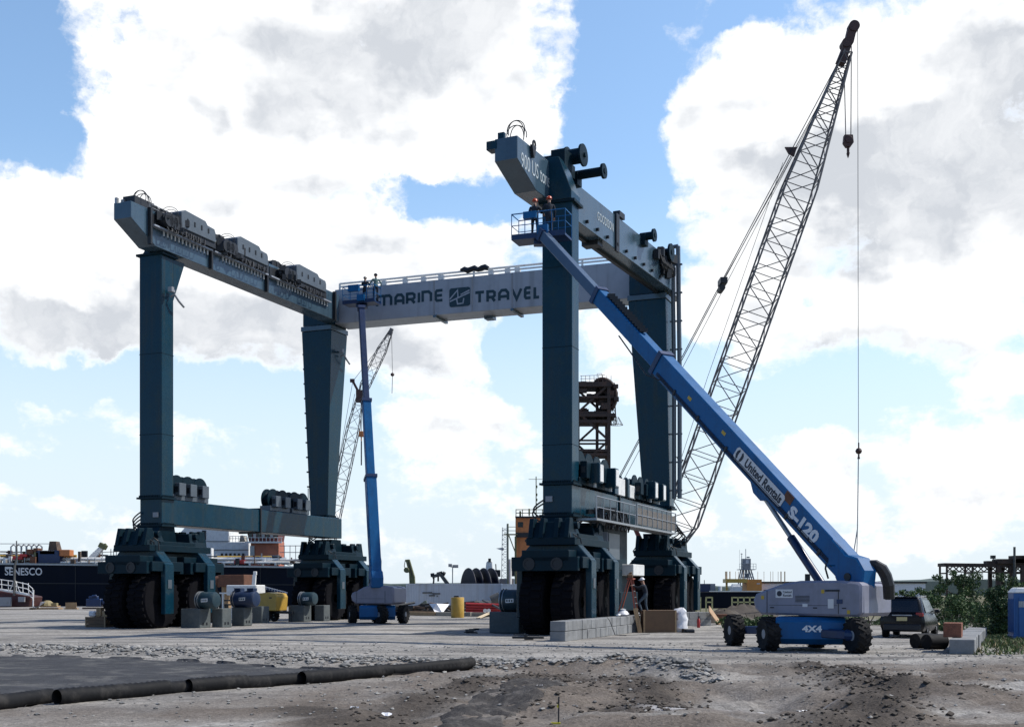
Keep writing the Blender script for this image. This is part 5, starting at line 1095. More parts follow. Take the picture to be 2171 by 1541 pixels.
# step ladder and worker
lo = wo + we*10.3 + wn_*.25; lo.z = .8; t = thing('step_ladder', 'red step ladder opened beside the worker', 'ladder', lo)
m_lad = M('ladder_red', (.3,.07,.04), .5, var=.1); lt = lo + V((.1,-.05,1.72)); ex = V((.95,-.3,0))
mb = MB()
for s in (-1, 1):
    mb.beam(lo+ex*-.42+VY*s*.26, lt+VY*s*.15, .07,.04); mb.beam(lo+ex*.45+VY*s*.26, lt+ex*.12+VY*s*.15, .07,.04)
mb.box(lt+ex*.06, (.3,.42,.06), rz=-TH); mb.build('side_rail', m_lad, t)
mb = MB()
for k in range(1, 6): f = k/6; a = lo+ex*.45+(lt+ex*.12-lo-ex*.45)*f; w = .26-.11*f; mb.beam(a-VY*w, a+VY*w, .08,.03)
mb.build('step', m_steel, t)
mb = MB(); mb.box(lt+ex*.02+V((0,0,.12)), (.26,.22,.18)); mb.cyl(lt+V((-.05,0,.2)), lt+V((.12,0,.3)), .05, n=8); tag(mb.build('tool_bag', m_ply, bevel=.03), 'brown tool bag standing on top of the red ladder', 'tool bag')
pw_ = lo + ex*.86; pw_.z = .8
person('worker in white hard hat and jeans stepping up a red ladder', (pw_.x, pw_.y, .80), R(-100), dict(pel=(0,.05,.92),waist=(0,.02,1.06),chest=(0,-.06,1.28),neck=(0,-.1,1.46),head0=(0,-.13,1.545),head1=(0,-.15,1.64),shL=(.19,-.08,1.4),shR=(-.19,-.08,1.4),
       elL=(.24,-.34,1.3),wrL=(.16,-.56,1.38),elR=(-.24,-.32,1.24),wrR=(-.16,-.54,1.34),knL=(.12,-.3,.62),anL=(.12,-.16,.24),toL=(.13,-.36,.2),knR=(-.11,.02,.48),anR=(-.12,.12,.09),toR=(-.13,-.06,.04)), [m_navy,m_jean,m_boot,m_skin], m_hatw)
# plywood box, bag and leaning boards right of the wall
co = G(1364,1341); crate(co, 1.55, 1.1, 1.06, m_ply, 'tall brown plywood box in front of the worker', V((1,.02,0)), V((-.02,1,0)), kk=1)
mb = MB(); mb.beam(co+V((-.16,-.12,.0)), co+V((-.38,-.05,1.15)), .2, .05, up=(0,1,0)); tag(mb.build('leaning_board', m_wood), 'pale board leaning against the left end of the plywood box', 'board')
mb = MB(); c = co+V((1.78,.45,0)); mb.lathe([(.2,0),(.3,.03),(.34,.2),(.31,.42),(.35,.6),(.29,.8),(.33,.98),(.24,1.12),(.1,1.16)], c, (0,0,1), 18)
mb.v = [tuple(V(p) + V((1,1,0))*.16*noise.noise(V(p)*5) + V((.05,-.05,0))*noise.noise(V(p)*13) + V((0,0,.1*noise.noise(V(p)*6)))) for p in mb.v]; tag(mb.build('plastic_bag', m_plastic, smooth=True), 'big white plastic sack standing against the right of the plywood box', 'sack')
mb = MB(); mb.box(co+V((2.05,-.05,.1)), (.5,.25,.2), rz=.4); mb.cyl(co+V((1.95,-.2,.09)), co+V((2.35,-.25,.09)), .09, n=10); tag(mb.build('scrap_motor', m_dark, bevel=.02), 'dark scrap motor on the ground by the white sack', 'scrap')
mb = MB(); a = P(1503,1289,64.5); mb.beam(a, G(1527,1323), .3, .05, up=(.3,-1,.2)); tag(mb.build('leaning_plank', M('fresh_plank',(.55,.36,.22),.8,var=.15,ns=3)), 'fresh pale plank leaning at the right end of the short block wall', 'plank')
mb = MB(); c = G(1531,1323); mb.box(c+V((0,.2,.3)), (.6,.5,.6)); tag(mb.build('brick_stack', m_rust, bevel=.02), 'rust coloured box behind the fresh pale plank', 'box')
mb = MB(); c = G(1481,1330); mb.lathe([(.07,0),(.085,.02),(.085,.4),(.05,.47),(.03,.5),(.03,.56)], c, (0,0,1), 14); t = tag(mb.build('fire_extinguisher', m_red, smooth=True), 'red fire extinguisher standing before the short block wall', 'extinguisher')
mb = MB(); mb.box(c+V((.02,-.02,.58)), (.14,.05,.05)); mb.tube([c+V((.05,0,.55)),c+V((.12,-.02,.45)),c+V((.1,-.03,.25))], .012, 5); mb.build('handle', m_dark, t)
# yellow bollard pipe
c = G(970,1309); t = thing('yellow_bollard', 'thick yellow pipe bollard standing in front of the scrap', 'bollard', c)
mb = MB(); mb.lathe([(.46,0),(.47,.03),(.47,1.44),(.45,1.47),(.4,1.47),(.4,1.3)], c, (0,0,1), 32); mb.build('pipe_shell', m_yellow, t, smooth=True)
mb = MB(); mb.box(c+V((-.08,-.2,1.53)), (.34,.12,.1)); mb.build('chain_eye', m_dark, t)
# scrap lines
def jumble(name, lab, cat, px0, px1, d, n, zmax, mats, depth=3.0, sz=(.2,1.2)):
    mb = MB(); a, b = P(px0,YH,d).x, P(px1,YH,d).x
    for i in range(n):
        x = rnd.uniform(a, b); y = d + rnd.random()*depth; z = rnd.random()**1.6*zmax; l = rnd.uniform(*sz); ang = rnd.uniform(-.5,.5); p = V((x,y,max(.06,z*.6))); v = V((math.cos(ang),math.sin(ang),rnd.uniform(-.25,.25)))*l
        mi = rnd.randrange(len(mats))
        if rnd.random() < .6: mb.beam(p-v, p+v, rnd.uniform(.06,.25), rnd.uniform(.05,.3), mi=mi)
        else: mb.cyl(p-v, p+v, rnd.uniform(.05,.18), n=8, mi=mi)
    return tag(mb.build(name, mats), lab, cat)
m_scrapg = M('scrap_grey', (.09,.09,.085), .7, var=.4, ns=2); m_scrapb = M('scrap_brown', (.10,.065,.045), .8, var=.4, ns=2)
jumble('scrap_heap', 'heap of dark scrap steel before the long pale container', 'scrap heap', 815, 950, 104, 80, 1.2, [m_scrapg,m_scrapb,m_dark])
jumble('scrap_heap', 'heap of dark pipes and beams right of the yellow bollard', 'scrap heap', 986, 1078, 108, 70, 1.5, [m_scrapg,m_scrapb,m_dark])
mb = MB(); o = P(986,1300,100)
for i in range(9):
    for j in range(4): mb.cyl((o.x+.05,o.y+.16*i,.16+.22*j),(o.x+3.1-.1*i,o.y+.16*i,.13+.2*j),.1,n=8)
tag(mb.build('red_pipe_bundle', m_red, smooth=True), 'bundle of dark red pipes lying right of the yellow bollard', 'pipe bundle')
for k, px in enumerate((1028.5, 1036)):
    mb = MB(); c = P(px,1294,96.5); mb.lathe([(.09,0),(.16,0),(.16,.14),(.09,.14)], c, (0,-1,0), 16); mb.cyl((c.x,c.y,0),(c.x,c.y,c.z-.1),.05,n=6); tag(mb.build('pale_flange', m_pipe), ('left' if k == 0 else 'right') + ' one of two pale pipe flanges before the red pipes', 'flange', 'pale pipe flanges before the red pipes')
mb = MB(); a = P(1010,1279,103); mb.tube([P(1024,1272,103),P(1044,1282,100),P(1068,1294,98)], .1, 8); tag(mb.build('bent_pipe', m_scrapg, smooth=True), 'bent dark pipe slanting down behind the teal drum', 'pipe')
mb = MB(); mb.cyl(P(1041,1272,106),P(1060,1264,106),.42,n=18); mb.lathe([(.42,0),(.36,.0),(.36,-.5)],P(1060,1264,106),(P(1060,1264,106)-P(1041,1272,106)),18); tag(mb.build('steel_culvert', m_scrapg, smooth=True), 'short fat dark pipe resting on the scrap before the pale container', 'pipe')
mb = MB()
p = [P(910,1279,102),P(926,1279,101.2),P(953,1280,102),P(938,1299,101),P(923,1300,100.6),P(918,1290,101)]; mb.prism(p, (0,.12,0)); mb.v = [tuple(V(q)+V((0,.5*noise.noise(V(q)*.9),0))) for q in mb.v]
tag(mb.build('folded_sheet', m_plastic), 'folded white sheet hanging over the scrap left of the yellow bollard', 'sheet')
mb = MB(); mb.prism([P(884,1284,108),P(907,1284,108),P(902,1272,108.4)], (0,1.2,0)); tag(mb.build('tarp_heap', M('dark_tarp',(.03,.045,.04),.8,var=.2)), 'small dark tarp peak on the scrap before the container', 'tarp')
m_ltim = M('grey_timber', (.30,.27,.22), .85, var=.25, ns=1.5)
for k, (a, b, lab, mt) in enumerate((((866,1304),(925,1305),'pale timber kerb baulk right of the far boom lift',m_wood),((926,1305),(1000,1306),'grey timber kerb baulk under the white sheet',m_ltim),((1001,1306.5),(1052,1307),'grey timber kerb baulk behind the near concrete block',m_ltim))):
    mb = MB(); mb.beam(G(*a)+V((0,0,.16)), G(*b)+V((0,0,.16)), .35, .3); tag(mb.build('timber_baulk', mt, bevel=.02), lab, 'timber', 'timber baulks along the yard edge')
mb = MB(); mb.beam(G(1014,1311)+V((0,0,.05)), G(1040,1306)+V((0,0,.3)), .3, .06); tag(mb.build('loose_plank', M('new_plank',(.62,.5,.33),.8)), 'pale loose plank left of the near concrete block', 'plank')
for (px, py, s, lab) in ((997,1343,.32,'flat dark steel scrap on the gravel left of the near wheels'),(1122,1357,.55,'flat dark steel rack lying in front of the near right wheels')):
    mb = MB(); c = G(px,py)
    for i in range(7): mb.beam(c+V((rnd.uniform(-s,s*.4)*1.4,rnd.uniform(-s,s),.05+.03*i)), c+V((rnd.uniform(-.3*s,s)*1.6,rnd.uniform(-s,s),.05+.03*i)), .1, .05)
    tag(mb.build('steel_scrap', m_dark), lab, 'scrap')
# left quay side bits
c = G(98,1291); t = thing('pallet_load', 'pallet with folded ropes and a white sheet near the barge', 'pallet', c)
mb = MB(); mb.box(c+V((0,0,.08)), (3.0,1.2,.14)); mb.box(c+V((.2,0,.3)), (2.2,1.0,.14)); mb.build('pallet_deck', m_wood, t)
mb = MB(); mb.lathe([(.7,0),(.6,.25),(.3,.5),(.05,.55)], c+V((.1,.1,.37)), (0,0,1), 10); mb.box(c+V((.9,0,.5)), (.5,.5,.3)); mb.build('rope_coil', M('tan_rope',(.28,.23,.12),.9,var=.3,ns=6), t)
mb = MB(); mb.prism([c+V((-1.0,-.65,.1)),c+V((-.75,-.65,.1)),c+V((.1,-.6,.75)),c+V((-.3,-.6,.78))], (0,.3,0)); mb.build('white_sheet', m_plastic, t)
for k, q in enumerate((74, 81)):
    c = P(q,1284,127); mb = MB(); mb.lathe([(.16,0),(.15,.7),(.2,.75),(.2,.9),(.05,.98)], V((c.x,c.y,.14)), (0,0,1), 12); mb.cyl((c.x,c.y,0),(c.x,c.y,.15),.2,n=12); tag(mb.build('quay_bollard', m_white, smooth=True), ('left' if k == 0 else 'right') + ' one of two small white bollards by the pallet load', 'bollard', 'small white bollards on the quay')
mb = MB(); c = G(149,1291); mb.box(c+V((0,.2,.35)), (1.1,.06,.7), rz=.1); mb.box(c+V((0,.35,.06)), (1.3,.5,.12)); tag(mb.build('wood_panel', m_wood), 'upright tan wooden panel on the quay left of the dark engine', 'panel')
c = G(198,1292); t = thing('engine_block', 'dark engine on a skid at the quay behind the wooden crate', 'engine', c)
mb = MB(); mb.box(c+V((0,.4,.7)), (1.5,.9,.8)); mb.box(c+V((-.1,.4,1.2)), (.9,.5,.35)); mb.cyl(c+V((.8,.4,.8)),c+V((1.05,.4,.8)),.35,n=14); mb.cyl(c+V((-.2,.1,1.35)),c+V((.3,.1,1.42)),.12,n=8); mb.build('engine_body', m_bluedk, t, bevel=.05)
mb = MB(); mb.box(c+V((.1,.4,.15)), (2.4,1.0,.16)); mb.box(c+V((1.3,.3,.4)), (.5,.4,.4)); mb.build('skid', m_scrapb, t)
# curved white bow rail of a small boat at the left edge
o = P(0,1275,118); t = thing('small_boat', 'small dark red boat with a curved white bow rail beside the barge', 'boat', (o.x,o.y,-.5))
xr = lambda px, py, d: P(px,py,d)
mb = MB()
for off in (0, 10, 20):
    mb.tube([xr(-60,1222+off,121),xr(0,1228+off,119.5),xr(30,1232+off,119),xr(58,1238+off,118.6),xr(69,1247+off,118.4),xr(71,1262+off,118.6)], .05, 6)
mb.tube([xr(-60,1246,121),xr(0,1250,119.4),xr(62,1261,118.4)], .1, 6); mb.tube([xr(71,1250,118.5),xr(70,1285,118.5)], .07, 6)
for px in (-30,-12,3,17,34,48,60): mb.tube([xr(px,1227+px*.14,119),xr(px+1,1250+px*.17,119)], .04, 6)
mb.tube([xr(32,1230,118.8),xr(42,1254,118.8)], .06, 6); mb.tube([xr(30,1230,118.8),xr(22,1249,118.8)], .06, 6); mb.build('bow_rail', m_white, t, smooth=True)
mb = MB(); mb.prism([xr(-60,1288,120),xr(62,1286,118.8),xr(66,1264,118.8),xr(0,1252,120),xr(-60,1249,121)], (0,3,0)); mb.build('hull', M('boat_maroon', (.05,.012,.010), .6, var=.4, ns=1), t, bevel=.1)
for q in ((10,1275,118.7,1.3,.9),(46,1270,118.6,.6,.5)):
    mb = MB(); mb.box(xr(*q[:3]), (q[3],.3,q[4])); mb.build('deck_locker', m_grey, t)
mb = MB(); mb.tube([xr(30,1262,118.6),xr(31,1200,118.6),xr(36,1180,118.6),xr(35,1146,118.6)], [.12,.12,.1,.06], 6); mb.build('mast', m_scrapg, t)
# ---------------------------------------------------------------- barge on the left
BD = 146.0
bx = lambda px: P(px,YH,BD).x
bz = lambda py: EYE - (py-YH)*BD/F
t = thing('tank_barge', 'long black hulled barge with white pipes on deck moored at the quay', 'barge', (bx(300), BD, -2.2))
mb = MB(); x0, x1 = bx(-260), bx(745)
pr = [(x0,-3.2),(x1-3,-3.2),(x1,1.5),(x1,bz(1203)),(bx(200),bz(1197)),(x0,bz(1192))]; mb.prism([(a,BD,z) for a, z in pr], (0,16,0)); hull = mb.build('hull', m_hull, t, bevel=.1)
mb = MB(); mb.beam((x0,BD-.08,bz(1192)),(bx(200),BD-.08,bz(1197)),.2,.22); mb.beam((bx(200),BD-.08,bz(1197)),(x1,BD-.08,bz(1203)),.2,.22); mb.build('deck_edge', m_steel, hull)
lettering('SENESCO', 1.28, V((bx(50),BD-.03,bz(1212))), (1,0,0), (0,0,1), m_sign, hull, bx(89)-bx(10), .02)
mb = MB(); mb.box((bx(18),BD-.03,bz(1203)),(.85,.02,.22)); mb.build('draft_plate', m_sign, hull)
zd = bz(1195)
for k, (y, z, r, a, b, mt) in enumerate(((BD+2,zd+.65,.22,-240,600,m_pipe),(BD+3.5,zd+1.05,.2,-240,140,m_yellow),(BD+1.2,zd+.2,.16,120,610,m_pipe),(BD+4.5,zd+.95,.18,300,560,m_yellow),(BD+5,zd+1.3,.2,-240,60,m_pipe))):
    mb = MB(); mb.cyl((bx(a),y,z),(bx(b),y,z),r,n=10)
    for q in range(int((b-a)/55)+1): mb.box((bx(a+20+55*q),y,(zd+z)/2-.1),(.2,.4,z-zd+.1))
    mb.build('deck_pipe', mt, t, smooth=True)
mb = MB()
for px in range(-30, 240, 15): mb.box((bx(px),BD+1.0,zd+.4),(.08,.08,.8))
for px in range(5, 70, 11): mb.tube([(bx(px),BD+2.5,zd+.5),(bx(px),BD+2.5,zd+2.2),(bx(px)+.35,BD+2.5,zd+2.5),(bx(px)+.7,BD+2.5,zd+2.2),(bx(px)+.7,BD+2.5,zd+1.8)],.1,6)
mb.cyl((bx(-100),BD+2.6,zd+2.6),(bx(110),BD+2.6,zd+2.6),.04,n=5); mb.build('vent_row', m_steel, t)
for px, w, h, z, mt, nm in ((56,.8,.55,1.3,m_rust,'orange_box'),(69,.6,.5,1.5,m_rust,'orange_box'),(94,1.9,.5,1.2,m_white,'hatch_housing'),(95,3.0,1.6,.1,m_bluedk,'winch_house'),(30,1.2,.4,.55,m_red,'red_box'),(42,.9,.35,.9,m_red,'red_box'),(130,1.4,.8,1.0,m_orange,'hose_saddle'),(70,.6,1.3,.2,m_olive,'valve_stand'),(370,1.2,1.3,.7,m_white,'pump_box'),(433,1.2,1.9,.1,m_white,'white_locker'),(503,1.2,.5,.0,m_red,'red_box')):
    mb = MB(); mb.box((bx(px),BD+1.6,zd+z+h/2),(w,1.4,h)); mb.build(nm, mt, t, bevel=.04)
mb = MB(); c = V((bx(97),BD+3,zd+1.0))
for k in range(3): mb.box(c+V((0,0,.28*k)),(2.2-.3*k,2,.14))
mb.hexa([c+V(q) for q in ((-.6,-.8,.7),(.6,-.8,.7),(.6,.8,.7),(-.6,.8,.7),(-.5,-.6,1.9),(.35,-.6,1.9),(.35,.6,1.9),(-.5,.6,1.9))]); mb.build('anchor_winch', m_scrapb, t, bevel=.04)
mb = MB(); mb.beam((bx(172),BD+3,zd+.5),(bx(200),BD+3,bz(1157)),.7,.7,.55,.55); mb.build('crane_boom', m_pipe, t, bevel=.04)
mb = MB(); mb.beam((bx(198),BD+3,bz(1160)),(bx(203),BD+3,bz(1151)),.8,.9); mb.beam((bx(203),BD+3,bz(1151)),(bx(207),BD+3,bz(1157)),.4); mb.box((bx(172),BD+3,zd+.3),(1,1,1)); mb.build('crane_head', m_olive, t)
mb = MB()
for px in (167, 206, 212, 218, 226): mb.tube([(bx(px),BD+5,zd),(bx(px),BD+5,bz(1160 if px > 170 else 1168))],.05,5)
for py in (1166, 1174, 1182): mb.tube([(bx(167),BD+5,bz(py+2)),(bx(227),BD+5,bz(py))],.04,5)
mb.build('scaffold', m_scrapg, t)
for nm, a, b, n, mats, zmax in (('deck_clutter',-40,240,90,None,1.7),('deck_clutter',380,720,90,None,1.0)):
    mb = MB(); ms = [m_pipe, m_scrapb, m_dark, m_rust, m_steel]
    for i in range(n):
        p = V((bx(rnd.uniform(a,b)), BD+.6+rnd.random()*5, zd+rnd.random()**1.5*zmax+.12)); mi = rnd.randrange(5); r = rnd.random()
        if r < .4: mb.box((p.x,p.y,(zd+p.z)/2), (rnd.uniform(.2,.7),.4,p.z-zd), mi=mi)
        elif r < .75: l = rnd.uniform(.5,2.0); mb.cyl(p-V((l,0,0)), p+V((l,0,rnd.uniform(-.1,.1))), rnd.uniform(.05,.11), n=6, mi=mi)
        else: mb.cyl((p.x,p.y,zd), (p.x,p.y,p.z+.3), rnd.uniform(.04,.1), n=6, mi=mi)
    tag(mb.build(nm, ms, t), kind='stuff')
mb = MB()
for q in (-20, 160, 262, 352, 452, 552, 640): mb.box((bx(q),BD-.03,zd-2.4),(.07,.06,4.2))
mb.beam((bx(-200),BD-.04,zd-2.3),(bx(700),BD-.04,zd-2.6),.06,.1); mb.build('hull_seam', m_dark, hull)
# white superstructure and orange wheelhouse (a tug lying behind the barge)
TD = 166.0; tx = lambda px: P(px,YH,TD).x; tz = lambda py: EYE - (py-YH)*TD/F
t = thing('supply_ship', 'white ship superstructure with a long window band moored behind the barge', 'ship', (tx(460), TD, -2.2))
mb = MB(); mb.prism([(tx(300),TD,-3),(tx(560),TD,-3),(tx(575),TD,tz(1188)),(tx(300),TD,tz(1188))], (0,10,0)); mb.build('hull', m_hull, t)
mb = MB(); mb.prism([(tx(382),TD+.2,tz(1190)),(tx(527),TD+.2,tz(1190)),(tx(527),TD+.2,tz(1150)),(tx(519),TD+.2,tz(1148)),(tx(485),TD+.2,tz(1148)),(tx(485),TD+.2,tz(1112)),(tx(400),TD+.2,tz(1108)),(tx(380),TD+.2,tz(1130))], (0,8,0)); sp = mb.build('deckhouse', m_white, t, bevel=.06)
mb = MB(); mb.box((tx(432),TD+.15,tz(1134)),(.55,.1,1.35)); mb.box((tx(440),TD+.15,tz(1147)),(6,.08,.06)); mb.box((tx(478),TD+.15,tz(1165)),(6.5,.08,.07)); mb.prism([(tx(405),TD+.12,tz(1164)),(tx(418),TD+.12,tz(1164)),(tx(410),TD+.12,tz(1151)),(tx(405),TD+.12,tz(1152))],(0,.1,0)); mb.build('dark_opening', m_dark, sp)
for k in range(6):
    mb = MB(); mb.box((tx(470+9*k),TD+.13,tz(1175)),(.3,.08,.35)); mb.build('porthole', m_dark, sp)
mb = MB()
for py in (1136, 1141): mb.cyl((tx(485),TD+.4,tz(py)),(tx(522),TD+.4,tz(py)),.04,n=5)
for px in range(486, 524, 6): mb.cyl((tx(px),TD+.4,tz(1148)),(tx(px),TD+.4,tz(1136)),.04,n=5)
mb.build('deck_rail', m_steel, t)
mb = MB(); mb.prism([(tx(505),TD+.5,tz(1148)),(tx(519),TD+.5,tz(1148)),(tx(513),TD+.5,tz(1134)),(tx(508),TD+.5,tz(1134))],(0,2,0)); mb.build('winch_cover', m_ltim, t)
OD = 160.0; ox = lambda px: P(px,YH,OD).x; oz = lambda py: EYE - (py-YH)*OD/F
t = thing('tugboat', 'orange brown tug wheelhouse with slanted windows behind the hoist', 'tugboat', (ox(560), OD, -2.2))
mb = MB(); mb.prism([(ox(510),OD,-3),(ox(640),OD,-3),(ox(650),OD,oz(1200)),(ox(505),OD,oz(1200))],(0,7,0)); mb.build('hull', m_redlead, t, bevel=.1)
m_tug = M('tug_orange', (.40,.13,.07), .6, var=.15, ns=1, streak=((.25,.09,.05),.4,1.5))
mb = MB(); mb.box((ox(558),OD+3,oz(1173)),(ox(588)-ox(528),4,oz(1146)-oz(1200))); mb.build('deckhouse', m_tug, t, bevel=.05)
mb = MB(); pr = [(526,1148),(586,1148),(590,1124),(521,1124)]; mb.prism([(ox(a),OD+.6,oz(z)) for a, z in pr],(0,4.5,0)); wh = mb.build('wheelhouse', m_redlead, t)
for k in range(7):
    mb = MB(); a = 526+9*k; mb.prism([(ox(a),OD+.56,oz(1140)),(ox(a+6),OD+.56,oz(1140)),(ox(a+6.5),OD+.56,oz(1128)),(ox(a-.5),OD+.56,oz(1128))],(0,.06,0)); mb.build('window', m_steel if k % 2 else m_glass, wh)
mb = MB(); mb.box((ox(558),OD+.3,oz(1149)),(ox(598)-ox(520),.3,.22)); mb.box((ox(556),OD+2,oz(1122)),(ox(592)-ox(518),5,.2))
for px in range(524, 600, 8): mb.cyl((ox(px),OD+.2,oz(1149)),(ox(px),OD+.2,oz(1139)),.04,n=5)
mb.cyl((ox(522),OD+.2,oz(1139)),(ox(598),OD+.2,oz(1139)),.04,n=5); mb.build('bridge_wing', m_white, t)
mb = MB()
for px in (600, 612, 624, 640): mb.cyl((ox(px),OD+1,oz(1200)),(ox(px),OD+1,oz(1155)),.05,n=5)
for py in (1156, 1170): mb.cyl((ox(590),OD+1,oz(py)),(ox(642),OD+1,oz(py)),.05,n=5)
mb.box((ox(580),OD+.5,oz(1186)),(1.6,.5,1.2)); mb.box((ox(532),OD+.8,oz(1172)),(.6,.1,2.0)); mb.build('deck_frame', m_steel, t)
# ---------------------------------------------------------------- containers and machinery in the middle
def container(px0, px1, d, top, lab, mat=m_container, ribs=True, dep=2.4):
    x0, x1 = P(px0,YH,d).x, P(px1,YH,d).x; z = EYE-(top-YH)*d/F; t = thing('shipping_container', lab, 'container', ((x0+x1)/2, d, 0), 0, 'pale containers along the quay')
    mb = MB(); n = max(6, int((x1-x0)/.28)); pts = [] 
    for i in range(n): a = x0 + (x1-x0)*i/n; b = x0 + (x1-x0)*(i+.5)/n; pts += [(a,d+.0,.15),(b,d+.0,.15),(b,d+.06,.15),(x0+(x1-x0)*(i+1)/n,d+.06,.15)]
    pts += [(x1,d+dep,.15),(x0,d+dep,.15)]; mb.prism(pts, (0,0,z-.25)); mb.build('body', mat, t)
    mb = MB(); mb.box(((x0+x1)/2,d+dep/2,z-.06),(x1-x0+.06,dep+.1,.1)); mb.box(((x0+x1)/2,d+dep/2,.08),(x1-x0+.06,dep+.1,.14))
    for a in (x0, x1): mb.box((a,d-.02,z/2),(.14,.12,z-.2))
    mb.build('frame_rail', mat, t); return t
c1 = container(862, 1064, 132, 1236.5, 'longest pale grey container behind the yellow bollard')
mb = MB(); x = P(925,YH,132).x
for i, (px, w, py) in enumerate(((906,1.1,1256),(925,.9,1258),(916,.7,1262),(927,.14,1263))): mb.box((P(px,YH,132).x,131.96,EYE-(py-YH)*132/F),(w,.03,.16))
mb.build('faded_marking', m_scrapg, c1)
container(1064, 1113, 130, 1237.5, 'short pale container right of the longest one', M('container_pale_blue',(.50,.56,.62),.5,var=.1,streak=((.35,.36,.36),.5,1.5)))
t = container(1112, 1185, 131, 1252, 'pale shed under a white roof left of the near right leg', m_white)
mb = MB(); mb.box((P(1150,YH,130.8).x,132,EYE-(1246-YH)*131/F),(4.6,3,.62)); mb.build('roof_beam', m_white, t)
E_ = 150.0
t = thing('knuckle_crane', 'olive truck crane jib standing upright behind the container', 'crane', P(872,1285,E_).xy.to_3d()); ex_ = lambda a, b: P(a,b,E_)
mb = MB(); mb.prism([ex_(*q) for q in ((858,1186),(868,1185),(879,1222),(880,1245),(868,1245),(867,1215),(861,1192))],(0,.9,0)); mb.cyl(ex_(862,1208)+V((0,-.3,0)),ex_(862,1208)+V((0,.8,0)),.35,n=12); mb.beam(ex_(874,1245),ex_(873,1285),.9); mb.build('jib', m_olive, t, bevel=.05)
mb = MB(); mb.tube([ex_(859,1188),ex_(857,1200),ex_(860,1206)],.05,5); mb.tube([ex_(866,1190),ex_(874,1220)],.06,5); mb.build('hose', m_hose, t)
t = thing('excavator', 'folded excavator arm showing above the container', 'excavator', P(945,1285,E_).xy.to_3d())
mb = MB(); mb.beam(ex_(951,1240),ex_(934,1217),.5,.75,.45,.5,up=(0,1,0)); mb.beam(ex_(935,1217),ex_(916,1222),.45,.5,.4,.4,up=(0,1,0)); mb.build('arm', m_scrapg, t, bevel=.04)
mb = MB(); mb.prism([ex_(*q) for q in ((915,1219),(921,1222),(920,1238),(917,1238),(918,1228))],(0,.8,0)); mb.cyl(ex_(913,1219),ex_(921,1218),.25,n=10); mb.cyl(ex_(926,1216),ex_(938,1213),.18,n=8); mb.cyl(ex_(929,1222),ex_(929,1232),.12,n=6); mb.cyl(ex_(938,1214),ex_(944,1217),.25,n=10); mb.build('bucket', m_dark, t)
mb = MB(); mb.box(P(960,1262,E_)+V((0,1,0)),(3.5,2.5,2.0)); mb.box(P(955,1280,E_)+V((0,1,0)),(4,3,.9)); mb.build('cab', m_yellow, t, bevel=.1)
t = thing('light_pole', 'slim pole with two floodlights above the container', 'light pole', P(959.5,1285,160).xy.to_3d())
mb = MB(); a = P(959.5,1280,160); a.z = 0; mb.cyl(a,P(959.5,1203,160),.07,n=8); mb.cyl(P(955,1201,160),P(966,1202,160),.06,n=6); mb.build('pole', m_steel, t)
for q, z, w in ((954.5,1198,.45),(965.5,1200,.75)):
    mb = MB(); mb.box(P(q,z,160),(w,.35,.42),rz=.3); mb.build('floodlight', m_grey, t, bevel=.03)
for q, lab in ((1001, 'left dark cable reel behind the pale containers'), (1033, 'right dark cable reel behind the pale containers')):
    c = P(q,1222,146); c.z = 2.0; t = thing('cable_reel', lab, 'cable reel', (c.x,c.y,0), 0, 'dark cable reels behind the containers'); r = EYE-(1204-YH)*146/F-2.0; 
    mb = MB(); e = V((.92,.38,0)); mb.lathe([(r,-.6),(r+.05,-.5),(r,-.4),(r*.6,-.38),(r*.6,.38),(r,.4),(r+.05,.5),(r,.6)],c,e,28); mb.build('flanges', M('reel_navy',(.008,.009,.022),.6,var=.3), t, smooth=True)
    mb = MB(); mb.box((c.x,c.y,.5),(2.2,1.6,1.0)); mb.build('cradle', m_dark, t)
W_ = 172.0; t = thing('tug_funnel', 'white tapered ship funnel rising behind the cable reels', 'ship', P(1037,1285,W_).xy.to_3d())
mb = MB(); mb.prism([P(a,b,W_) for a, b in ((1025,1245),(1046,1245),(1044,1189),(1034,1189),(1031,1192))],(0,2.2,0)); mb.box(P(1060,1237,W_)+V((0,2,0)),(5.5,4,1.4)); mb.box(P(1060,1262,W_)+V((0,2,0)),(9,5,2.6)); mb.build('casing', m_white, t, bevel=.1)
mb = MB(); mb.box(P(1038,1187,W_),(.4,.4,.5)); mb.box(P(1053,1215,W_),(1.1,1,1.0)); mb.cyl(P(1052,1215,W_),P(1051,1195,W_),.08,n=6); mb.box(P(1092,1214,W_),(1,1,1)); mb.build('mast_gear', m_dark, t)
# ladder mast with radar
t = thing('radar_mast', 'slender lattice mast with caged ladder and radar bar', 'mast', P(1073,1285,150).xy.to_3d())
mb = MB(); lattice(mb, P(1071,1245,150), P(1071,1118,150), [(0,.95,.7),(1,.7,.6)], .75, .035, (1,0,0)); mb.cyl(P(1076,1245,150),P(1076,1110,150),.12,n=8); mb.box(P(1074,1232,150)+V((0,.3,0)),(1.8,1.5,.7)); mb.beam(P(1074,1240,150),V((P(1074,1240,150).x,150,-.0)),1.4); mb.build('lattice', m_steel, t)
mb = MB(); mb.prism([P(a,b,150) for a, b in ((1052,1162),(1066,1160),(1069,1163),(1066,1167))],(0,.4,0)); mb.build('radar_bar', m_white, t)
mb = MB(); mb.cyl(P(1080,1240,149),P(1080,1185,149),.3,n=10); mb.build('white_pipe', m_white, t, smooth=True)
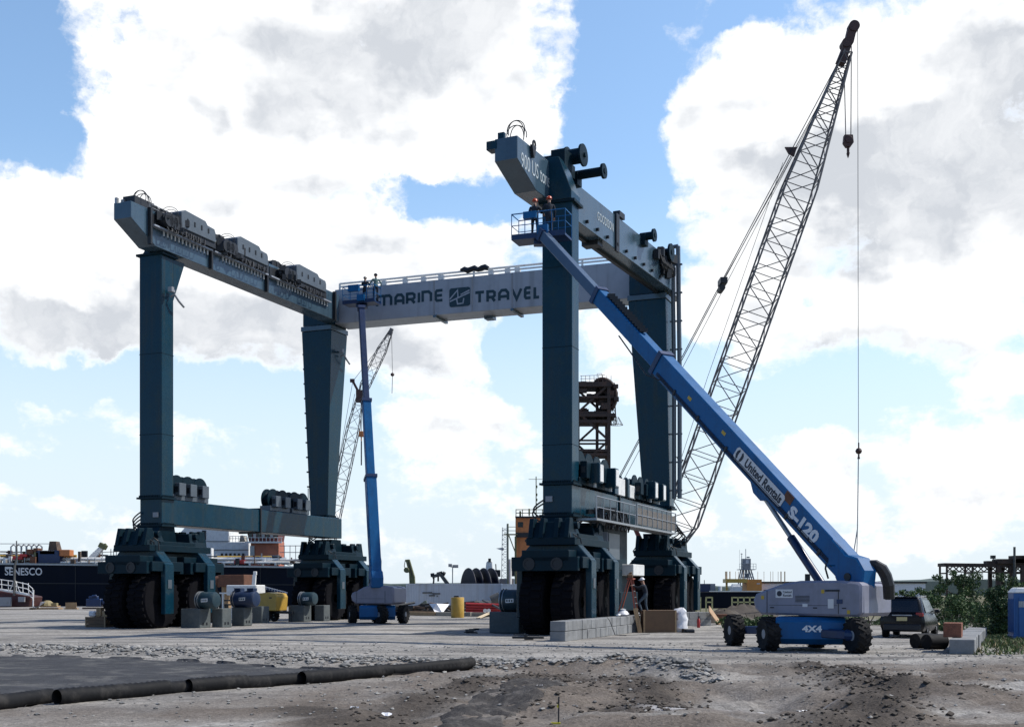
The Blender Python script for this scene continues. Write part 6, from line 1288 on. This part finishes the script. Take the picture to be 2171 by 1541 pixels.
# orange deckhouse tower
H_ = 140.0; hp_ = lambda a, b, o=0: P(a,b,H_)+V((0,o,0)); t = thing('orange_deckhouse', 'rusty orange deckhouse tower with a railed top beside the radar mast', 'deckhouse', P(1125,1285,H_).xy.to_3d())
mb = MB(); a, b = hp_(1093,1215), hp_(1165,1097); mb.box(((a.x+b.x)/2,H_+2,(hp_(0,1137).z+b.z)/2),(b.x-a.x,4,b.z-hp_(0,1137).z)); mb.box(((a.x+b.x)/2,H_+2.1,(a.z+hp_(0,1137).z)/2-.0),(b.x-a.x-.1,3.8,hp_(0,1137).z-a.z)); mb.box(((a.x+b.x)/2,H_+2,a.z/2),(b.x-a.x,4,a.z)); hs = mb.build('house', m_orange, t, bevel=.04)
mb = MB(); mb.box(hp_(1103.5,1112,-.02),(.62,.06,.6)); mb.build('window', m_glass, hs); mb = MB(); mb.box(hp_(1117,1134,-.1),(2.6,.2,.55)); mb.box(hp_(1128,1096,-.1),(4.0,.3,.2)); mb.build('deck_band', m_dark, t)
mb = MB()
for px in (1094, 1108, 1122, 1137, 1150): mb.cyl(hp_(px,1096),hp_(px,1079),.05,n=5)
for py in (1080, 1087): mb.cyl(hp_(1094,py),hp_(1160,py),.05,n=5)
mb.cyl(hp_(1103,1096),hp_(1103,1083),.12,n=6); mb.cyl(hp_(1122,1092),hp_(1122,1078),.1,n=6)
mb.cyl(hp_(1137,1095,1),hp_(1137,1008,1),.06,n=6); mb.cyl(hp_(1121,1014,1),hp_(1151,1014,1),.03,n=5)
for py in (1030, 1047, 1058, 1068): mb.box(hp_(1138,py,1),(.2,.2,.3))
mb.build('top_rail', m_olive, t)
mb = MB(); mb.box(hp_(1083,1133,-.3),(1.6,1,.12)); mb.beam(hp_(1079,1135,-.3),hp_(1093,1172,-.3),.12); mb.cyl(hp_(1077,1245,-.4),hp_(1077,1110,-.4),.08,n=6); mb.cyl(hp_(1093,1245,-.3),hp_(1093,1137,-.3),.12,n=6)
for py in (1117, 1125): mb.cyl(hp_(1077,py,-.4),hp_(1093,py,-.4),.035,n=5)
mb.build('side_platform', m_olive, t)
# rust brown lattice tower with a bull wheel
m_twr = M('tower_brown', (.035,.022,.018), .7, var=.5, ns=1.5, dirt=((.11,.05,.03),.6,1.2)); K_ = 122.0; k_ = lambda a, b, o=0: P(a,b,K_)+V((0,o,0)); t = thing('lattice_tower', 'rusty lattice tower with a round wheel head behind the hoist', 'tower', P(1258,1285,K_).xy.to_3d())
mb = MB(); lattice(mb, k_(1258,1290,1.4), k_(1258,815,1.4), [(0,3.2,2.8),(1,3.2,2.8)], 2.9, .17, (1,0,0), .11)
for py in (893, 955, 963): mb.box(k_(1258,py,1.4),(3.5,3.1,.28))
mb.beam(k_(1268,1290,1.4),k_(1268,815,1.4),.3); mb.build('tower_frame', m_twr, t)
mb = MB(); mb.box(k_(1256,815,1.4),(3.9,3.4,.5)); mb.box(k_(1252,842,1.4),(3.5,3.2,.2)); mb.box(k_(1262,880,1.4),(4.2,3.2,.35))
for i in range(26): mb.box(k_(1232+rnd.random()*62,806+rnd.random()*70,rnd.random()*2.6),(.4+rnd.random()*.6,.5,.3+rnd.random()*.5))
mb.build('head_deck', m_twr, t)
mb = MB()
for o in (.5, 1.6):
    c = k_(1278,838,o); r = 36*K_/F; mb.tube([c+V((r*.8*math.cos(a),0,r*math.sin(a))) for a in [R(115-8*j) for j in range(21)]], .22, 6); mb.tube([c+V((r*.62*math.cos(a),0,r*.72*math.sin(a))) for a in [R(110-9*j) for j in range(18)]], .14, 6)
    for j in range(9): a = R(110-20*j); mb.beam(c+V((r*.1*math.cos(a),0,r*.1*math.sin(a))),c+V((r*.8*math.cos(a),0,r*math.sin(a))),.16)
for i in range(22): a = R(95-rnd.random()*130); q = rnd.uniform(.4,.95); mb.box(k_(1278,838,rnd.random()*2)+V((43*K_/F*q*.8*math.cos(a),0,43*K_/F*q*math.sin(a))),(.5,.4,.4))
mb.build('bull_wheel', m_twr, t)
mb = MB(); lattice(mb, k_(1303,898,1), k_(1300,845,1), [(0,.5,.5),(1,.5,.5)], .5, .035, (1,0,0))
c0, c1_ = k_(1306,881,1), k_(1308,898,1)
for j in range(10): a = 2*math.pi*j/10; mb.tube([c0+V((.35*math.cos(a),.3*math.sin(a),0)), c1_+V((.72*math.cos(a),.6*math.sin(a),0))],.025,4)
mb.tube([c1_+V((.72*math.cos(a),.6*math.sin(a),0)) for a in [2*math.pi*j/16 for j in range(17)]],.03,4); mb.build('caged_ladder', m_scrapb, t)
mb = MB()
for px in range(1232, 1300, 9): mb.cyl(k_(px,812,-.3),k_(px,797,-.3),.03,n=4)
mb.cyl(k_(1230,798,-.3),k_(1282,796,-.3),.03,n=4); mb.cyl(k_(1230,804,-.3),k_(1282,803,-.3),.03,n=4); mb.tube([k_(1266,800),k_(1266,792),k_(1276,792),k_(1277,800)],.035,4); mb.build('top_rail', m_scrapb, t)
# ---------------------------------------------------------------- right background
D2 = 128.0; r_ = lambda a, b, o=0: P(a,b,D2)+V((0,o,0))
t = thing('deck_barge', 'flat dark barge lying behind the short block wall', 'barge', r_(1560,1290).xy.to_3d())
mb = MB(); a, b = r_(1440,1288), r_(1660,1254); mb.box(((a.x+b.x)/2,D2+4,(b.z-.4)/2),(b.x-a.x,8,b.z+.4)); mb.build('hull', m_hull, t, bevel=.05)
mb = MB(); mb.box(r_(1562,1253,-.05),(6,.1,.1)); mb.box(r_(1567,1249,2),(1.1,1.2,.6)); mb.hexa([r_(1567,1247,2)+V(q) for q in ((-.55,-.6,0),(.55,-.6,0),(.55,.6,0),(-.55,.6,0),(-.35,-.4,.5),(.35,-.4,.5),(.35,.4,.5),(-.35,.4,.5))]); mb.cyl(r_(1530,1254,1),r_(1530,1242,1),.2,n=8); mb.build('deck_gear', m_white, t)
c = r_(1497,1252,3); t = thing('blue_container', 'small dark blue container on the deck of the dark barge', 'container', (c.x,c.y,r_(0,1254).z))
mb = MB(); z0 = r_(0,1254).z+.0; mb.box((c.x,c.y,z0+.45),(2.7,2,.88)); mb.build('body', m_bluedk, t, bevel=.02)
mb = MB(); mb.box((c.x-.9,c.y-1.02,z0+.45),(.7,.04,.8)); mb.box((c.x+1.05,c.y-1.02,z0+.45),(.5,.04,.8)); mb.build('grey_door', m_grey, t)
mb = MB(); mb.cyl((c.x+.3,c.y,z0+.88),(c.x+.3,c.y,z0+1.3),.04,n=5); mb.cyl((c.x-1,c.y,z0+.88),(c.x-1,c.y,z0+1.15),.12,n=6); mb.build('roof_vent', m_dark, t)
S_ = 160.0; s2 = lambda a, b, o=0: P(a,b,S_)+V((0,o,0))
t = thing('white_shed', 'long low white shed with a dark roof edge behind the boom lift', 'building', (s2(1785,0).x,S_,0))
mb = MB(); a, b = s2(1609,1285), s2(1962,1236); mb.box(((a.x+b.x)/2,S_+5,b.z/2-.2),(b.x-a.x,10,b.z+.4)); mb.build('wall', M('shed_white',(.62,.64,.68),.6,var=.05,ns=.5), t)
mb = MB(); mb.box(((a.x+b.x)/2,S_+5,b.z+.12),(b.x-a.x+.3,10.4,.24)); mb.build('roof', m_dark, t)
for px, w in ((1624,.6),(1648,.9),(1690,.8)):
    mb = MB(); mb.box(s2(px,1252,-.03),(w,.08,.3)); mb.build('window', m_glass, t)
t = thing('orange_shed', 'orange shed with a yellow canopy beam and posts beside the white shed', 'building', (s2(1590,0).x,S_-2,0))
mb = MB(); a, b = s2(1576,1285), s2(1609,1228); mb.box(((a.x+b.x)/2,S_-.6,b.z/2),(b.x-a.x-.1,3,b.z)); wl2_ = mb.build('wall', M('orange_panel',(.6,.24,.05),.6,var=.12,ns=1), t)
mb = MB(); c = s2(1601,1237,-2.13); mb.box(c,(.45,.04,.12)); mb.build('sign', m_sign, wl2_)
mb = MB(); a, b = s2(1533,1235), s2(1578,1227); mb.box(((a.x+b.x)/2,S_-1,(a.z+b.z)/2),(b.x-a.x,2.4,b.z-a.z)); mb.box((a.x+.3,S_-1,a.z/2),(.25,.25,a.z)); mb.build('canopy_beam', m_yellow, t)
mb = MB()
for k, px in enumerate((1537,1539.5,1546,1558,1564,1575,1605,1618,1632,1637,1648,1654,1662)):
    w = .12 if px in (1537,1539.5,1546,1654,1662) else .045; mb.beam(s2(px,1229 if px < 1610 else 1234,-.5),s2(px,1211,-.5),w)
mb.build('roof_post', M('post_tan',(.5,.33,.16),.7), t)
t = thing('control_tower', 'small grey control cabin on tall legs above the orange shed', 'control tower', (s2(1582,0).x,S_+12,0))
q_ = lambda a, b, o=0: P(a,b,S_+12)+V((0,o,0))
mb = MB(); a, b = q_(1573,1207), q_(1590,1184); mb.box(((a.x+b.x)/2,S_+12,(a.z+b.z)/2),(b.x-a.x,1.4,b.z-a.z)); cb = mb.build('cabin', m_grey, t, bevel=.03)
mb = MB(); mb.box(q_(1582,1190.5,-.72),(.42,.05,.5)); mb.build('window', m_sign, cb)
mb = MB()
for x0_, x1_ in ((1568,1573),(1577,1579),(1587,1585),(1597,1590)):
    for o in (-.6, .8): a = q_(x0_,1230,o); mb.beam((a.x,a.y,0),a,.16); mb.beam(a,q_(x1_,1207,o),.16)
for py in (1216, 1223): mb.beam(q_(1570,py,-.6),q_(1595,py,-.6),.1)
mb.box(q_(1582,1207,0),(2.3,2.2,.1)); mb.cyl(q_(1583,1215,0),q_(1583,1225,0),.25,n=8); mb.build('leg_frame', m_grey, t)
mb = MB()
for px in (1565,1571,1577,1588,1594,1600): mb.cyl(q_(px,1207,-1),q_(px,1195,-1),.035,n=4)
for py in (1195, 1201): mb.cyl(q_(1565,py,-1),q_(1600,py,-1),.035,n=4)
mb.cyl(q_(1581,1184),q_(1581,1163),.05,n=5); mb.cyl(q_(1571,1207,-.5),q_(1571,1176,-.5),.05,n=5); mb.lathe([(.02,-.1),(.2,0),(.02,.1)],q_(1571,1174,-.5),(0,0,1),10); mb.box(q_(1586,1181),(.4,.3,.2)); mb.cyl(q_(1565,1207,-1),q_(1565,1165,-1),.02,n=4); mb.build('rail_and_aerials', m_steel, t)
# yellow guard rails
G1 = 92.0; g1 = lambda a, b: P(a,b,G1)
for lab, a, b in (('left pale yellow guard rail panel behind the short block wall',1476,1485),('middle pale yellow guard rail panel behind the short block wall',1497,1510),('long pale yellow guard rail behind the grey cover',1552,1640)):
    mb = MB()
    for py in (1266, 1276): mb.beam(g1(a,py),g1(b,py),.1)
    n = max(2, int((b-a)/12)+1)
    for i in range(n): q = g1(a+(b-a)*i/(n-1),1265); mb.beam((q.x,q.y,0),q,.1)
    tag(mb.build('guard_rail', M('rail_yellow',(.55,.52,.25),.6,var=.1)), lab, 'guard rail', 'pale yellow guard rails')
# trestle
TR = 250.0; tr = lambda a, b, o=0: P(a,b,TR)+V((0,o,0))
t = thing('pier_trestle', 'dark elevated conveyor trestle beyond the bushy tree', 'trestle', (tr(2080,0).x,TR,0))
mb = MB(); mb.beam(tr(1995,1197),tr(2260,1200),4,.7); mb.beam(tr(2085,1192,-1),tr(2108,1192,-1),2,.6); mb.beam(tr(2105,1190,-1),tr(2260,1190,-1),3,1.0); mb.beam(tr(2140,1186,-1),tr(2260,1184,-1),3,1.6); mb.build('deck', m_twr, t)
for i, px in enumerate((2000,2054,2107,2133,2159,2190,2220)):
    mb = MB()
    for o in (-2, 2): a = tr(px,1200,o); mb.beam((a.x,a.y,0),a,.7 if i > 1 else .35)
    a = tr(px,1215); mb.box((a.x,TR,a.z),(.3,4,.3)); mb.build('leg', m_twr, t)
mb = MB()
for px in range(2000, 2250, 13): mb.beam(tr(px,1200,-2),tr(px+13,1212,-2),.2); mb.beam(tr(px+13,1200,-2),tr(px,1212,-2),.2)
mb.beam(tr(1998,1212,-2),tr(2250,1213,-2),.25); mb.build('bracing', m_twr, t)
mb = MB(); mb.cyl(tr(2138,1260,-3),tr(2138,1160,-3),.26,n=8); mb.cyl(tr(2163,1190,-3),tr(2163,1178,-3),.5,n=8); mb.build('chimney_pole', m_scrapg, t)
mb = MB(); mb.beam(tr(2105,1197,-2),tr(2097,1183,-2),.12); mb.box(tr(2097,1181,-2),(.9,.7,.7)); mb.build('floodlight', m_dark, t)
# ---------------------------------------------------------------- parked SUV
sv = thing('parked_suv', 'black SUV parked facing away behind the boom lift', 'car', (17.2,50.9,0), R(-27))
m_car = M('black_car_paint', (.005,.006,.009), .25, var=.1, ns=2, spec=.35, dirt=((.015,.015,.016), .35, 3)); m_tail = M('tail_lamp', (.25,.02,.02), .2, var=0); m_lens = M('clear_lens', (.6,.6,.62), .12, var=0)
def loft(mb, secs):          # sections (y, z, halfwidth) given as rings
    n = len(secs[0]); vs = [p for s in secs for p in s]
    mb.add(vs, [(i*n+j, i*n+(j+1) % n, (i+1)*n+(j+1) % n, (i+1)*n+j) for i in range(len(secs)-1) for j in range(n)] + [tuple(range(n))[::-1], tuple(range((len(secs)-1)*n, len(secs)*n))])
def ring(y, z0, z1, w0, w1, wt, r=.1):   # cross-section across the car, rounded
    return [(-w0,y,z0),(w0,y,z0),(w1,y,z0+.18),(w1+.02,y,z0+(z1-z0)*.6),(wt,y,z1-.04),(wt-r,y,z1),(-wt+r,y,z1),(-wt,y,z1-.04),(-w1-.02,y,z0+(z1-z0)*.6),(-w1,y,z0+.18)]
mb = MB(); loft(mb, [ring(-2.3,.42,.95,.72,.78,.76),ring(-2.22,.3,1.02,.8,.88,.84),ring(-1.9,.26,1.06,.84,.92,.86),ring(0,.24,1.02,.86,.93,.87),ring(1.2,.26,1.0,.84,.92,.84),ring(2.0,.3,.9,.76,.86,.74),ring(2.25,.4,.8,.6,.72,.6)]); bd = mb.build('body', m_car, sv, world=False, smooth=True, bevel=.02)
mb = MB(); gz = lambda y, z0, z1, a, b: [(-a,y[0],z0),(a,y[0],z0),(b,y[1],z1),(b-.12,y[1],z1+.05),(-b+.12,y[1],z1+.05),(-b,y[1],z1)]
loft(mb, [gz((-2.2,-2.16),1.0,1.1,.8,.76),gz((-2.14,-1.86),1.0,1.6,.84,.64),gz((-1.6,-1.5),1.0,1.66,.85,.66),gz((0,0),1.0,1.66,.86,.67),gz((.7,.3),1.0,1.6,.85,.65),gz((1.35,1.2),.98,1.02,.8,.7)]); mb.build('cabin', m_car, sv, world=False, smooth=True)
mb = MB(); mb.hexa([(-.66,-2.235,1.08),(.66,-2.235,1.08),(.54,-1.93,1.56),(-.54,-1.93,1.56),(-.66,-2.22,1.08),(.66,-2.22,1.08),(.54,-1.915,1.56),(-.54,-1.915,1.56)]); mb.build('rear_window', m_glass, sv, world=False)
for s in (-1, 1):
    mb = MB(); mb.hexa([(s*.862,-1.7,1.06),(s*.865,.75,1.06),(s*.69,.3,1.56),(s*.68,-1.5,1.58),(s*.872,-1.7,1.06),(s*.875,.75,1.06),(s*.70,.3,1.56),(s*.69,-1.5,1.58)]); mb.build('side_window', m_glass, sv, world=False)
    mb = MB(); mb.box((s*.69,-2.24,.98),(.3,.12,.16),rz=-s*.25); mb.build('tail_light', m_lens if s < 0 else m_tail, sv, world=False, bevel=.02)
    mb = MB(); mb.box((s*1.0,.8,1.08),(.2,.1,.14)); mb.build('mirror', m_car, sv, world=False, bevel=.03)
    mb = MB(); mb.box((s*.6,-.6,1.735),(.04,1.7,.04)); mb.build('roof_rail', m_steel, sv, world=False)
    for y in (-1.35, 1.4):
        a, b = MB(), MB(); wheel((a, b), (s*.8,y,.35), (1,0,0), .35, .23, 22); w = a.build('wheel', m_rubber, sv, world=False, smooth=True); b.build('rim', m_grey, w, world=False, smooth=True)
mb = MB(); mb.box((0,-2.31,.45),(1.5,.1,.26)); mb.build('bumper', m_dark, sv, world=False, bevel=.04)
mb = MB(); mb.box((0,-2.30,.955),(.8,.04,.045)); mb.build('chrome_strip', m_steel, sv, world=False)
mb = MB(); mb.box((0,-2.335,.80),(.42,.03,.16)); mb.build('number_plate', M('plate_tan',(.5,.42,.2),.5,var=.05), sv, world=False)
mb = MB(); mb.box((0,-1.75,1.7),(1.1,.28,.04)); mb.cyl((0,-1.5,1.7),(0,-1.55,1.8),.03,n=6); mb.build('roof_spoiler', m_car, sv, world=False, bevel=.02)
# portable toilet at the right edge
t = thing('portable_toilet', 'blue portable toilet with a white roof beside the hedge', 'portable toilet', (20.85,47.9,0), R(-12))
t.scale = (1,1,.92); m_ptb = M('toilet_blue', (.018,.10,.30), .45, var=.08, ns=2, streak=((.03,.09,.2),.4,3))
mb = MB(); mb.box((0,0,.1),(1.16,1.16,.18)); mb.box((0,0,1.1),(1.1,1.1,1.9))
for k in range(6): mb.box((-.45+.18*k,-.56,1.05),(.05,.03,1.5)); mb.box((-.56,-.45+.18*k,1.05),(.03,.05,1.5))
mb.build('cabin', m_ptb, t, world=False, bevel=.03)
mb = MB(); mb.hexa([(-.6,-.6,2.04),(.6,-.6,2.04),(.6,.6,2.04),(-.6,.6,2.04),(-.42,-.5,2.28),(.42,-.5,2.28),(.42,.5,2.28),(-.42,.5,2.28)]); mb.build('roof', m_white, t, world=False, bevel=.04)
mb = MB(); mb.box((-.25,-.585,1.55),(.22,.02,.26)); mb.build('notice', m_sign, t, world=False); mb = MB(); mb.box((.05,-.58,1.0),(.8,.03,1.75)); mb.build('door', m_ptb, t, world=False, bevel=.01)
# culvert pipes
for k, (px, lab) in enumerate(((1942,'left black culvert pipe lying in front of the SUV'),(1966,'right black culvert pipe lying in front of the SUV'))):
    c = G(px,1377 if k else 1375) + V((0,.1,.26)); e = V((.9,.42,0)).normalized(); l = .75 if k else .7; mb = MB(); pr = []
    for i in range(12): pr.append((.27 if i % 2 else .255, l*i/11))
    mb.lathe(pr + [(.2,l),(.2,.02)], c, e, 24); o = mb.build('culvert_pipe', m_roll, smooth=True); tag(o, lab, 'pipe', 'black culvert pipes by the car')
# right block kerb wall
ko = G(2012,1386); ke = V((.40,.916,0)).normalized(); kn = V((.916,-.40,0)).normalized()
t = wall('block_wall', ko, ke, kn, 13.0, .47, .72, .95, 'low pale block wall running back past the blue toilet', m_blockw)
mb = MB(); obox(mb, ko+ke*1.3-kn*.25, .55, .9, .46, kn, ke, z0=.475); tag(mb.build('brick_pallet', M('red_brick',(.22,.085,.05),.85,var=.3,ns=9,bump=.3,bs=20), bevel=.01), 'red brown brick block resting on the near end of the low wall', 'bricks')
mb = MB()
for k in range(5): mb.beam(G(1988,1330)+V((0,.2*k,.1+.05*k)), G(2016,1328)+V((0,.2*k,.1+.05*k)), .18, .06)
tag(mb.build('lumber_stack', M('pale_lumber',(.6,.5,.32),.8,var=.15,ns=3)), 'stack of pale lumber behind the red brown bricks', 'lumber')
mb = MB(); c = G(2024,1326); mb.lathe([(.1,0),(.35,.08),(.42,.4),(.3,.62),(.05,.66)], c, (0,0,1), 12); tag(mb.build('rubbish_bag', m_dark, smooth=True), 'black rubbish bag beside the pale lumber', 'bag')
mb = MB(); c = G(1986,1322); mb.box(c+V((0,0,.45)),(.5,.5,.9)); tag(mb.build('pale_box', m_ltim, bevel=.03), 'pale box standing just right of the SUV', 'box')
# ---------------------------------------------------------------- plants
m_leafs = [M('leaf_dark',(.025,.055,.016),.7,var=.4,ns=3), M('leaf_mid',(.05,.10,.026),.7,var=.35,ns=3), M('leaf_light',(.10,.15,.045),.7,var=.3,ns=3)]
m_bark = M('bark', (.07,.055,.04), .9, var=.3, ns=6)
def leafball(mb, c, r, n, s, mats=(0,1,2), flat=.8):
    c = V(c)
    for i in range(n):
        while True:
            q = V((rnd.uniform(-1,1),rnd.uniform(-1,1),rnd.uniform(-1,1)))
            if .25 < q.length < 1: break
        p = c + V((q.x*r[0], q.y*r[1], q.z*r[2]))
        if p.z < .03: continue
        a = V((rnd.gauss(0,1),rnd.gauss(0,1),rnd.gauss(0,1)*flat)).normalized(); b = a.orthogonal().normalized(); k = s*rnd.uniform(.6,1.4)
        b = Matrix.Rotation(rnd.random()*6.28, 3, a) @ b; d = a.cross(b)
        mb.add([p-b*k, p-d*k*.45, p+b*k, p+d*k*.45], [(0,1,2,3)], mats[min(len(mats)-1, int(rnd.random()*len(mats)))])
def plant(name, lab, cat, base, clumps, n, s, trunk=None, group=None, mats=(0,1,2)):
    t = thing(name, lab, cat, base, 0, group); mb = MB(); B = V(base)
    for (x, y, z, rx, ry, rz) in clumps:
        mm = rnd.choice([(0,0,1),(0,1,1),(0,1,2),(1,1,2)]) if mats == (0,1,2) else mats
        leafball(mb, B+V((x,y,z)), (rx,ry,rz), int(n*rx*rz*3.2)+40, s*1.15, mm)
    mb.build('foliage', m_leafs, t, fixn=False)
    mb = MB()
    for (pts, rs) in (trunk or [([(0,0,0),(.05,0,.3),(0,.05,.7)],[.05,.04,.02]),([(0,0,0),(.3,.1,.4),(.5,.1,.8)],[.04,.03,.015]),([(0,0,0),(-.3,.1,.4),(-.5,0,.8)],[.04,.03,.015])]): mb.tube([B+V(p) for p in pts], rs, 6)
    mb.build('trunk' if trunk else 'stems', m_bark, t, smooth=True); return t
tb = (P(2040,YH,76).x,76,0); cl = []; tr_ = [([(0,0,0),(.1,0,1.0),(0,.1,2.0)],[.16,.12,.08])]
for k in range(30):
    a = rnd.random()*6.28; r = rnd.uniform(.2,1.45); z = rnd.uniform(1.0,3.3) - .25*r; cl.append((r*math.cos(a)*1.05, r*math.sin(a), z, rnd.uniform(.25,.5), rnd.uniform(.3,.5), rnd.uniform(.18,.36)))
    if k % 3 == 0: tr_.append(([(0,0,.8+.04*k),(r*.5*math.cos(a),r*.5*math.sin(a),z*.8),(r*math.cos(a),r*math.sin(a),z)],[.07,.04,.015]))
plant('small_tree', 'loose bushy green tree in front of the trestle', 'tree', tb, cl, 330, .075, tr_)
for lab, px, d, w, h, n, s in (('broad dark shrub right behind the SUV',2000,64,2.2,1.75,340,.06),('pale green shrub left of the narrow dark bush',2050,66,1.2,1.8,300,.055),('narrow dark bush in the middle of the bank',2079,60,.5,1.5,600,.05),
        ('bushy shrub against the end of the white shed',1940,95,2.4,2.2,170,.09),('grey green shrub below the trestle legs',2105,74,1.7,2.0,260,.06),('feathery tall shrub behind the blue toilet',2140,66,1.1,3.1,300,.06),('low green shrub under the loose bushy tree',1962,74,1.6,1.7,280,.06)):
    b = (P(px,YH,d).x,d,0); cl = []
    for k in range(int(15*w)+6):
        x = rnd.uniform(-w,w)*.85; z = rnd.uniform(.12,.95)*h*(1-.4*(abs(x)/w)**2); cl.append((x,rnd.uniform(-.6,.6),z,rnd.uniform(.2,.38)*min(1.2,w),.35,rnd.uniform(.16,.34)))
    plant('shrub', lab, 'shrub', b, cl, n, s, None, 'shrubs on the right bank')
b = (P(2120,YH,51).x,51,0); cl = [(rnd.uniform(-.45,.45),rnd.uniform(-.4,.4),z,.32,.32,.22) for z in [.15+1.85*i/26 for i in range(27)]]
plant('hedge_column', 'dense dark hedge column left of the blue toilet', 'hedge', b, cl, 900, .05, [([(0,0,0),(0,0,1.7)],[.06,.03])], None, (0,0,1))
for lab, px, d, w in (('grassy weed mound behind the tyres of the near boom lift',1600,62,1.9),('weedy green mound between the boom lift and the SUV',1690,60,2.6),('weed clump left of the SUV',1840,66,1.8),('weed strip right of the pale box',2000,58,1.2)):
    b = (P(px,YH,d).x,d,0); plant('weed_clump', lab, 'weeds', b, [(rnd.uniform(-w,w),rnd.uniform(-1,1),rnd.uniform(.05,.5),.4,.4,.22) for k in range(int(12*w))], 260, .06, None, 'weed clumps at the yard edge', (0,1,1))
mb = MB()          # rough grass: uncountable
for i in range(16000):
    y = rnd.uniform(36,78); x = 14.9+(y-38)*.41+abs(rnd.gauss(0,2.2))
    if zone(x,y)[1] < rnd.random()*.9: continue
    h = rnd.uniform(.05,.2); a = rnd.random()*6.28; w = .012+.0006*y; q = V((x,y,hgt(x,y)-.01)); l = V((rnd.gauss(0,.08),rnd.gauss(0,.08),h)); s_v = V((math.cos(a)*w,math.sin(a)*w,0))
    mb.add([q-s_v,q+s_v,q+l],[(0,1,2)],rnd.choice((0,1,2,2,3)))
tag(mb.build('rough_grass', m_leafs+[M('dry_grass',(.26,.21,.11),.9,var=.2)], fixn=False), 'rough grass and dry weeds on the right bank', 'grass', kind='stuff')
# soil heaps behind the short wall
for lab, px, d, w, h in (('brown soil heap behind the short block wall',1535,72,2.2,.85),('dark soil heap under the pale yellow guard rail',1580,84,3.0,1.0)):
    mb = MB(); c = P(px,YH,d); n = 18; vs = [(c.x,d,h)]; fs = []
    for r in range(1, 7):
        for j in range(n): a = 2*math.pi*j/n; rr = w*r/6*(1+.25*noise.noise(V((j*.7,r,px)))); vs.append((c.x+rr*math.cos(a), d+rr*.7*math.sin(a), max(-.02, h*(1-r/6)**.8*(1+.5*noise.noise(V((j,r*.8,px)))))))
    fs = [(0,1+j,1+(j+1) % n) for j in range(n)] + [(1+(r-1)*n+j,1+r*n+j,1+r*n+(j+1) % n,1+(r-1)*n+(j+1) % n) for r in range(1,6) for j in range(n)]
    mb.add(vs, fs); tag(mb.build('soil_heap', m_st3, smooth=True), lab, 'soil heap')
# foreground bits
c = G(1184,1536); t = thing('survey_stake', 'thin survey stake with a small yellow ribbon in the foreground', 'stake', (c.x,c.y,0))
mb = MB(); mb.beam(c+V((0,0,-.05)), c+V((.005,0,.42)), .02); mb.build('stake', m_dark, t); mb = MB(); mb.prism([c+V((-.03,-.012,.27)),c+V((.0,-.012,.25)),c+V((-.005,-.012,.32))],(0,.004,0)); mb.box(c+V((-.04,0,.02)),(.14,.05,.04)); mb.build('ribbon', M('yellow_ribbon',(.6,.5,.03),.6), t)
for k, (px, py, s, lab) in enumerate(((820,1521,.11,'white paper scrap lying by the geogrid mat'),(752,1509,.10,'white paper scrap near the black pipes'),(1703,1488,.09,'white scrap beside the dug hollow'),(1142,1463,.12,'pale rag lying on the black mesh mat'),(1560,1494,.14,'flat dark rag on the pale patch'))):
    c = G(px,py); z = hgt(c.x,c.y)+.03; mb = MB(); vs = [(c.x+s*(i/3-.5)*1.4,c.y+s*(j/3-.5),z+.02+.05*rnd.random()) for j in range(4) for i in range(4)]
    mb.add(vs, [(j*4+i,j*4+i+1,j*4+i+5,j*4+i+4) for j in range(3) for i in range(3)]); tag(mb.build('paper_scrap', m_plastic if k < 4 else m_dark, fixn=False), lab, 'litter')
